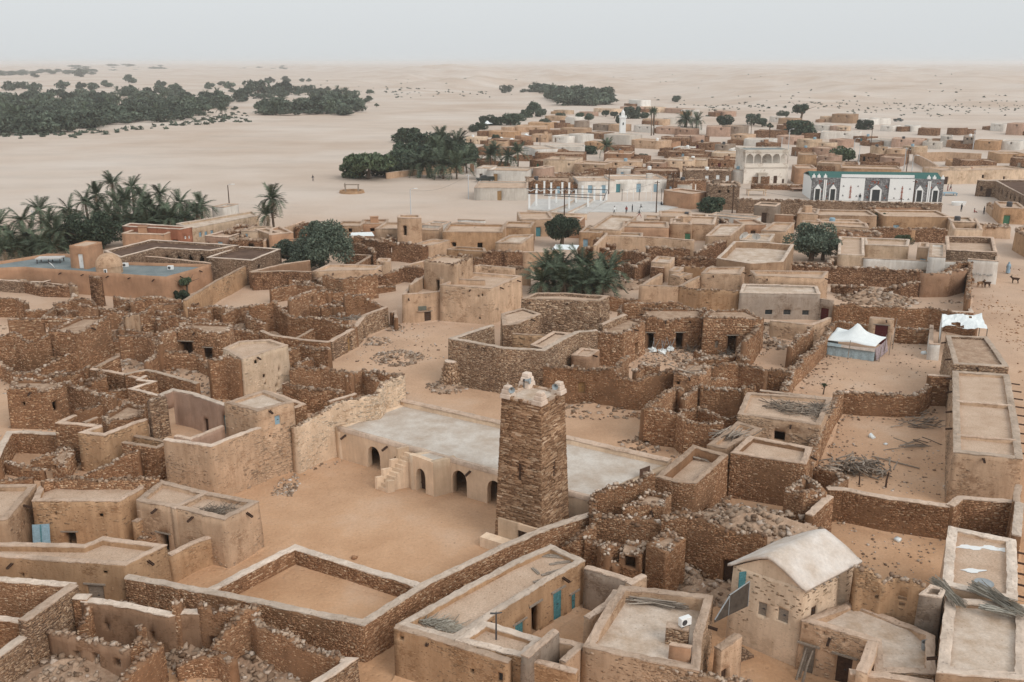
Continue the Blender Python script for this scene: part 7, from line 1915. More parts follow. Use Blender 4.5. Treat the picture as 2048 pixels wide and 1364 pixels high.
# groves reading as masses of separate trees
def grove(c, poly, n, r0, r1, h0, h1, label, group, mat='leafb'):
    Q = [full(c, *q) for q in poly]
    xs, ys = [q[0] for q in Q], [q[1] for q in Q]
    k = 0; tries = 0
    while k < n and tries < 40 * n:
        tries += 1
        x, y = rng.uniform(min(xs), max(xs)), rng.uniform(min(ys), max(ys))
        ins = False
        for i_ in range(len(Q)):
            (xa, ya), (xb, yb) = Q[i_], Q[i_ - 1]
            if (ya > y) != (yb > y) and x < (xb - xa) * (y - ya) / (yb - ya) + xa: ins = not ins
        if not ins: continue
        k += 1
        r_ = rng.uniform(r0, r1)
        if rng.random() < .3:
            p = at('X', x, y, 0); t = empty('date_palm', (p[0], p[1], float(ground_h(*p)) if y < 250 else 0), rng.uniform(0, 6.28), label.replace('tree', 'palm'), 'palm', group)
            tr_ = link('trunk', PT[k % 3], None, t); tr_.scale = (4, 4, h0); o = link('crown', PCROWN[k % 3], None, t, (0, 0, h0)); o.scale = (4.6,) * 3
        else: tree('X', x, y, r_, rng.uniform(h0, h1), 'far%d' % (k % 3), mat, label=label, group=group, sx_=rng.uniform(.9, 1.4))
grove('A', [(-60, 500), (420, 488), (620, 445), (900, 425), (1100, 410), (1330, 335), (1290, 270), (900, 235), (300, 275), (-60, 260)], 170, 5, 8, 4.5, 7, 'dark green tree in the dense grove across the sandy wadi', 'trees of the far left grove')
grove('A', [(1490, 385), (1800, 385), (2060, 385), (2060, 260), (1880, 250), (1750, 310), (1560, 330)], 44, 5, 8, 4, 6, 'dark green tree in the smaller grove on the far wadi bank', 'trees of the small far grove')
grove('B', [(-40, 384), (90, 384), (100, 330), (60, 250), (-40, 260)], 10, 5, 7, 4, 6, 'dark green tree in the smaller grove on the far wadi bank', 'trees of the small far grove')
grove('B', [(1030, 240), (1230, 265), (1220, 325), (1400, 330), (1590, 320), (1580, 275), (1400, 250), (1150, 225)], 46, 6, 10, 6, 10, 'dark green tree of the grove at the foot of the dunes', 'trees at the foot of the dunes')
def mass(name, areas, label, mat='leafb'):
    V_, F_, off_ = [], [], 0
    base_ = [np.array([v.co[:] for v in CROWN['far%d' % k].vertices])[:1800] for k in range(3)]
    for c, poly, n_, r0, r1, h0 in areas:
        Q = [full(c, *q) for q in poly]; xs, ys = [q[0] for q in Q], [q[1] for q in Q]; k = 0; tr_ = 0
        while k < n_ and tr_ < 9000:
            tr_ += 1; x, y = rng.uniform(min(xs), max(xs)), rng.uniform(min(ys), max(ys)); ins = False
            for i_ in range(len(Q)):
                (xa, ya), (xb, yb) = Q[i_], Q[i_ - 1]
                if (ya > y) != (yb > y) and x < (xb - xa) * (y - ya) / (yb - ya) + xa: ins = not ins
            if not ins: continue
            k += 1; p = at('X', x, y); r_ = rng.uniform(r0, r1); a = rng.uniform(0, 6.28); B_ = base_[k % 3]
            X = np.stack([B_[:, 0] * math.cos(a) - B_[:, 1] * math.sin(a), B_[:, 0] * math.sin(a) + B_[:, 1] * math.cos(a), B_[:, 2] * (h0 / r_ if r_ > h0 else 1)], -1) * r_
            V_.append(X + np.array([p[0], p[1], float(ground_h(*p)) + h0 * .6])); F_.append(np.arange(len(B_)).reshape(-1, 4) + off_); off_ += len(B_)
    o = link(name, mesh_np(name, np.concatenate(V_), np.concatenate(F_)), M[mat], kind='stuff'); tag(o, label, 'trees')
mass('grove_undergrowth', [('A', [(-60, 505), (420, 490), (620, 448), (900, 428), (1100, 414), (1330, 340), (1290, 280), (900, 250), (300, 285), (-60, 270)], 210, 4, 7, 3.2), ('A', [(1100, 330), (1340, 300), (1480, 300), (1500, 370), (1330, 360)], 10, 3, 5, 2.2), ('A', [(1330, 240), (1900, 230), (2050, 260), (1900, 290), (1450, 290)], 34, 4, 8, 4), ('A', [(1490, 388), (2060, 388), (2060, 290), (1560, 335)], 40, 4, 7, 2.6), ('B', [(1030, 245), (1230, 270), (1220, 328), (1590, 325), (1580, 285), (1150, 235)], 26, 5, 8, 4)], 'dense low growth filling the far groves between the trees')
mass('far_tree_belt', [('A', [(-60, 155), (300, 142), (560, 142), (560, 130), (300, 120), (-60, 132)], 46, 12, 20, 7), ('A', [(380, 118), (960, 118), (960, 106), (380, 106)], 36, 18, 30, 8), ('A', [(1380, 118), (1680, 120), (1680, 108), (1380, 108)], 14, 12, 20, 6)], 'faint belts of trees in the haze beyond the left grove')
for x, y, r_, h_ in ((755, 195, 11, 10), (50, 240, 9, 9), (210, 245, 9, 8), (130, 230, 8, 7), (550, 230, 8, 7), (620, 215, 8, 7), (375, 225, 9, 4), (480, 225, 8, 4), (945, 215, 9, 9), (1020, 240, 8, 7), (1230, 215, 8, 8), (1510, 265, 12, 18), (1440, 275, 9, 8), (1665, 260, 12, 12), (1600, 265, 8, 7), (1575, 195, 8, 6), (1670, 190, 9, 8), (1810, 250, 7, 9), (1350, 225, 8, 8), (1300, 205, 6, 5), (1770, 185, 5, 4), (1808, 185, 5, 4), (1400, 300, 8, 7), (480, 155, 16, 12), (200, 165, 9, 7)):
    tree('A', x, y, r_, h_, 'far%d' % (x % 3), 'leafb', desc='hazy far tree')
for x, y, r_, h_ in ((175, 260, 4, 6), (170, 305, 4.5, 5), (55, 340, 4, 5), (120, 315, 3, 4), (215, 335, 2, 3.4), (970, 235, 8, 7)): tree('B', x, y, r_, h_, 'far%d' % (x % 3), 'leafb', desc='hazy far tree')
# scrub dotted over the dunes, sparse ground cover nobody would count
def scrub(name, spots, mat, kind='far0', label=None, group=None):
    pass
sv, sf, so_ = [], [], 0
r3 = np.random.default_rng(9)
def scrub_at(px, py, s_):
    global so_
    p = at('X', px, py, 0); zg = float(ground_h(p[0], p[1])); n_ = 26
    C = r3.normal(0, .4, (n_, 3)) * s_ * np.array([1, 1, .6]); C[:, 2] = np.abs(C[:, 2]) + .1
    a = r3.normal(0, 1, (n_, 3)) * s_ * .22; b_ = r3.normal(0, 1, (n_, 3)) * s_ * .22
    V = np.stack([C - a, C - b_, C + a, C + b_], 1).reshape(-1, 3) + np.array([p[0], p[1], zg])
    sv.append(V); sf.append(np.arange(4 * n_).reshape(-1, 4) + so_); so_ += 4 * n_
for _ in range(150):
    x, y = r3.uniform(1690, 2060), r3.normal(218, 6)
    if y > 205: scrub_at(x, y, r3.uniform(.4, 1.0))
for _ in range(90): scrub_at(r3.uniform(1350, 1700), r3.normal(214, 5), r3.uniform(.6, 1.3))
for _ in range(140): scrub_at(r3.uniform(600, 2060), r3.uniform(146, 205), r3.uniform(.6, 1.6))
for _ in range(50): scrub_at(r3.uniform(770, 1000), r3.normal(183, 4), r3.uniform(.8, 1.8))
for _ in range(90):
    x = r3.uniform(0, 480); scrub_at(x, (270 if x < 140 else 270 - (x - 140) * .095) + r3.normal(0, 3), r3.uniform(.8, 2.0))
for _ in range(60): scrub_at(r3.uniform(400, 500), r3.uniform(225, 245), r3.uniform(.8, 1.6))
o = link('desert_scrub', mesh_np('desert_scrub', np.concatenate(sv), np.concatenate(sf)), M['leafb'], kind='stuff')
tag(o, 'sparse desert scrub dotted over the dunes and grove edges', 'scrub')
# WOOD, BRUSH AND CLOTH
def stickset(name, segs, mat, label, cat, kind=None, n=5):
    """each segment (p, q, r) a stick"""
    mb = MB()
    for p, q, r_ in segs:
        m_ = (np.array(p) + np.array(q)) / 2 + rng.normal(0, .03, 3)
        mb.tube([p, m_, q], [r_, r_ * .9, r_ * .7], n)
    o = mb.build(name, M[mat], None, None, kind=kind); tag(o, label, cat); return o
LOGM = []
for k in range(4):
    mb = MB(); mb.tube([(-.5, 0, 0), (-.15, .02 * k, .02), (.2, -.02 * k, .01), (.5, .01, 0)], [.05, .046, .043, .036], 7); me = mb.mesh('log'); me.materials.append(M['logs']); LOGM.append(me)
def logpile(c, x, y, n, ln, spread, z, label, hgt=.5, dirn=None, group=None, name='firewood_pile'):
    p = at(c, x, y, z); root = empty(name, (p[0], p[1], z), 0, label, 'firewood', group)
    for k in range(n):
        a = (dirn + rng.normal(0, .25)) if dirn is not None else rng.uniform(0, 3.14)
        o = link('log', LOGM[k % 4], None, root, (rng.normal(0, spread), rng.normal(0, spread * .6), .07 + hgt * rng.random() ** 1.5))
        l_ = ln * rng.uniform(.6, 1.4); o.scale = (l_, max(.9, 1.55 - .4 * ln), max(.9, 1.55 - .4 * ln)); o.rotation_euler = (0, rng.normal(0, .22), a)
    return root
logpile('K', 760, 790, 190, .95, 1.2, 0, 'large pile of split firewood in the yard', 1.0)
logpile('K', 1260, 420, 30, 1.6, 1.3, 0, 'thin scatter of branches against the long right-hand house', .25, .3)
logpile('K', 1150, 590, 12, 1.8, .9, 0, 'few grey poles lying in the middle of the firewood yard', .15, .15)
logpile('K', 1150, 345, 10, 1.6, .7, 0, 'loose sticks at the back of the firewood yard', .15, .3)
logpile('J', 1790, 520, 34, 1.7, .75, 2.72, 'split logs heaped on the small tan roof tray', .35, .6)
logpile('J', 1530, 710, 4, 1.2, .2, 2.78, 'short dark beams lying in the capped roof tray', .1, -.2)
logpile('F', 1440, 1120, 5, 2.4, .3, 3.42, 'grey beams laid over the rubble cell behind the minaret', .06, 0.05)
stickset('fallen_beam', [((*at('K', 865, 680), .15), (*at('K', 1235, 770), .1), .07)], 'wood', 'long straight beam lying beside the firewood pile', 'beam')
stickset('leaning_post', [((*at('K', 975, 910), -.1), (*at('K', 985, 910), 1.25), .08), ((*at('K', 770, 890), -.1), (*at('K', 760, 890), 1.1), .07)], 'woodd', 'pair of short upright posts propping the firewood pile', 'post')
def brush(c, pts, n, ln, z, label, mat='stick', r_=.018, cat='brushwood', up=.35, name='brushwood'):
    Q = [at(c, *q, z) for q in pts]; seg = []
    for k in range(n):
        w = rng.dirichlet(np.ones(len(Q))); p = sum(wi * q for wi, q in zip(w, Q)); a = rng.uniform(0, 6.28) if mat != 'straw' else rng.normal(.2, .5)
        l_ = ln * rng.uniform(.5, 1.3); e = np.array([math.cos(a), math.sin(a)]) * l_
        seg.append(((p[0], p[1], z + rng.uniform(.02, .12)), (p[0] + e[0], p[1] + e[1], z + rng.uniform(.03, up)), r_ * rng.uniform(.7, 1.6)))
    return stickset(name, seg, mat, label, cat, 'stuff', 4)
brush('K', [(30, 230), (450, 270), (430, 380), (60, 320)], 120, 1.1, 3.08, 'tangle of dry branches covering the tan roof', r_=.035)
brush('K', [(400, 260), (540, 270), (480, 380), (420, 370)], 130, 1.0, 3.08, 'dense dark twigs piled at the right of the branch roof', r_=.02, up=.7)
brush('H', [(1560, 1100), (1900, 1060), (1780, 1140), (1650, 1150)], 110, .9, 3.15, 'dry brushwood lying in the roof bay left of the mosque court', r_=.016)
brush('H', [(1180, 740), (1400, 770), (1330, 850), (1150, 830)], 150, .9, .1, 'dry palm brush dumped between the left ruin walls', 'straw', .02, up=.7)
brush('D', [(820, 510), (1050, 480), (1280, 525), (1050, 540)], 420, .8, .1, 'long row of grey dry shrubs in front of the orange house', 'straw', .03, 'dry shrubs', 1.3, 'dry_shrubs')
brush('E', [(690, 700), (880, 680), (840, 720)], 60, 1.0, 2.4, 'grey sticks laid over a broken room beside the street', r_=.03)
brush('F', [(1420, 930), (1500, 950), (1460, 970)], 30, 1.0, .1, 'few sticks stacked by the middle doorway of the ruin row', r_=.03, up=.9)
brush('F', [(1640, 940), (1820, 970), (1700, 1000)], 40, 1.0, .1, 'broken poles and twigs by the right doorway of the ruin row', r_=.03, up=.8)
brush('M', [(1330, 870), (1640, 950), (1560, 1010), (1260, 910)], 200, .8, 2.68, 'torn straw matting on the near end of the teal-door house', 'straw', .02, up=.12, cat='matting')
def bundle(c, q0, q1, z, n, rad, label, mat='straw', fray=.25, cat='bundle'):
    a_, b_ = np.array([*at(c, *q0, z), z]), np.array([*at(c, *q1, z), z]); d = b_ - a_; L = np.linalg.norm(d); nn = np.array([-d[1], d[0], 0]) / L; seg = []
    for k in range(n):
        o1, o2 = rng.normal(0, rad, 2), rng.normal(0, rad, 2); f0, f1 = rng.uniform(-.05, .25), rng.uniform(.75, 1.05)
        p = a_ + d * f0 + nn * o1[0] * (1 + fray * 3 * (rng.random() < .3)); q = a_ + d * f1 + nn * o2[0] * (1 + fray * 3 * (rng.random() < .4))
        p[2] += abs(o1[1]) + rad * .5; q[2] += abs(o2[1]) + rad * .5
        seg.append((p, q, rng.uniform(.018, .04)))
    return stickset('stick_bundle', seg, mat, label, cat, 'stuff', 4)
bundle('O', (1340, 590), (1560, 800), 4.25, 110, .13, 'tied bundle of grey palm stalks hanging over the grey plastered shaft')
bundle('O', (1640, 640), (2034, 870), 4.2, 130, .17, 'long bundle of grey palm stalks across the front right roofs')
bundle('O', (1690, 795), (1960, 850), 4.2, 60, .1, 'short frayed palm bundle beside the bleached roof patch')
bundle('N', (915, 730), (1400, 800), 3.0, 80, .13, 'bundle of long grey poles on the white roof terrace', 'stick', .1)
for k, (x, y, a, l_, lab) in enumerate(((370, 395, -.15, 1.3, 'wide grey board on the roof of the teal-door house'), (450, 445, .25, 1.7, 'long thin plank below the wide board on the teal-door roof'), (235, 510, -1.1, .8, 'short grey plank nearest the ledge of the teal-door roof'), (370, 520, .45, 1.5, 'grey plank lying across the teal-door roof'), (300, 580, .35, 1.3, 'plank at the edge of the teal-door roof'))):
    p = at('N', x, y, 2.68); mb = MB(); mb.box((0, 0, .03), (l_, .34 if k == 0 else .16, .05)); mb.box((.1, .05, .075), (l_ * .7, .1, .03)); tag(mb.build('plank', M['wood'], None, (p[0], p[1], 2.66), a), lab, 'plank', 'planks on the teal-door roof')
# posts in the sunken room, wall posts
for k, (x, y) in enumerate(((545, 1235), (565, 1245), (590, 1250), (610, 1245))):
    p = at('E', x, y); stickset('wooden_post', [((p[0], p[1], -.1), (p[0] - .1, p[1], 1.9 - .2 * (k % 2)), .09)], 'wood', ('leftmost', 'second', 'third', 'rightmost')[k] + ' of four grey posts leaning in the sunken room', 'post')
p = at('L', 1040, 775); stickset('wooden_post', [((p[0], p[1], -.1), (p[0] - .02, p[1], 2.2), .06)], 'woody', 'yellowish gate post at the end of the capped court wall', 'post')
# beam ends over the street
for (root, c, a_, b_, z_, n_) in ((longh, 'X', (2018, 755), (2046, 912), 3.6, 9), (rowh, 'O', (1975, 300), (1990, 720), 3.6, 5)):
    pa, pb = at(c, *a_, 3.8), at(c, *b_, 3.8)
    d = (pb - pa) / np.linalg.norm(pb - pa); nn = np.array([-d[1], d[0]]);  nn = nn if nn[0] > 0 else -nn
    for k in range(n_):
        q = pa + (pb - pa) * (k + .5) / n_; mb = MB(); mb.tube([(q[0] - nn[0] * .2, q[1] - nn[1] * .2, z_), (q[0] + nn[0] * .85, q[1] + nn[1] * .85, z_ - .03)], .06, 6); mb.build('beam_end', M['woodd'], root, tuple(-root.location))
# the tent
t4 = [at('G', 495, 858, 1.5), at('G', 895, 912, 1.5), at('G', 985, 836, 1.5), at('G', 600, 790, 1.5)]
tent = empty('tent', (*(sum(t4) / 4), 0), 0, 'white peaked cloth tent with blue-grey side cloth in the sandy yard', 'tent')
to = tuple(-tent.location)
NT = 18; V, F = [], []
for i_ in range(NT + 1):
    for j_ in range(NT + 1):
        u, v = i_ / NT, j_ / NT
        p = (t4[0] * (1 - u) + t4[1] * u) * (1 - v) + (t4[3] * (1 - u) + t4[2] * u) * v
        d0 = math.hypot((u - .52) * 1.0, (v - .5) * .8); d1 = math.hypot(u - .02, v - .95)
        z_ = 1.45 + 2.1 * math.exp(-d0 * 4.2) + .6 * math.exp(-d1 * 6) - .12 * math.sin(math.pi * u) * (1 if v in (0, 1) else 0) + .03 * math.sin(14 * u + 5 * v)
        V.append((p[0], p[1], z_))
for i_ in range(NT):
    for j_ in range(NT): F.append((i_ * (NT + 1) + j_, (i_ + 1) * (NT + 1) + j_, (i_ + 1) * (NT + 1) + j_ + 1, i_ * (NT + 1) + j_ + 1))
me = bpy.data.meshes.new('roof_cloth'); me.from_pydata(V, [], F); me.update(); me.polygons.foreach_set('use_smooth', np.ones(len(F), bool))
o = link('roof_cloth', me, M['cloth'], tent, to); sm = o.modifiers.new('thick', 'SOLIDIFY'); sm.thickness = .02
def curtain(p, q, z0, z1, mat, nm, wav=.06, u0=0, u1=1):
    V, F = [], []; K_ = 26; d = (q - p) / np.linalg.norm(q - p); nn = np.array([-d[1], d[0]])
    for k in range(K_ + 1):
        u = u0 + (u1 - u0) * k / K_
        for zi, zf in enumerate(np.linspace(0, 1, 5)):
            a_ = p + (q - p) * u + nn * (wav * math.sin(u * 38) * (1 - zf) + .22 * (1 - zf) * (-1 if (nn @ p) > 0 else 1)); V.append((a_[0], a_[1], z0 + (z1 - z0) * zf - .1 * math.sin(math.pi * u) * zf))
    for k in range(K_):
        for j_ in range(4): F.append((k * 5 + j_, (k + 1) * 5 + j_, (k + 1) * 5 + j_ + 1, k * 5 + j_ + 1))
    me = bpy.data.meshes.new(nm); me.from_pydata(V, [], F); me.update()
    o = link(nm, me, M[mat], tent, to); s_ = o.modifiers.new('thick', 'SOLIDIFY'); s_.thickness = .015; return o
curtain(t4[0], t4[1], .02, 1.1, 'clothb', 'side_cloth'); curtain(t4[0], t4[1], 1.08, 1.44, 'clothp', 'side_patch', .03, .35, 1); curtain(t4[0], t4[1], 1.08, 1.44, 'clothb', 'side_patch', .03, 0, .35)
curtain(t4[1], t4[2], .05, 1.4, 'clothv', 'end_cloth', .1); curtain(t4[3], t4[0], .05, 1.4, 'clothb', 'side_cloth')
for k, (x, y, h_) in enumerate(((680, 1000, 2.1), (922, 1020, 1.6), (1000, 970, 2.3), (1028, 925, 3.6), (958, 960, 2.2), (455, 945, 1.9))):
    p = at('G', x, y); stickset('tent_pole', [((p[0], p[1], -.1), (p[0] + .12, p[1] + .05, h_), .05)], 'wood', ('crooked pole in front of the blue-grey tent side', 'short pole at the right front corner of the tent', 'pole right of the tent end', 'tall pole by the maroon gate', 'pole against the purple tent end', 'pole left of the tent')[k], 'pole')
# tarpaulin shelter
s4 = [at('G', 1400, 830, 2.4), at('G', 1755, 826, 2.6), at('G', 1710, 712, 2.6), at('G', 1405, 706, 2.6)]
shl = empty('tarpaulin_shelter', (*(sum(s4) / 4), 0), 0, 'torn white tarpaulin shelter at the far end of the long house', 'shelter'); sho = tuple(-shl.location)
V, F = [], []
for i_ in range(15):
    for j_ in range(9):
        u, v = i_ / 14, j_ / 8; p = (s4[0] * (1 - u) + s4[1] * u) * (1 - v) + (s4[3] * (1 - u) + s4[2] * u) * v
        V.append((p[0], p[1], 3.5 + .14 * math.sin(9 * u + 4 * v) + .1 * math.sin(15 * v + 5 * u) + rng.normal(0, .04)))
for i_ in range(14):
    for j_ in range(8):
        if (i_, j_) in ((3, 2), (4, 2), (5, 2), (4, 1), (5, 1), (6, 1), (9, 5)): continue
        F.append((i_ * 9 + j_, (i_ + 1) * 9 + j_, (i_ + 1) * 9 + j_ + 1, i_ * 9 + j_ + 1))
me = bpy.data.meshes.new('tarpaulin'); me.from_pydata(V, [], F); me.update(); link('tarpaulin', me, M['cloth'], shl, sho)
for q in s4: mb = MB(); mb.tube([(q[0], q[1], -.1), (q[0], q[1], 3.5)], .06, 6); mb.build('post', M['wood'], shl, sho)
curtain_p = s4[0]
mb = MB(); mb.add([(s4[0][0], s4[0][1], 3.5), (s4[3][0], s4[3][1], 3.5), (s4[3][0] - .1, s4[3][1], 1.8), (s4[0][0] - .1, s4[0][1], 2.0)], [(0, 1, 2, 3)]); mb.build('hanging_sheet', M['cloth'], shl, sho)
# bagged bundles by the ruin doors
for k, (x, y, lab) in enumerate(((1165, 960, 'white bagged bundle, left of three in the ruin court'), (1240, 970, 'white bagged bundle, middle of three in the ruin court'), (1300, 950, 'white bagged bundle, right of three in the ruin court'))):
    p = at('F', x, y); root = empty('bagged_bundle', (p[0], p[1], 0), rng.uniform(0, 3), lab, 'bag')
    mb = MB(); mb.lathe([(.42, -.02), (.5, .16), (.36, .32), (.2, .42), (.05, .5)], n=9); o = mb.build('sack', M['cloth'], root)
    for v in o.data.vertices: v.co += Vector((rng.normal(0, .1), rng.normal(0, .1), rng.normal(0, .06)))
    for j_ in range(3): mb = MB(); mb.tube([(rng.uniform(-.3, .3), rng.uniform(-.3, .3), 0), (rng.uniform(-.5, .5), rng.uniform(-.5, .5), 1.5)], .03, 5); mb.build('stake', M['metal'], root)
# litter
for k, (c, x, y, s_, lab) in enumerate((('K', 865, 525, .5, 'white plastic sheet on the sand of the firewood yard'), ('K', 975, 580, .3, 'small blue-white rag in the firewood yard'), ('O', 1175, 228, .3, 'white rag, farther of two on the sand behind the gabled house'), ('O', 1060, 275, .4, 'white rag, nearer of two on the sand behind the gabled house'), ('H', 338, 657, .45, 'white block on the sand of the curved yard'), ('H', 1955, 935, .35, 'pale stone lying by the eroded mound'), ('M', 803, 410, .35, 'single dark stone lying in the mosque court'), ('G', 1270, 960, .5, 'grey bundle by the long house wall'))):
    p = at(c, x, y); V, F = rocks(np.zeros((1, 3)), np.array([s_]), .2); o = link('stray_stone' if 'stone' in lab else 'litter', mesh_np('litter', V, F), M['stone'] if 'dark' in lab else (M['cap'] if 'pale' in lab else M['cloth']), None, (p[0], p[1], s_ * .2)); tag(o, lab, 'stone' if 'stone' in lab else 'litter')
def scatter(c, poly, n, s0, s1, label, name='scattered_stones', mat='heap'):
    Q = [full(c, *q) for q in poly]; xs, ys = [q[0] for q in Q], [q[1] for q in Q]; C, S = [], []; t_ = 0
    while len(C) < n and t_ < 30 * n:
        t_ += 1; x, y = rng.uniform(min(xs), max(xs)), rng.uniform(min(ys), max(ys)); ins = False
        for i_ in range(len(Q)):
            (xa, ya), (xb, yb) = Q[i_], Q[i_ - 1]
            if (ya > y) != (yb > y) and x < (xb - xa) * (y - ya) / (yb - ya) + xa: ins = not ins
        if not ins: continue
        p = at('X', x, y)
        if sn(np.array([[p[0], p[1], 0]]), .35)[0] < rng.uniform(-.5, .5): continue
        s_ = rng.uniform(s0, s1) * rng.uniform(.4, 1); C.append((p[0], p[1], s_ * .15)); S.append(s_)
    V, F = rocks(np.array(C), np.array(S)); o = link(name, mesh_np(name, V, F), M[mat], kind='stuff'); tag(o, label, 'stones')
scatter('G', [(420, 960), (1300, 860), (1380, 1110), (1300, 1260), (650, 1250), (300, 1220)], 230, .07, .22, 'small stones strewn over the tent yard')
scatter('K', [(640, 330), (1470, 320), (1460, 1010), (680, 900), (480, 680)], 300, .06, .2, 'small stones and bits strewn over the firewood yard')
scatter('O', [(600, 140), (1440, 180), (1380, 560), (1000, 540), (740, 420)], 130, .05, .18, 'small stones strewn on the sand behind the gabled house')
scatter('E', [(640, 1000), (1200, 720), (1900, 780), (1550, 1000), (1200, 1120)], 260, .07, .24, 'small stones strewn over the open street')
scatter('G', [(560, 440), (1600, 480), (1600, 570), (700, 575)], 420, .12, .36, 'rubble strewn over the stone-heap plot')
scatter('F', [(1000, 980), (1120, 900), (1830, 960), (1850, 1030), (1500, 1060), (1100, 1100)], 420, .1, .32, 'debris strewn over the court of the ruin row')
scatter('J', [(500, 240), (1080, 260), (1060, 380), (520, 350)], 320, .08, .26, 'debris strewn behind the mosque roof', mat='stone')
scatter('I', [(0, 880), (340, 800), (420, 860), (330, 1000), (60, 980)], 160, .06, .26, 'small stones at the foot of the cream wall by the mosque court')
scatter('D', [(0, 560), (2048, 560), (2048, 1300), (0, 1300)], 1500, .1, .34, 'debris strewn through the left ruins')
scatter('N', [(600, 260), (1400, 330), (1700, 560), (1400, 660), (800, 560)], 420, .08, .3, 'debris strewn through the ruins left of the gabled house')
scatter('G', [(1660, 480), (1900, 300), (2048, 300), (2048, 1200), (1950, 1000), (1800, 780)], 200, .08, .25, 'small stones along the right-hand street', mat='stone')
# FITTINGS
def dish(c, x, y, z, r_, lab, face=2.6):
    p = at(c, x, y, z); root = empty('satellite_dish', (p[0], p[1], z), face, lab, 'satellite dish')
    mb = MB(); n_ = 18; V = [(0, .12, 0)]; F = []
    for k in range(1, 4):
        f = k / 3
        for a in range(n_): V.append((r_ * f * math.cos(6.283 * a / n_), .12 - .22 * r_ * f * f, r_ * f * math.sin(6.283 * a / n_)))
    for a in range(n_): F.append((0, 1 + a, 1 + (a + 1) % n_))
    for k in range(2):
        for a in range(n_): F.append((1 + k * n_ + a, 1 + (k + 1) * n_ + a, 1 + (k + 1) * n_ + (a + 1) % n_, 1 + k * n_ + (a + 1) % n_))
    mb.add(V, F); o = mb.build('reflector', M['whitep'], root, (0, 0, r_ * .95)); o.rotation_euler = (.6, 0, 0); s_ = o.modifiers.new('thick', 'SOLIDIFY'); s_.thickness = .02
    mb = MB(); mb.tube([(0, .2, 0), (0, .15, r_)], .035, 6); mb.build('mast', M['metal'], root)
    mb = MB(); mb.tube([(0, .1, r_ * .5), (0, -.5 * r_, r_ * 1.3)], .02, 5); mb.build('feed_arm', M['metal'], root)
dish('D', 765, 262, 2.9, .75, 'white satellite dish between the stair box and the dome', .4); dish('D', 410, 305, 2.9, .55, 'white satellite dish at the front edge of the grey roof', -.9)
dish('C', 405, 1112, 3.0, .8, 'left one of two satellite dishes above the tan roof tray house', .5); dish('C', 480, 1115, 3.0, .7, 'right one of two satellite dishes above the tan roof tray house', -.3)
def ac(c, x, y, z, lab, rz=.3, s_=1.0):
    p = at(c, x, y, z); root = empty('air_conditioner', (p[0], p[1], z), rz, lab, 'air conditioner')
    mb = MB(); mb.box((0, 0, .3 * s_), (.8 * s_, .36 * s_, .56 * s_)); o = mb.build('casing', M['whitep'], root); bv = o.modifiers.new('b', 'BEVEL'); bv.width = .02
    mb = MB(); V = [(-.15 * s_ + .2 * s_ * math.cos(t_), -.19 * s_, .3 * s_ + .2 * s_ * math.sin(t_)) for t_ in np.linspace(0, 6.283, 17)[:-1]]; mb.add(V, [tuple(range(16))]); mb.build('fan_grille', M['metald'], root)
    mb = MB(); mb.box((-.25 * s_, 0, .01), (.06, .36 * s_, .05)); mb.box((.25 * s_, 0, .01), (.06, .36 * s_, .05)); mb.build('feet', M['metald'], root)
ac('N', 1385, 925, 3.98, 'white air conditioner on the parapet of the white roof terrace', .5, .8); ac('D', 990, 290, 2.9, 'white air conditioner right of the dome', .1, 1.0); ac('D', 1345, 312, 2.9, 'white air conditioner near the right end of the grey roof', .1, 1.0)
p = at('D', 400, 255, 2.9); root = empty('roof_tank_stand', (p[0], p[1], 2.9), .1, 'pale slab on short legs at the left of the grey roof', 'slab')
mb = MB(); mb.box((0, 0, .7), (3.6, 1.8, .16)); mb.build('slab', M['concrete'], root)
for sx_ in (-1, 0, 1):
    for sy_ in (-1, 1): mb = MB(); mb.box((sx_ * 1.6, sy_ * .75, .31), (.12, .12, .62)); mb.build('leg', M['metald'], root)
# board standing on the mosque roof edge
p0, p1 = at('J', 1058, 850, 2.7), at('J', 1138, 820, 2.7)
mb = MB(); mb.prism(ccw([p0, p1, p1 + np.array([.03, .06]), p0 + np.array([.03, .06])])[0], 2.5, 3.35); tag(mb.build('dark_board', M['rust'], None), 'dark board standing at the right edge of the mosque roof', 'board')
# the leaning pale-blue door panel
p = at('L', 355, 345) + np.array([0, -.5]); root = empty('door_panel', (p[0], p[1], 0), .12, 'pale blue panelled door leaned against the ochre house', 'door')
mb = MB(); mb.box((0, 0, .98), (1.08, .05, 1.95)); o = mb.build('leaf', M['blue'], root)
for sx_ in (-.27, .27):
    for z_ in (.5, 1.4): mb = MB(); mb.box((sx_, -.035, z_), (.40, .03, .72)); mb.build('panel', M['blue'], o)
mb = MB(); mb.box((0, -.05, .98), (.05, .05, 1.9)); mb.build('strip', M['teal'], o)
root.rotation_euler = (-.22, 0, .12)
M['carve'] = simple('greenish_stone', (.17, .18, .15), .35, 12)
# carved panel over the small dark door
hp = [at('X', 846, 587, 3.7), at('X', 804, 589, 3.7)]
hw = hit_wall(hp, False, 'X', 845, 616)
if hw:
    e = (hp[1] - hp[0]) / np.linalg.norm(hp[1] - hp[0]); q = hp[0] + e * hw[2]
    root = empty('carved_panel', (q[0], q[1] - .1, hw[3]), math.atan2(-e[1], -e[0]), 'greenish carved stone panel set above the small dark door', 'panel')
    mb = MB(); mb.box((0, .0, 0), (1.0, .1, .5)); mb.build('slab', M['carve'], root)
    for k in range(5): mb = MB(); mb.box((-.38 + .19 * k, -.06, 0), (.08, .05, .38)); mb.build('carving', M['carve'], root)
    mb = MB(); mb.box((0, -.08, -.36), (1.3, .2, .09)); mb.build('ledge', M['coping'], root)
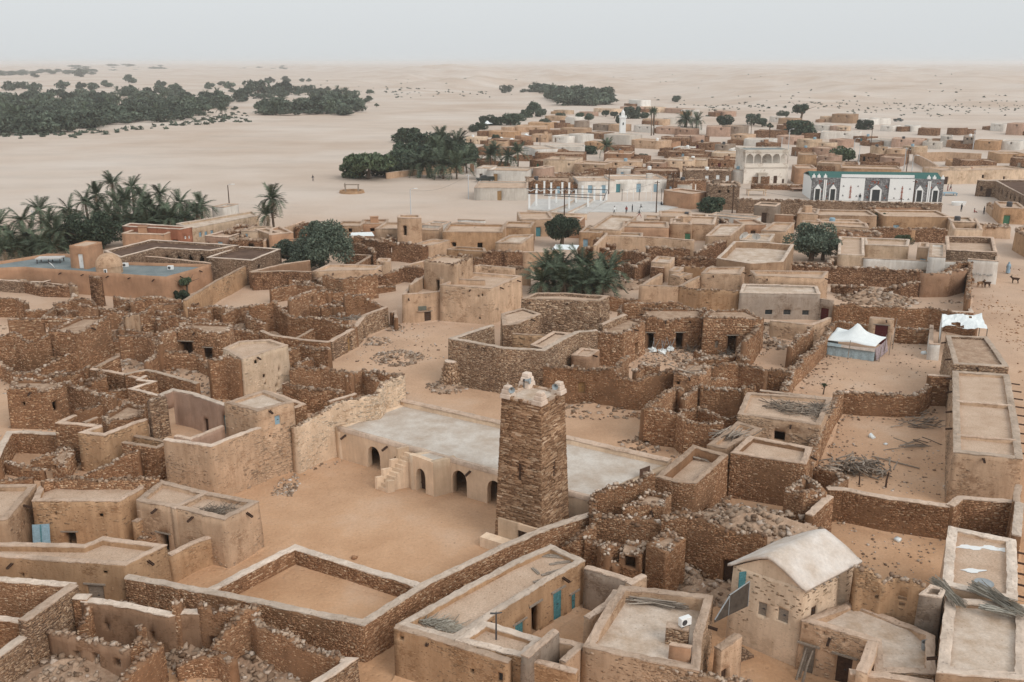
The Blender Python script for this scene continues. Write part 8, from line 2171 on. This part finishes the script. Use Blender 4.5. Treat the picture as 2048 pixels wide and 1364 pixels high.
# ladder of the upper room
p = at('X', 855, 566, 3.2); root = empty('ladder', (p[0], p[1], 3.2), .2, 'wooden ladder leaned on the upper room', 'ladder')
for sx_ in (-.25, .25): mb = MB(); mb.tube([(sx_, 0, 0), (sx_, .55, 2.9)], .045, 5); mb.build('rail', M['wood'], root)
for k in range(6): mb = MB(); mb.tube([(-.3, .08 + .085 * k, .4 + .44 * k), (.3, .08 + .085 * k, .4 + .44 * k)], .035, 5); mb.build('rung', M['wood'], root)
p = at('O', 1725, 610, 3.8); root = empty('round_basin', (p[0], p[1], 3.8), 0, 'round grey basin lying on the front right roof', 'basin')
mb = MB(); mb.lathe([(.42, .0), (.5, .06), (.5, .1), (.4, .07), (.2, .06), (.02, .12)], n=20); mb.build('dish', M['metal'], root)
for k, (x, y) in enumerate(((1560, 215), (1690, 245), (1850, 262), (1590, 320), (1760, 325), (1880, 345), (1650, 330), (1640, 505))):
    p = at('O', x, y, 3.82); mb = MB(); V = [(.42 * (1 + .4 * math.sin(3 * t_ + k)) * math.cos(t_) * 1.5, .22 * math.sin(t_) * (1 + .3 * math.cos(4 * t_)), 0) for t_ in np.linspace(0, 6.283, 15)[:-1]]
    mb.add(V + [(a_, b_, -.02) for a_, b_, c2 in V], [tuple(range(14)), tuple(range(27, 13, -1))]); o = mb.build('lime_spill', M['whitep'], rowh, tuple(Vector((p[0], p[1], 3.806 + .002 * k)) - Vector(rowh.location)))
p = at('O', 1270, 1105, 2.55); mb = MB(); mb.lathe([(.17, 0), (.2, .42), (.21, .43), (.18, .4), (.15, .05), (.01, .05)], n=14); mb.tube([(-.2, 0, .42), (-.1, 0, .56), (.1, 0, .56), (.2, 0, .42)], .012, 5); tag(mb.build('bucket', M['metal'], None, (p[0], p[1], 2.5)), 'grey bucket standing on the terrace of the gabled house', 'bucket')
p = at('N', 1815, 1165); root = empty('cover_slab', (p[0], p[1], 0), .5, 'square stone cover slab in the small court of the gabled house', 'slab'); mb = MB(); mb.box((0, 0, .06), (1.1, .9, .2)); mb.box((0, 0, .19), (.7, .55, .07)); mb.build('slab', M['rubblel'], root)
p = at('M', 1900, 1390); stickset('vent_pipe', [((p[0], p[1], 0), (p[0], p[1], 4.3), .06), ((p[0] - .3, p[1], 4.25), (p[0] + .3, p[1], 4.3), .05)], 'metald', 'dark pipe with crossbar rising at the bottom edge', 'pipe')
for k, (x, y) in enumerate(((335, 1310), (360, 1290), (385, 1330))):
    p = at('O', x, y); stickset('leaning_planks', [((p[0] - .5, p[1] - .4, 0), (p[0] + .1, p[1] + .25, 1.5), .07)], 'wood', ('left', 'middle', 'right')[k] + ' one of three planks propped below the gabled house', 'plank', n=4)
p = at('O', 450, 1290); mb = MB(); mb.box((0, 0, .75), (1.0, .07, 1.5)); mb.box((0, -.05, .3), (1.0, .04, .12)); mb.box((0, -.05, 1.2), (1.0, .04, .12)); o = mb.build('door_panel', M['wood'], None, (p[0], p[1], 0), .35); tag(o, 'old grey door panel propped below the gabled house', 'door'); o.rotation_euler[0] = -.2
p = at('X', 1418, 625); root = empty('notice_sign', (p[0], p[1] - .3, 0), 0, 'small white notice board before the ochre yard wall', 'sign'); mb = MB(); mb.box((0, 0, 1.75), (1.1, .05, .7)); mb.build('board', M['whitep'], root); mb = MB(); mb.box((-.35, .04, .8), (.05, .05, 1.7)); mb.box((.35, .04, .8), (.05, .05, 1.7)); mb.build('legs', M['metal'], root)
for k in range(3): mb = MB(); mb.box((-.05 * k, -.028, 1.93 - .17 * k), (.8 - .1 * k, .006, .05)); mb.build('text_line', M['metald'], root)
# roof sheets
for c, q, z, lab in (('F', [(370, 150), (560, 155), (585, 118), (400, 112)], 2.6, 'white corrugated roof sheet below the dense dark tree'), ('E', [(780, 45), (980, 45), (960, 15), (800, 20)], 2.6, 'white and grey roof sheets beside the acacia')):
    P_ = ccw([at(c, *w, z) for w in q])[0]; mb = MB(); mb.prism(P_, z - .06, z); auto_o = mb.build('roof_sheet', M['cloth'], None); tag(auto_o, lab, 'roof sheet')
    ce = sum(P_) / 4
    for k in range(4):
        mb = MB(); mb.box((P_[k][0] * .9 + ce[0] * .1, P_[k][1] * .9 + ce[1] * .1, z / 2 - .1), (.12, .12, z)); mb.build('prop', M['wood'], auto_o)
# canopies, tables and the white boat-shaped trough by the street
for c, x, y, w_, d_, h_, mt_, lab in (('C', 480, 850, 4.5, 2.2, 1.3, 'cream', 'pale yellow table platform on the terrace by the villa'), ('C', 725, 826, 3.4, 2.0, .7, 'pink', 'low pink table platform left of the decorated hall'), ('C', 1608, 850, 3.4, 2.0, .6, 'blue', 'pale blue table platform right of the decorated hall')):
    p = at(c, x, y); root = empty('table_platform', (p[0], p[1], 0), 0, lab, 'table'); mb = MB(); mb.box((0, 0, h_), (w_, d_, .15)); mb.build('top', M[mt_], root)
    for sx_ in (-1, 1):
        for sy_ in (-1, 1): mb = MB(); mb.box((sx_ * (w_ / 2 - .2), sy_ * (d_ / 2 - .2), h_ / 2 - .08), (.2, .2, h_)); mb.build('leg', M[mt_], root)
p = at('C', 1665, 908); root = empty('water_trough', (p[0], p[1], 0), .1, 'white oval basin on the sand beside the decorated hall', 'basin')
mb = MB(); n_ = 20; prof = [(1.0, -.05), (1.15, .6), (1.2, .75), (1.05, .72), (.9, .35), (.01, .3)]
mb.add([(r_ * 1.5 * math.cos(6.283 * k / n_), r_ * .8 * math.sin(6.283 * k / n_), z_) for r_, z_ in prof for k in range(n_)], [(i_ * n_ + k, i_ * n_ + (k + 1) % n_, (i_ + 1) * n_ + (k + 1) % n_, (i_ + 1) * n_ + k) for i_ in range(5) for k in range(n_)]); mb.build('basin', M['whitep'], root)
# well in the wadi, poles and lamps
p = at('B', 70, 835); root = empty('well', (p[0], p[1], 0), 0, 'low mud well ring with wooden frame on the open sand', 'well')
mb = MB(); mb.lathe([(3.2, -.1), (3.0, .6), (2.5, .6), (2.4, .05), (.1, .05)], n=16); mb.build('ring', M['ochre'], root)
for sx_ in (-1.6, 1.6): mb = MB(); mb.box((sx_, 0, 1.1), (.3, .3, 2.0)); mb.build('post', M['wood'], root)
mb = MB(); mb.box((0, 0, 2.0), (3.8, .25, .25)); mb.build('crossbeam', M['wood'], root)
def pole(c, x, yt, yb, mat='woodd', lamp=False, desc='dark wooden utility pole'):
    p = at(c, x, yb); _, py0 = full(c, x, yb); _, py1 = full(c, x, yt)
    d = ray(*full(c, x, yt)); tt = p[1] / d[1]; h_ = CAMH + d[2] * tt
    root = empty('utility_pole', (p[0], p[1], 0)); mb = MB(); mb.tube([(0, 0, -.1), (0, 0, h_)], [.14, .09], 7); mb.build('shaft', M[mat], root)
    if lamp:
        mb = MB(); mb.tube([(0, 0, h_ - .1), (.4, -.1, h_ + .15), (1.0, -.2, h_ + .2)], .05, 5); mb.build('arm', M['galv'], root); mb = MB(); mb.box((1.2, -.2, h_ + .2), (.7, .25, .14)); mb.build('lamp_head', M['whitep'], root)
    else:
        mb = MB(); mb.box((0, 0, h_ - .35), (1.1, .08, .1)); mb.build('crossarm', M[mat], root)
        for sx_ in (-.45, .45): mb = MB(); mb.lathe([(.05, 0), (.07, .08), (.03, .16)], (sx_, 0, h_ - .3), 7); mb.build('insulator', M['whitep'], root)
    auto(root, desc, 'utility pole', (p[0], p[1], h_ / 2)); return (p[0], p[1], h_ - .3)
tips = {}
for c, x, yt, yb, mt_, lp in (('A', 1345, 790, 940, 'woodd', True), ('B', 415, 815, 962, 'galv', True), ('B', 752, 725, 872, 'galv', False), ('B', 1312, 815, 990, 'woodd', False), ('B', 1572, 695, 842, 'woodd', False), ('B', 1850, 765, 952, 'woodd', False), ('B', 1945, 715, 872, 'woodd', False), ('B', 1170, 495, 600, 'woodd', False),
                         ('C', 340, 790, 955, 'woodd', False), ('C', 1392, 760, 948, 'woodd', False), ('C', 1322, 865, 945, 'woodd', False), ('C', 627, 510, 600, 'galv', False), ('C', 668, 465, 590, 'galv', True), ('C', 1048, 520, 635, 'galv', True), ('C', 1080, 555, 660, 'galv', False), ('C', 1345, 570, 705, 'galv', False), ('C', 1358, 580, 725, 'woodd', False),
                         ('C', 1390, 620, 725, 'galv', True), ('C', 1748, 470, 585, 'galv', False), ('C', 1150, 455, 575, 'woodd', False), ('C', 450, 400, 495, 'woodd', False), ('C', 558, 440, 525, 'woodd', False), ('C', 92, 500, 565, 'woodd', False), ('A', 195, 935, 1000, 'galv', False)):
    tips[(c, x)] = pole(c, x, yt, yb, mt_, lp, ('galvanised ' if mt_ == 'galv' else 'dark wooden ') + ('lamp post' if lp else 'utility pole'))
for k, (a_, b_) in enumerate(((('C', 627), ('C', 1048)), (('C', 1048), ('C', 1345)), (('B', 1572), ('B', 1945)), (('C', 450), ('C', 668)), (('B', 415), ('B', 752)), (('C', 340), ('C', 1322)), (('B', 1312), ('B', 1850)), (('C', 1358), ('C', 1392)))):
    a_, b_ = np.array(tips[a_]), np.array(tips[b_]); pts = [a_ + (b_ - a_) * u - np.array([0, 0, 1.3 * math.sin(math.pi * u)]) for u in np.linspace(0, 1, 14)]
    mb = MB(); mb.tube(pts, .018, 4); tag(mb.build('overhead_wire', M['metald'], None), ('sagging wire right of the whitish villa roof', 'sagging wire above the round tree behind the hall', 'sagging wire before the long white building', 'sagging wire among the far trees', 'sagging wire from the galvanised lamp post across the sand', 'sagging wire in front of the terrace wall', 'sagging wire over the playing court', 'sagging wire above the decorated hall')[k], 'wire')
# fence posts round the court
for k, x in enumerate((1650, 1680, 1715, 1750, 1790, 1822, 1880, 1935, 2000)):
    p = at('B', x, 882 - (x - 1650) * .02); mb = MB(); mb.tube([(0, 0, -.1), (0, 0, 2.6)], .06, 5); mb.box((0, 0, 2.6), (.16, .16, .06)); tag(mb.build('fence_post', M['whitep'] if k % 3 else M['woodd'], None, (p[0], p[1], 0)), 'thin fence post along the far side of the playing court', 'post', 'fence posts of the playing court')
# vehicles
def pickup(c, x, y, rz, lab, mat):
    p = at(c, x, y); root = empty('pickup_truck', (p[0], p[1], float(ground_h(*p))), rz, lab, 'truck')
    mb = MB(); mb.box((0, 0, .75), (4.9, 1.8, .55)); mb.box((1.9, 0, 1.05), (1.1, 1.7, .18), taper=.92); mb.build('body', M[mat], root)
    mb = MB(); mb.box((.4, 0, 1.42), (1.9, 1.65, .8), taper=.78); o = mb.build('cab', M[mat], root)
    for sy_ in (-1, 1): mb = MB(); mb.box((.4, sy_ * .77, 1.45), (1.4, .06, .42), taper=.85); mb.build('side_window', M['glass'], o)
    mb = MB(); mb.box((1.22, 0, 1.45), (.08, 1.35, .45)); mb.build('windscreen', M['glass'], o)
    for sy_ in (-1, 1): mb = MB(); mb.box((-1.5, sy_ * .85, 1.2), (1.9, .08, .4)); mb.build('bed_side', M[mat], root)
    mb = MB(); mb.box((-2.42, 0, 1.2), (.08, 1.7, .4)); mb.build('tailgate', M[mat], root)
    for sx_ in (-1.5, 1.5):
        for sy_ in (-1, 1):
            mb = MB(); V = []; n_ = 14
            for yy, r_ in ((-.12, .36), (-.12, .40), (.12, .40), (.12, .36)):
                V += [(r_ * math.cos(6.283 * k / n_), yy, r_ * math.sin(6.283 * k / n_)) for k in range(n_)]
            mb.add(V, [(i_ * n_ + k, i_ * n_ + (k + 1) % n_, (i_ + 1) * n_ + (k + 1) % n_, (i_ + 1) * n_ + k) for i_ in range(3) for k in range(n_)] + [tuple(range(n_ - 1, -1, -1)), tuple(range(3 * n_, 4 * n_))])
            w = mb.build('wheel', M['metald'], root, (sx_, sy_ * .82, .4)); mb = MB(); mb.box((0, sy_ * .1, 0), (.34, .1, .34)); mb.build('rim', M['metal'], w)
    for sy_ in (-.65, .65): mb = MB(); mb.box((2.46, sy_, .85), (.06, .3, .18)); mb.build('headlight', M['whitep'], root)
    return root
M['olive'] = simple('dark_olive_paint', (.03, .036, .03), .1, 4, rough=.4, spec=.4)
pickup('B', 850, 772, 3.3, 'dark pickup truck parked beside the white houses on the sand', 'olive'); pickup('C', 1312, 418, .1, 'dark truck parked on the far dunes at the right', 'olive')
for c, x, y, s_ in (('B', 945, 548, 2.4), ('B', 1005, 555, 2.6), ('B', 1090, 525, 2.2), ('B', 862, 445, 2.4), ('B', 1325, 432, 2.4), ('C', 430, 545, 2.4)):
    p = at(c, x, y); root = empty('cloth_tent', (p[0], p[1], 0), rng.uniform(0, 1)); mb = MB(); N_ = 12
    V = [(s_ * .12 * math.cos(6.283 * k / N_), s_ * .12 * math.sin(6.283 * k / N_), 2.6) for k in range(N_)] + [(s_ * .5 * math.cos(6.283 * k / N_), s_ * .5 * math.sin(6.283 * k / N_), 1.7) for k in range(N_)] + [(s_ * 1.15 * math.cos(6.283 * k / N_), s_ * 1.15 * math.sin(6.283 * k / N_), 1.2 + .2 * (k % 3 == 0)) for k in range(N_)]
    mb.add(V, [tuple(range(N_))] + [(i_ * N_ + k, (i_ + 1) * N_ + k, (i_ + 1) * N_ + (k + 1) % N_, i_ * N_ + (k + 1) % N_) for i_ in range(2) for k in range(N_)]); mb.build('canopy', M['cloth'], root)
    mb = MB(); mb.tube([(0, 0, 0), (0, 0, 2.7)], .05, 5); mb.build('centre_pole', M['wood'], root); auto(root, 'small white cloth tent', 'tent', (p[0], p[1], 1.5))
# PEOPLE AND ANIMALS
def skin_mesh(name, verts, edges, rads, mats, rule, sub=1):
    me = bpy.data.meshes.new(name); me.from_pydata(verts, edges, []); me.update()
    o = bpy.data.objects.new(name, me); COL.objects.link(o)
    sk = o.modifiers.new('skin', 'SKIN');
    lay = me.skin_vertices[0].data if len(me.skin_vertices) else None
    if lay is None:
        bm_ = bmesh.new(); bm_.from_mesh(me); bm_.verts.layers.skin.verify(); bm_.to_mesh(me); bm_.free(); lay = me.skin_vertices[0].data
    for k, r_ in enumerate(rads): lay[k].radius = (r_, r_) if not hasattr(r_, '__len__') else r_
    lay[0].use_root = True
    ss = o.modifiers.new('sub', 'SUBSURF'); ss.levels = sub; ss.render_levels = sub
    dg = bpy.context.evaluated_depsgraph_get(); dg.update()
    out = bpy.data.meshes.new_from_object(o.evaluated_get(dg))
    bpy.data.objects.remove(o)
    out.name = name
    for m_ in mats: out.materials.append(m_)
    for pz in out.polygons: pz.material_index = rule(pz.center); pz.use_smooth = True
    return out
def person(c, x, y, lab, shirt, trousers, pose='stand', rz=0.0, h=1.7, z=0.0, group=None):
    s_ = h / 1.75; st_ = {'stand': 0.05, 'walk': .24, 'run': .38, 'sit': 0}[pose]
    v = [(0, 0, .95), (0, 0, 1.15), (0, 0, 1.38), (0, 0, 1.5), (0, .02, 1.62), (0, .01, 1.74),
         (.19, 0, 1.42), (.25, -st_ * .6, 1.14), (.24, -st_ * 1.4 - .03, .92), (.235, -st_ * 1.5 - .05, .82),
         (-.19, 0, 1.42), (-.25, st_ * .6, 1.14), (-.24, st_ * 1.0 + .03, .92), (-.235, st_ * 1.2 + .05, .82),
         (.1, 0, .88), (.11, st_ * .9, .48), (.11, st_ * 1.2 - .02, .08), (.11, st_ * 1.2 + .14, .03),
         (-.1, 0, .88), (-.11, -st_ * .5, .48), (-.11, -st_ * 1.3, .1 if pose != 'run' else .22), (-.11, -st_ * 1.3 + .13, .03 if pose != 'run' else .16)]
    if pose == 'sit':
        for k in range(14): v[k] = (v[k][0], v[k][1], v[k][2] - .78)
        v[14] = (.1, 0, .14); v[15] = (.2, .42, .3); v[16] = (.05, .5, .07); v[17] = (.0, .6, .05); v[18] = (-.1, 0, .14); v[19] = (-.2, .42, .3); v[20] = (-.05, .55, .07); v[21] = (0, .65, .05)
    e = [(0, 1), (1, 2), (2, 3), (3, 4), (4, 5), (2, 6), (6, 7), (7, 8), (8, 9), (2, 10), (10, 11), (11, 12), (12, 13), (0, 14), (14, 15), (15, 16), (16, 17), (0, 18), (18, 19), (19, 20), (20, 21)]
    r_ = [.16, .14, .17, .06, .095, .085, .075, .055, .042, .05, .075, .055, .042, .05, .1, .075, .05, .05, .1, .075, .05, .05]
    zs = -.78 if pose == 'sit' else 0
    me = skin_mesh('person', v, e, r_, [M[shirt], M[trousers], M['skin']], lambda q: 2 if q.z > 1.47 + zs or (abs(q.x) > .2 and q.z < 1.0 + zs and q.z > .7 + zs and pose != 'sit') or (q.z < .12 and pose != 'sit') else (0 if q.z > .95 + zs else 1))
    p = at(c, x, y, z); o = link('person', me, None, None, (p[0], p[1], z if np.linalg.norm(p) < 400 else float(ground_h(*p)))); o.rotation_euler = (0, 0, rz); o.scale = (s_,) * 3
    hm = MB(); hm.lathe([(.098, 0), (.1, .07), (.075, .14), (.02, .17)], (0, .005, 1.655 + zs), 10); hm.build('hair', M['metald'], o)
    tag(o, lab, 'person', group); return o
M['shirtr'] = simple('red_cloth', (.28, .06, .05), .1, 4, bump=0); M['shirtd'] = simple('dark_cloth', (.03, .035, .045), .1, 4, bump=0); M['shirtb'] = simple('blue_cloth', (.30, .42, .52), .1, 4, bump=0)
for k, (x, y, sh_, tr2, po, lab) in enumerate(((1605, 958, 'cloth', 'shirtd', 'walk', 'player in white shirt at the left of the court'), (1675, 958, 'shirtr', 'shirtd', 'run', 'player in red shirt running in the near middle of the court'), (1710, 948, 'shirtd', 'shirtd', 'stand', 'player in dark clothes standing upright on the court'),
                              (1750, 980, 'shirtd', 'shirtr', 'run', 'player nearest the front wall of the court'), (1760, 945, 'shirtd', 'cloth', 'run', 'player in dark top running at the right of the court'), (1880, 908, 'shirtd', 'shirtd', 'sit', 'person sitting at the far right edge of the court'), (1935, 892, 'shirtr', 'shirtd', 'stand', 'left one of two people standing beyond the court'), (1957, 892, 'shirtb', 'shirtd', 'stand', 'right one of two people standing beyond the court'))):
    person('B', x, y, lab, sh_, tr2, po, rng.uniform(0, 6.28), 1.6, .12 if k < 6 else 0)
for c, x, y, sh_, tr2, po, lab in (('C', 1680, 946, 'shirtd', 'shirtd', 'stand', 'person in dark clothes standing by the white oval basin'), ('C', 1757, 952, 'shirtr', 'shirtd', 'sit', 'person sitting on the sand of the street'), ('C', 1812, 962, 'shirtd', 'shirtd', 'stand', 'person in dark robe standing at the right of the street group'), ('C', 1600, 826, 'shirtr', 'shirtr', 'stand', 'left one of two people beside the right end of the hall'), ('C', 1617, 826, 'shirtd', 'shirtr', 'walk', 'right one of two people beside the right end of the hall'),
                                   ('C', 1086, 884, 'shirtd', 'clothb', 'stand', 'person before the left white panel of the hall'), ('A', 1832, 768, 'shirtd', 'shirtd', 'walk', 'person walking over the open wadi sand'), ('A', 2020, 818, 'shirtd', 'shirtd', 'stand', 'person standing by the mud well')):
    person(c, x, y, lab, sh_, tr2, po, rng.uniform(0, 6.28))
rob = person('C', 1953, 1308, 'person in long pale blue robe walking on the right-hand street', 'shirtb', 'shirtb', 'walk', 2.8, 1.75)
mb = MB(); mb.lathe([(.33, .12), (.3, .5), (.26, 1.0), (.27, 1.3), (.16, 1.48), (.1, 1.52)], n=14); mb.build('robe', M['shirtb'], rob)
mb = MB(); mb.lathe([(.19, 1.42), (.135, 1.55), (.13, 1.68), (.1, 1.8), (.02, 1.84)], (0, 0, 0), 12); mb.build('head_scarf', M['shirtb'], rob)
def goat(c, x, y, mat, lab, rz):
    v = [(0, 0, .62), (.28, 0, .64), (.42, 0, .72), (.55, 0, .88), (.72, 0, .82), (-.28, 0, .63), (-.42, 0, .66), (-.5, 0, .74),
         (.28, .1, .5), (.29, .1, .28), (.28, .1, .02), (.28, -.1, .5), (.29, -.1, .28), (.28, -.1, .02), (-.3, .1, .5), (-.26, .1, .38), (-.36, .1, .24), (-.34, .1, .02), (-.3, -.1, .5), (-.26, -.1, .38), (-.36, -.1, .24), (-.34, -.1, .02), (.5, .06, .96), (.46, .14, .92), (.5, -.06, .96), (.46, -.14, .92)]
    e = [(0, 1), (1, 2), (2, 3), (3, 4), (0, 5), (5, 6), (6, 7), (1, 8), (8, 9), (9, 10), (1, 11), (11, 12), (12, 13), (5, 14), (14, 15), (15, 16), (16, 17), (5, 18), (18, 19), (19, 20), (20, 21), (3, 22), (22, 23), (3, 24), (24, 25)]
    r_ = [.17, .18, .1, .085, .05, .15, .09, .03, .07, .04, .035, .07, .04, .035, .08, .06, .04, .035, .08, .06, .04, .035, .025, .02, .025, .02]
    me = skin_mesh('goat', v, e, r_, [M[mat]], lambda q: 0)
    p = at(c, x, y); o = link('goat', me, None, None, (p[0], p[1], 0)); o.rotation_euler = (0, 0, rz); o.scale = (1.15,) * 3; tag(o, lab, 'goat')
    hb_ = MB()
    for sy_ in (-1, 1): hb_.tube([(.52, .03 * sy_, .95), (.47, .06 * sy_, 1.06), (.4, .08 * sy_, 1.08)], [.018, .014, .006], 5)
    hb_.build('horns', M['metald'], o)
goat('G', 1705, 445, 'hidet', 'tan goat beside the dark brown one at the street corner', .2); goat('G', 1757, 448, 'hide', 'dark brown goat standing at the whitewashed corner', 3.3); goat('G', 1642, 418, 'hidet', 'reddish tan goat nearest the rubble wall', 1.4); goat('G', 1975, 415, 'hide', 'small dark goat alone on the street', 2.9)
# painted script on the end wall, as flat brush strokes
q0, q1 = at('C', 1720, 1222, 3.4), at('C', 1890, 1235, 3.4)
pw_ = [o for o in COL.objects if o.name == 'painted_wall'][0]
e = (q1 - q0) / np.linalg.norm(q1 - q0); nn = np.array([e[1], -e[0]]); nn = nn if nn[1] < 0 else -nn
mb = MB(); r4 = random.Random(6)
for k, sx0 in enumerate((1.2, 1.9, 2.5, 3.4, 4.0, 4.6)):
    pts = []
    for j_ in range(7):
        u = sx0 + .5 * j_ / 6; z_ = 1.25 + .16 * math.sin(j_ * (1.1 + .3 * k) + k) + .1 * (k % 2); q = q0 + e * u * np.linalg.norm(q1 - q0) / 5.6 + nn * (.225 + .03 * 2.1 + .05); pts.append((q[0], q[1], z_))
    mb.tube(pts, .028, 4)
mb.build('painted_script', M['metal'], pw_)
# LABELS FROM NEIGHBOURS
LM = [((1070, 930), 'the stone minaret'), ((850, 860), 'the mosque roof'), ((600, 1180), 'the sand enclosure'), ((1710, 680), 'the white tent'), ((1590, 1130), 'the gabled house'), ((220, 520), 'the dome'), ((1150, 540), 'the bushy palm clump'), ((900, 750), 'the round buttress'),
      ((1710, 940), 'the firewood pile'), ((80, 1070), 'the blue door panel'), ((1970, 850), 'the long right-hand house'), ((630, 475), 'the drooping acacia'), ((1115, 470), 'the dense dark tree'), ((1625, 490), 'the large round tree'), ((1750, 375), 'the decorated hall'), ((1535, 335), 'the whitish villa'),
      ((1245, 265), 'the white far minaret'), ((1280, 400), 'the playing court'), ((880, 520), 'the patchy upper room'), ((530, 730), 'the tall cream house'), ((1110, 1215), 'the teal doors'), ((430, 840), 'the pink courtyard'), ((790, 715), 'the stone heap in the street'), ((1560, 610), 'the three-window house'), ((840, 300), 'the middle palm grove'),
      ((350, 510), 'the pointed arches'), ((100, 820), 'the tall left rubble house'), ((300, 1270), 'the broken stone pier'), ((1980, 1200), 'the long palm-stalk bundle'), ((1895, 505), 'the stone-parapet house'), ((1400, 690), 'the bagged bundles'), ((1600, 250), 'the tall far tree'), ((1800, 250), 'the parked dune truck'), ((540, 420), 'the lone palm'), ((1990, 370), 'the arched niche building'), ((220, 400), 'the left palm garden'), ((1290, 1180), 'the big stone heap'), ((1240, 620), 'the ruin row doors')]
ORD = ['nearest', 'second', 'third', 'fourth', 'fifth', 'sixth', 'seventh', 'eighth', 'ninth', 'tenth', 'eleventh', 'twelfth', 'thirteenth', 'fourteenth', 'fifteenth', 'sixteenth']
bucket = {}
for o, d, (px, py) in THINGS:
    (lx, ly), ln = min(LM, key=lambda q: (q[0][0] - px) ** 2 + (1.5 * (q[0][1] - py)) ** 2)
    dx, dy = px - lx, (py - ly) * 1.4
    w = ('left of' if dx < 0 else 'right of') if abs(dx) > abs(dy) else ('in front of' if dy > 0 else 'beyond')
    bucket.setdefault((d, ln, w), []).append((dx * dx + dy * dy, o))
for (d, ln, w), it in bucket.items():
    it.sort(key=lambda q: q[0])
    for k, (_, o) in enumerate(it):
        o['label'] = '%s %s %s' % (d, w, ln) if len(it) == 1 else '%s, %s one %s %s' % (d, ORD[min(k, 15)], w, ln)
# THE DUSTY AIR
mb = MB(); mb.box((0, 0, 9.0), (37000, 37000, 60)); haze = mb.build('haze', None, None, kind='stuff')
m = bpy.data.materials.new('dusty_air'); m.use_nodes = True; n = m.node_tree.nodes; n.clear()
ou = n.new('ShaderNodeOutputMaterial'); pv = n.new('ShaderNodeVolumePrincipled')
pv.inputs['Color'].default_value = (.93, .935, .94, 1); pv.inputs['Density'].default_value = 1.6e-4; pv.inputs['Anisotropy'].default_value = .2
m.node_tree.links.new(pv.outputs[0], ou.inputs['Volume']); haze.data.materials.append(m)
tag(haze, 'thin pale dust haze in the air over the town and dunes', 'haze')
o = link('sand_drifts', mesh_np('sand_drifts', np.concatenate(DRV), np.concatenate(DRF)), M['sand'], kind='structure'); o.data.polygons.foreach_set('use_smooth', np.ones(len(o.data.polygons), bool))
print('TRI estimate', TRI[0], 'objects', len(COL.objects))
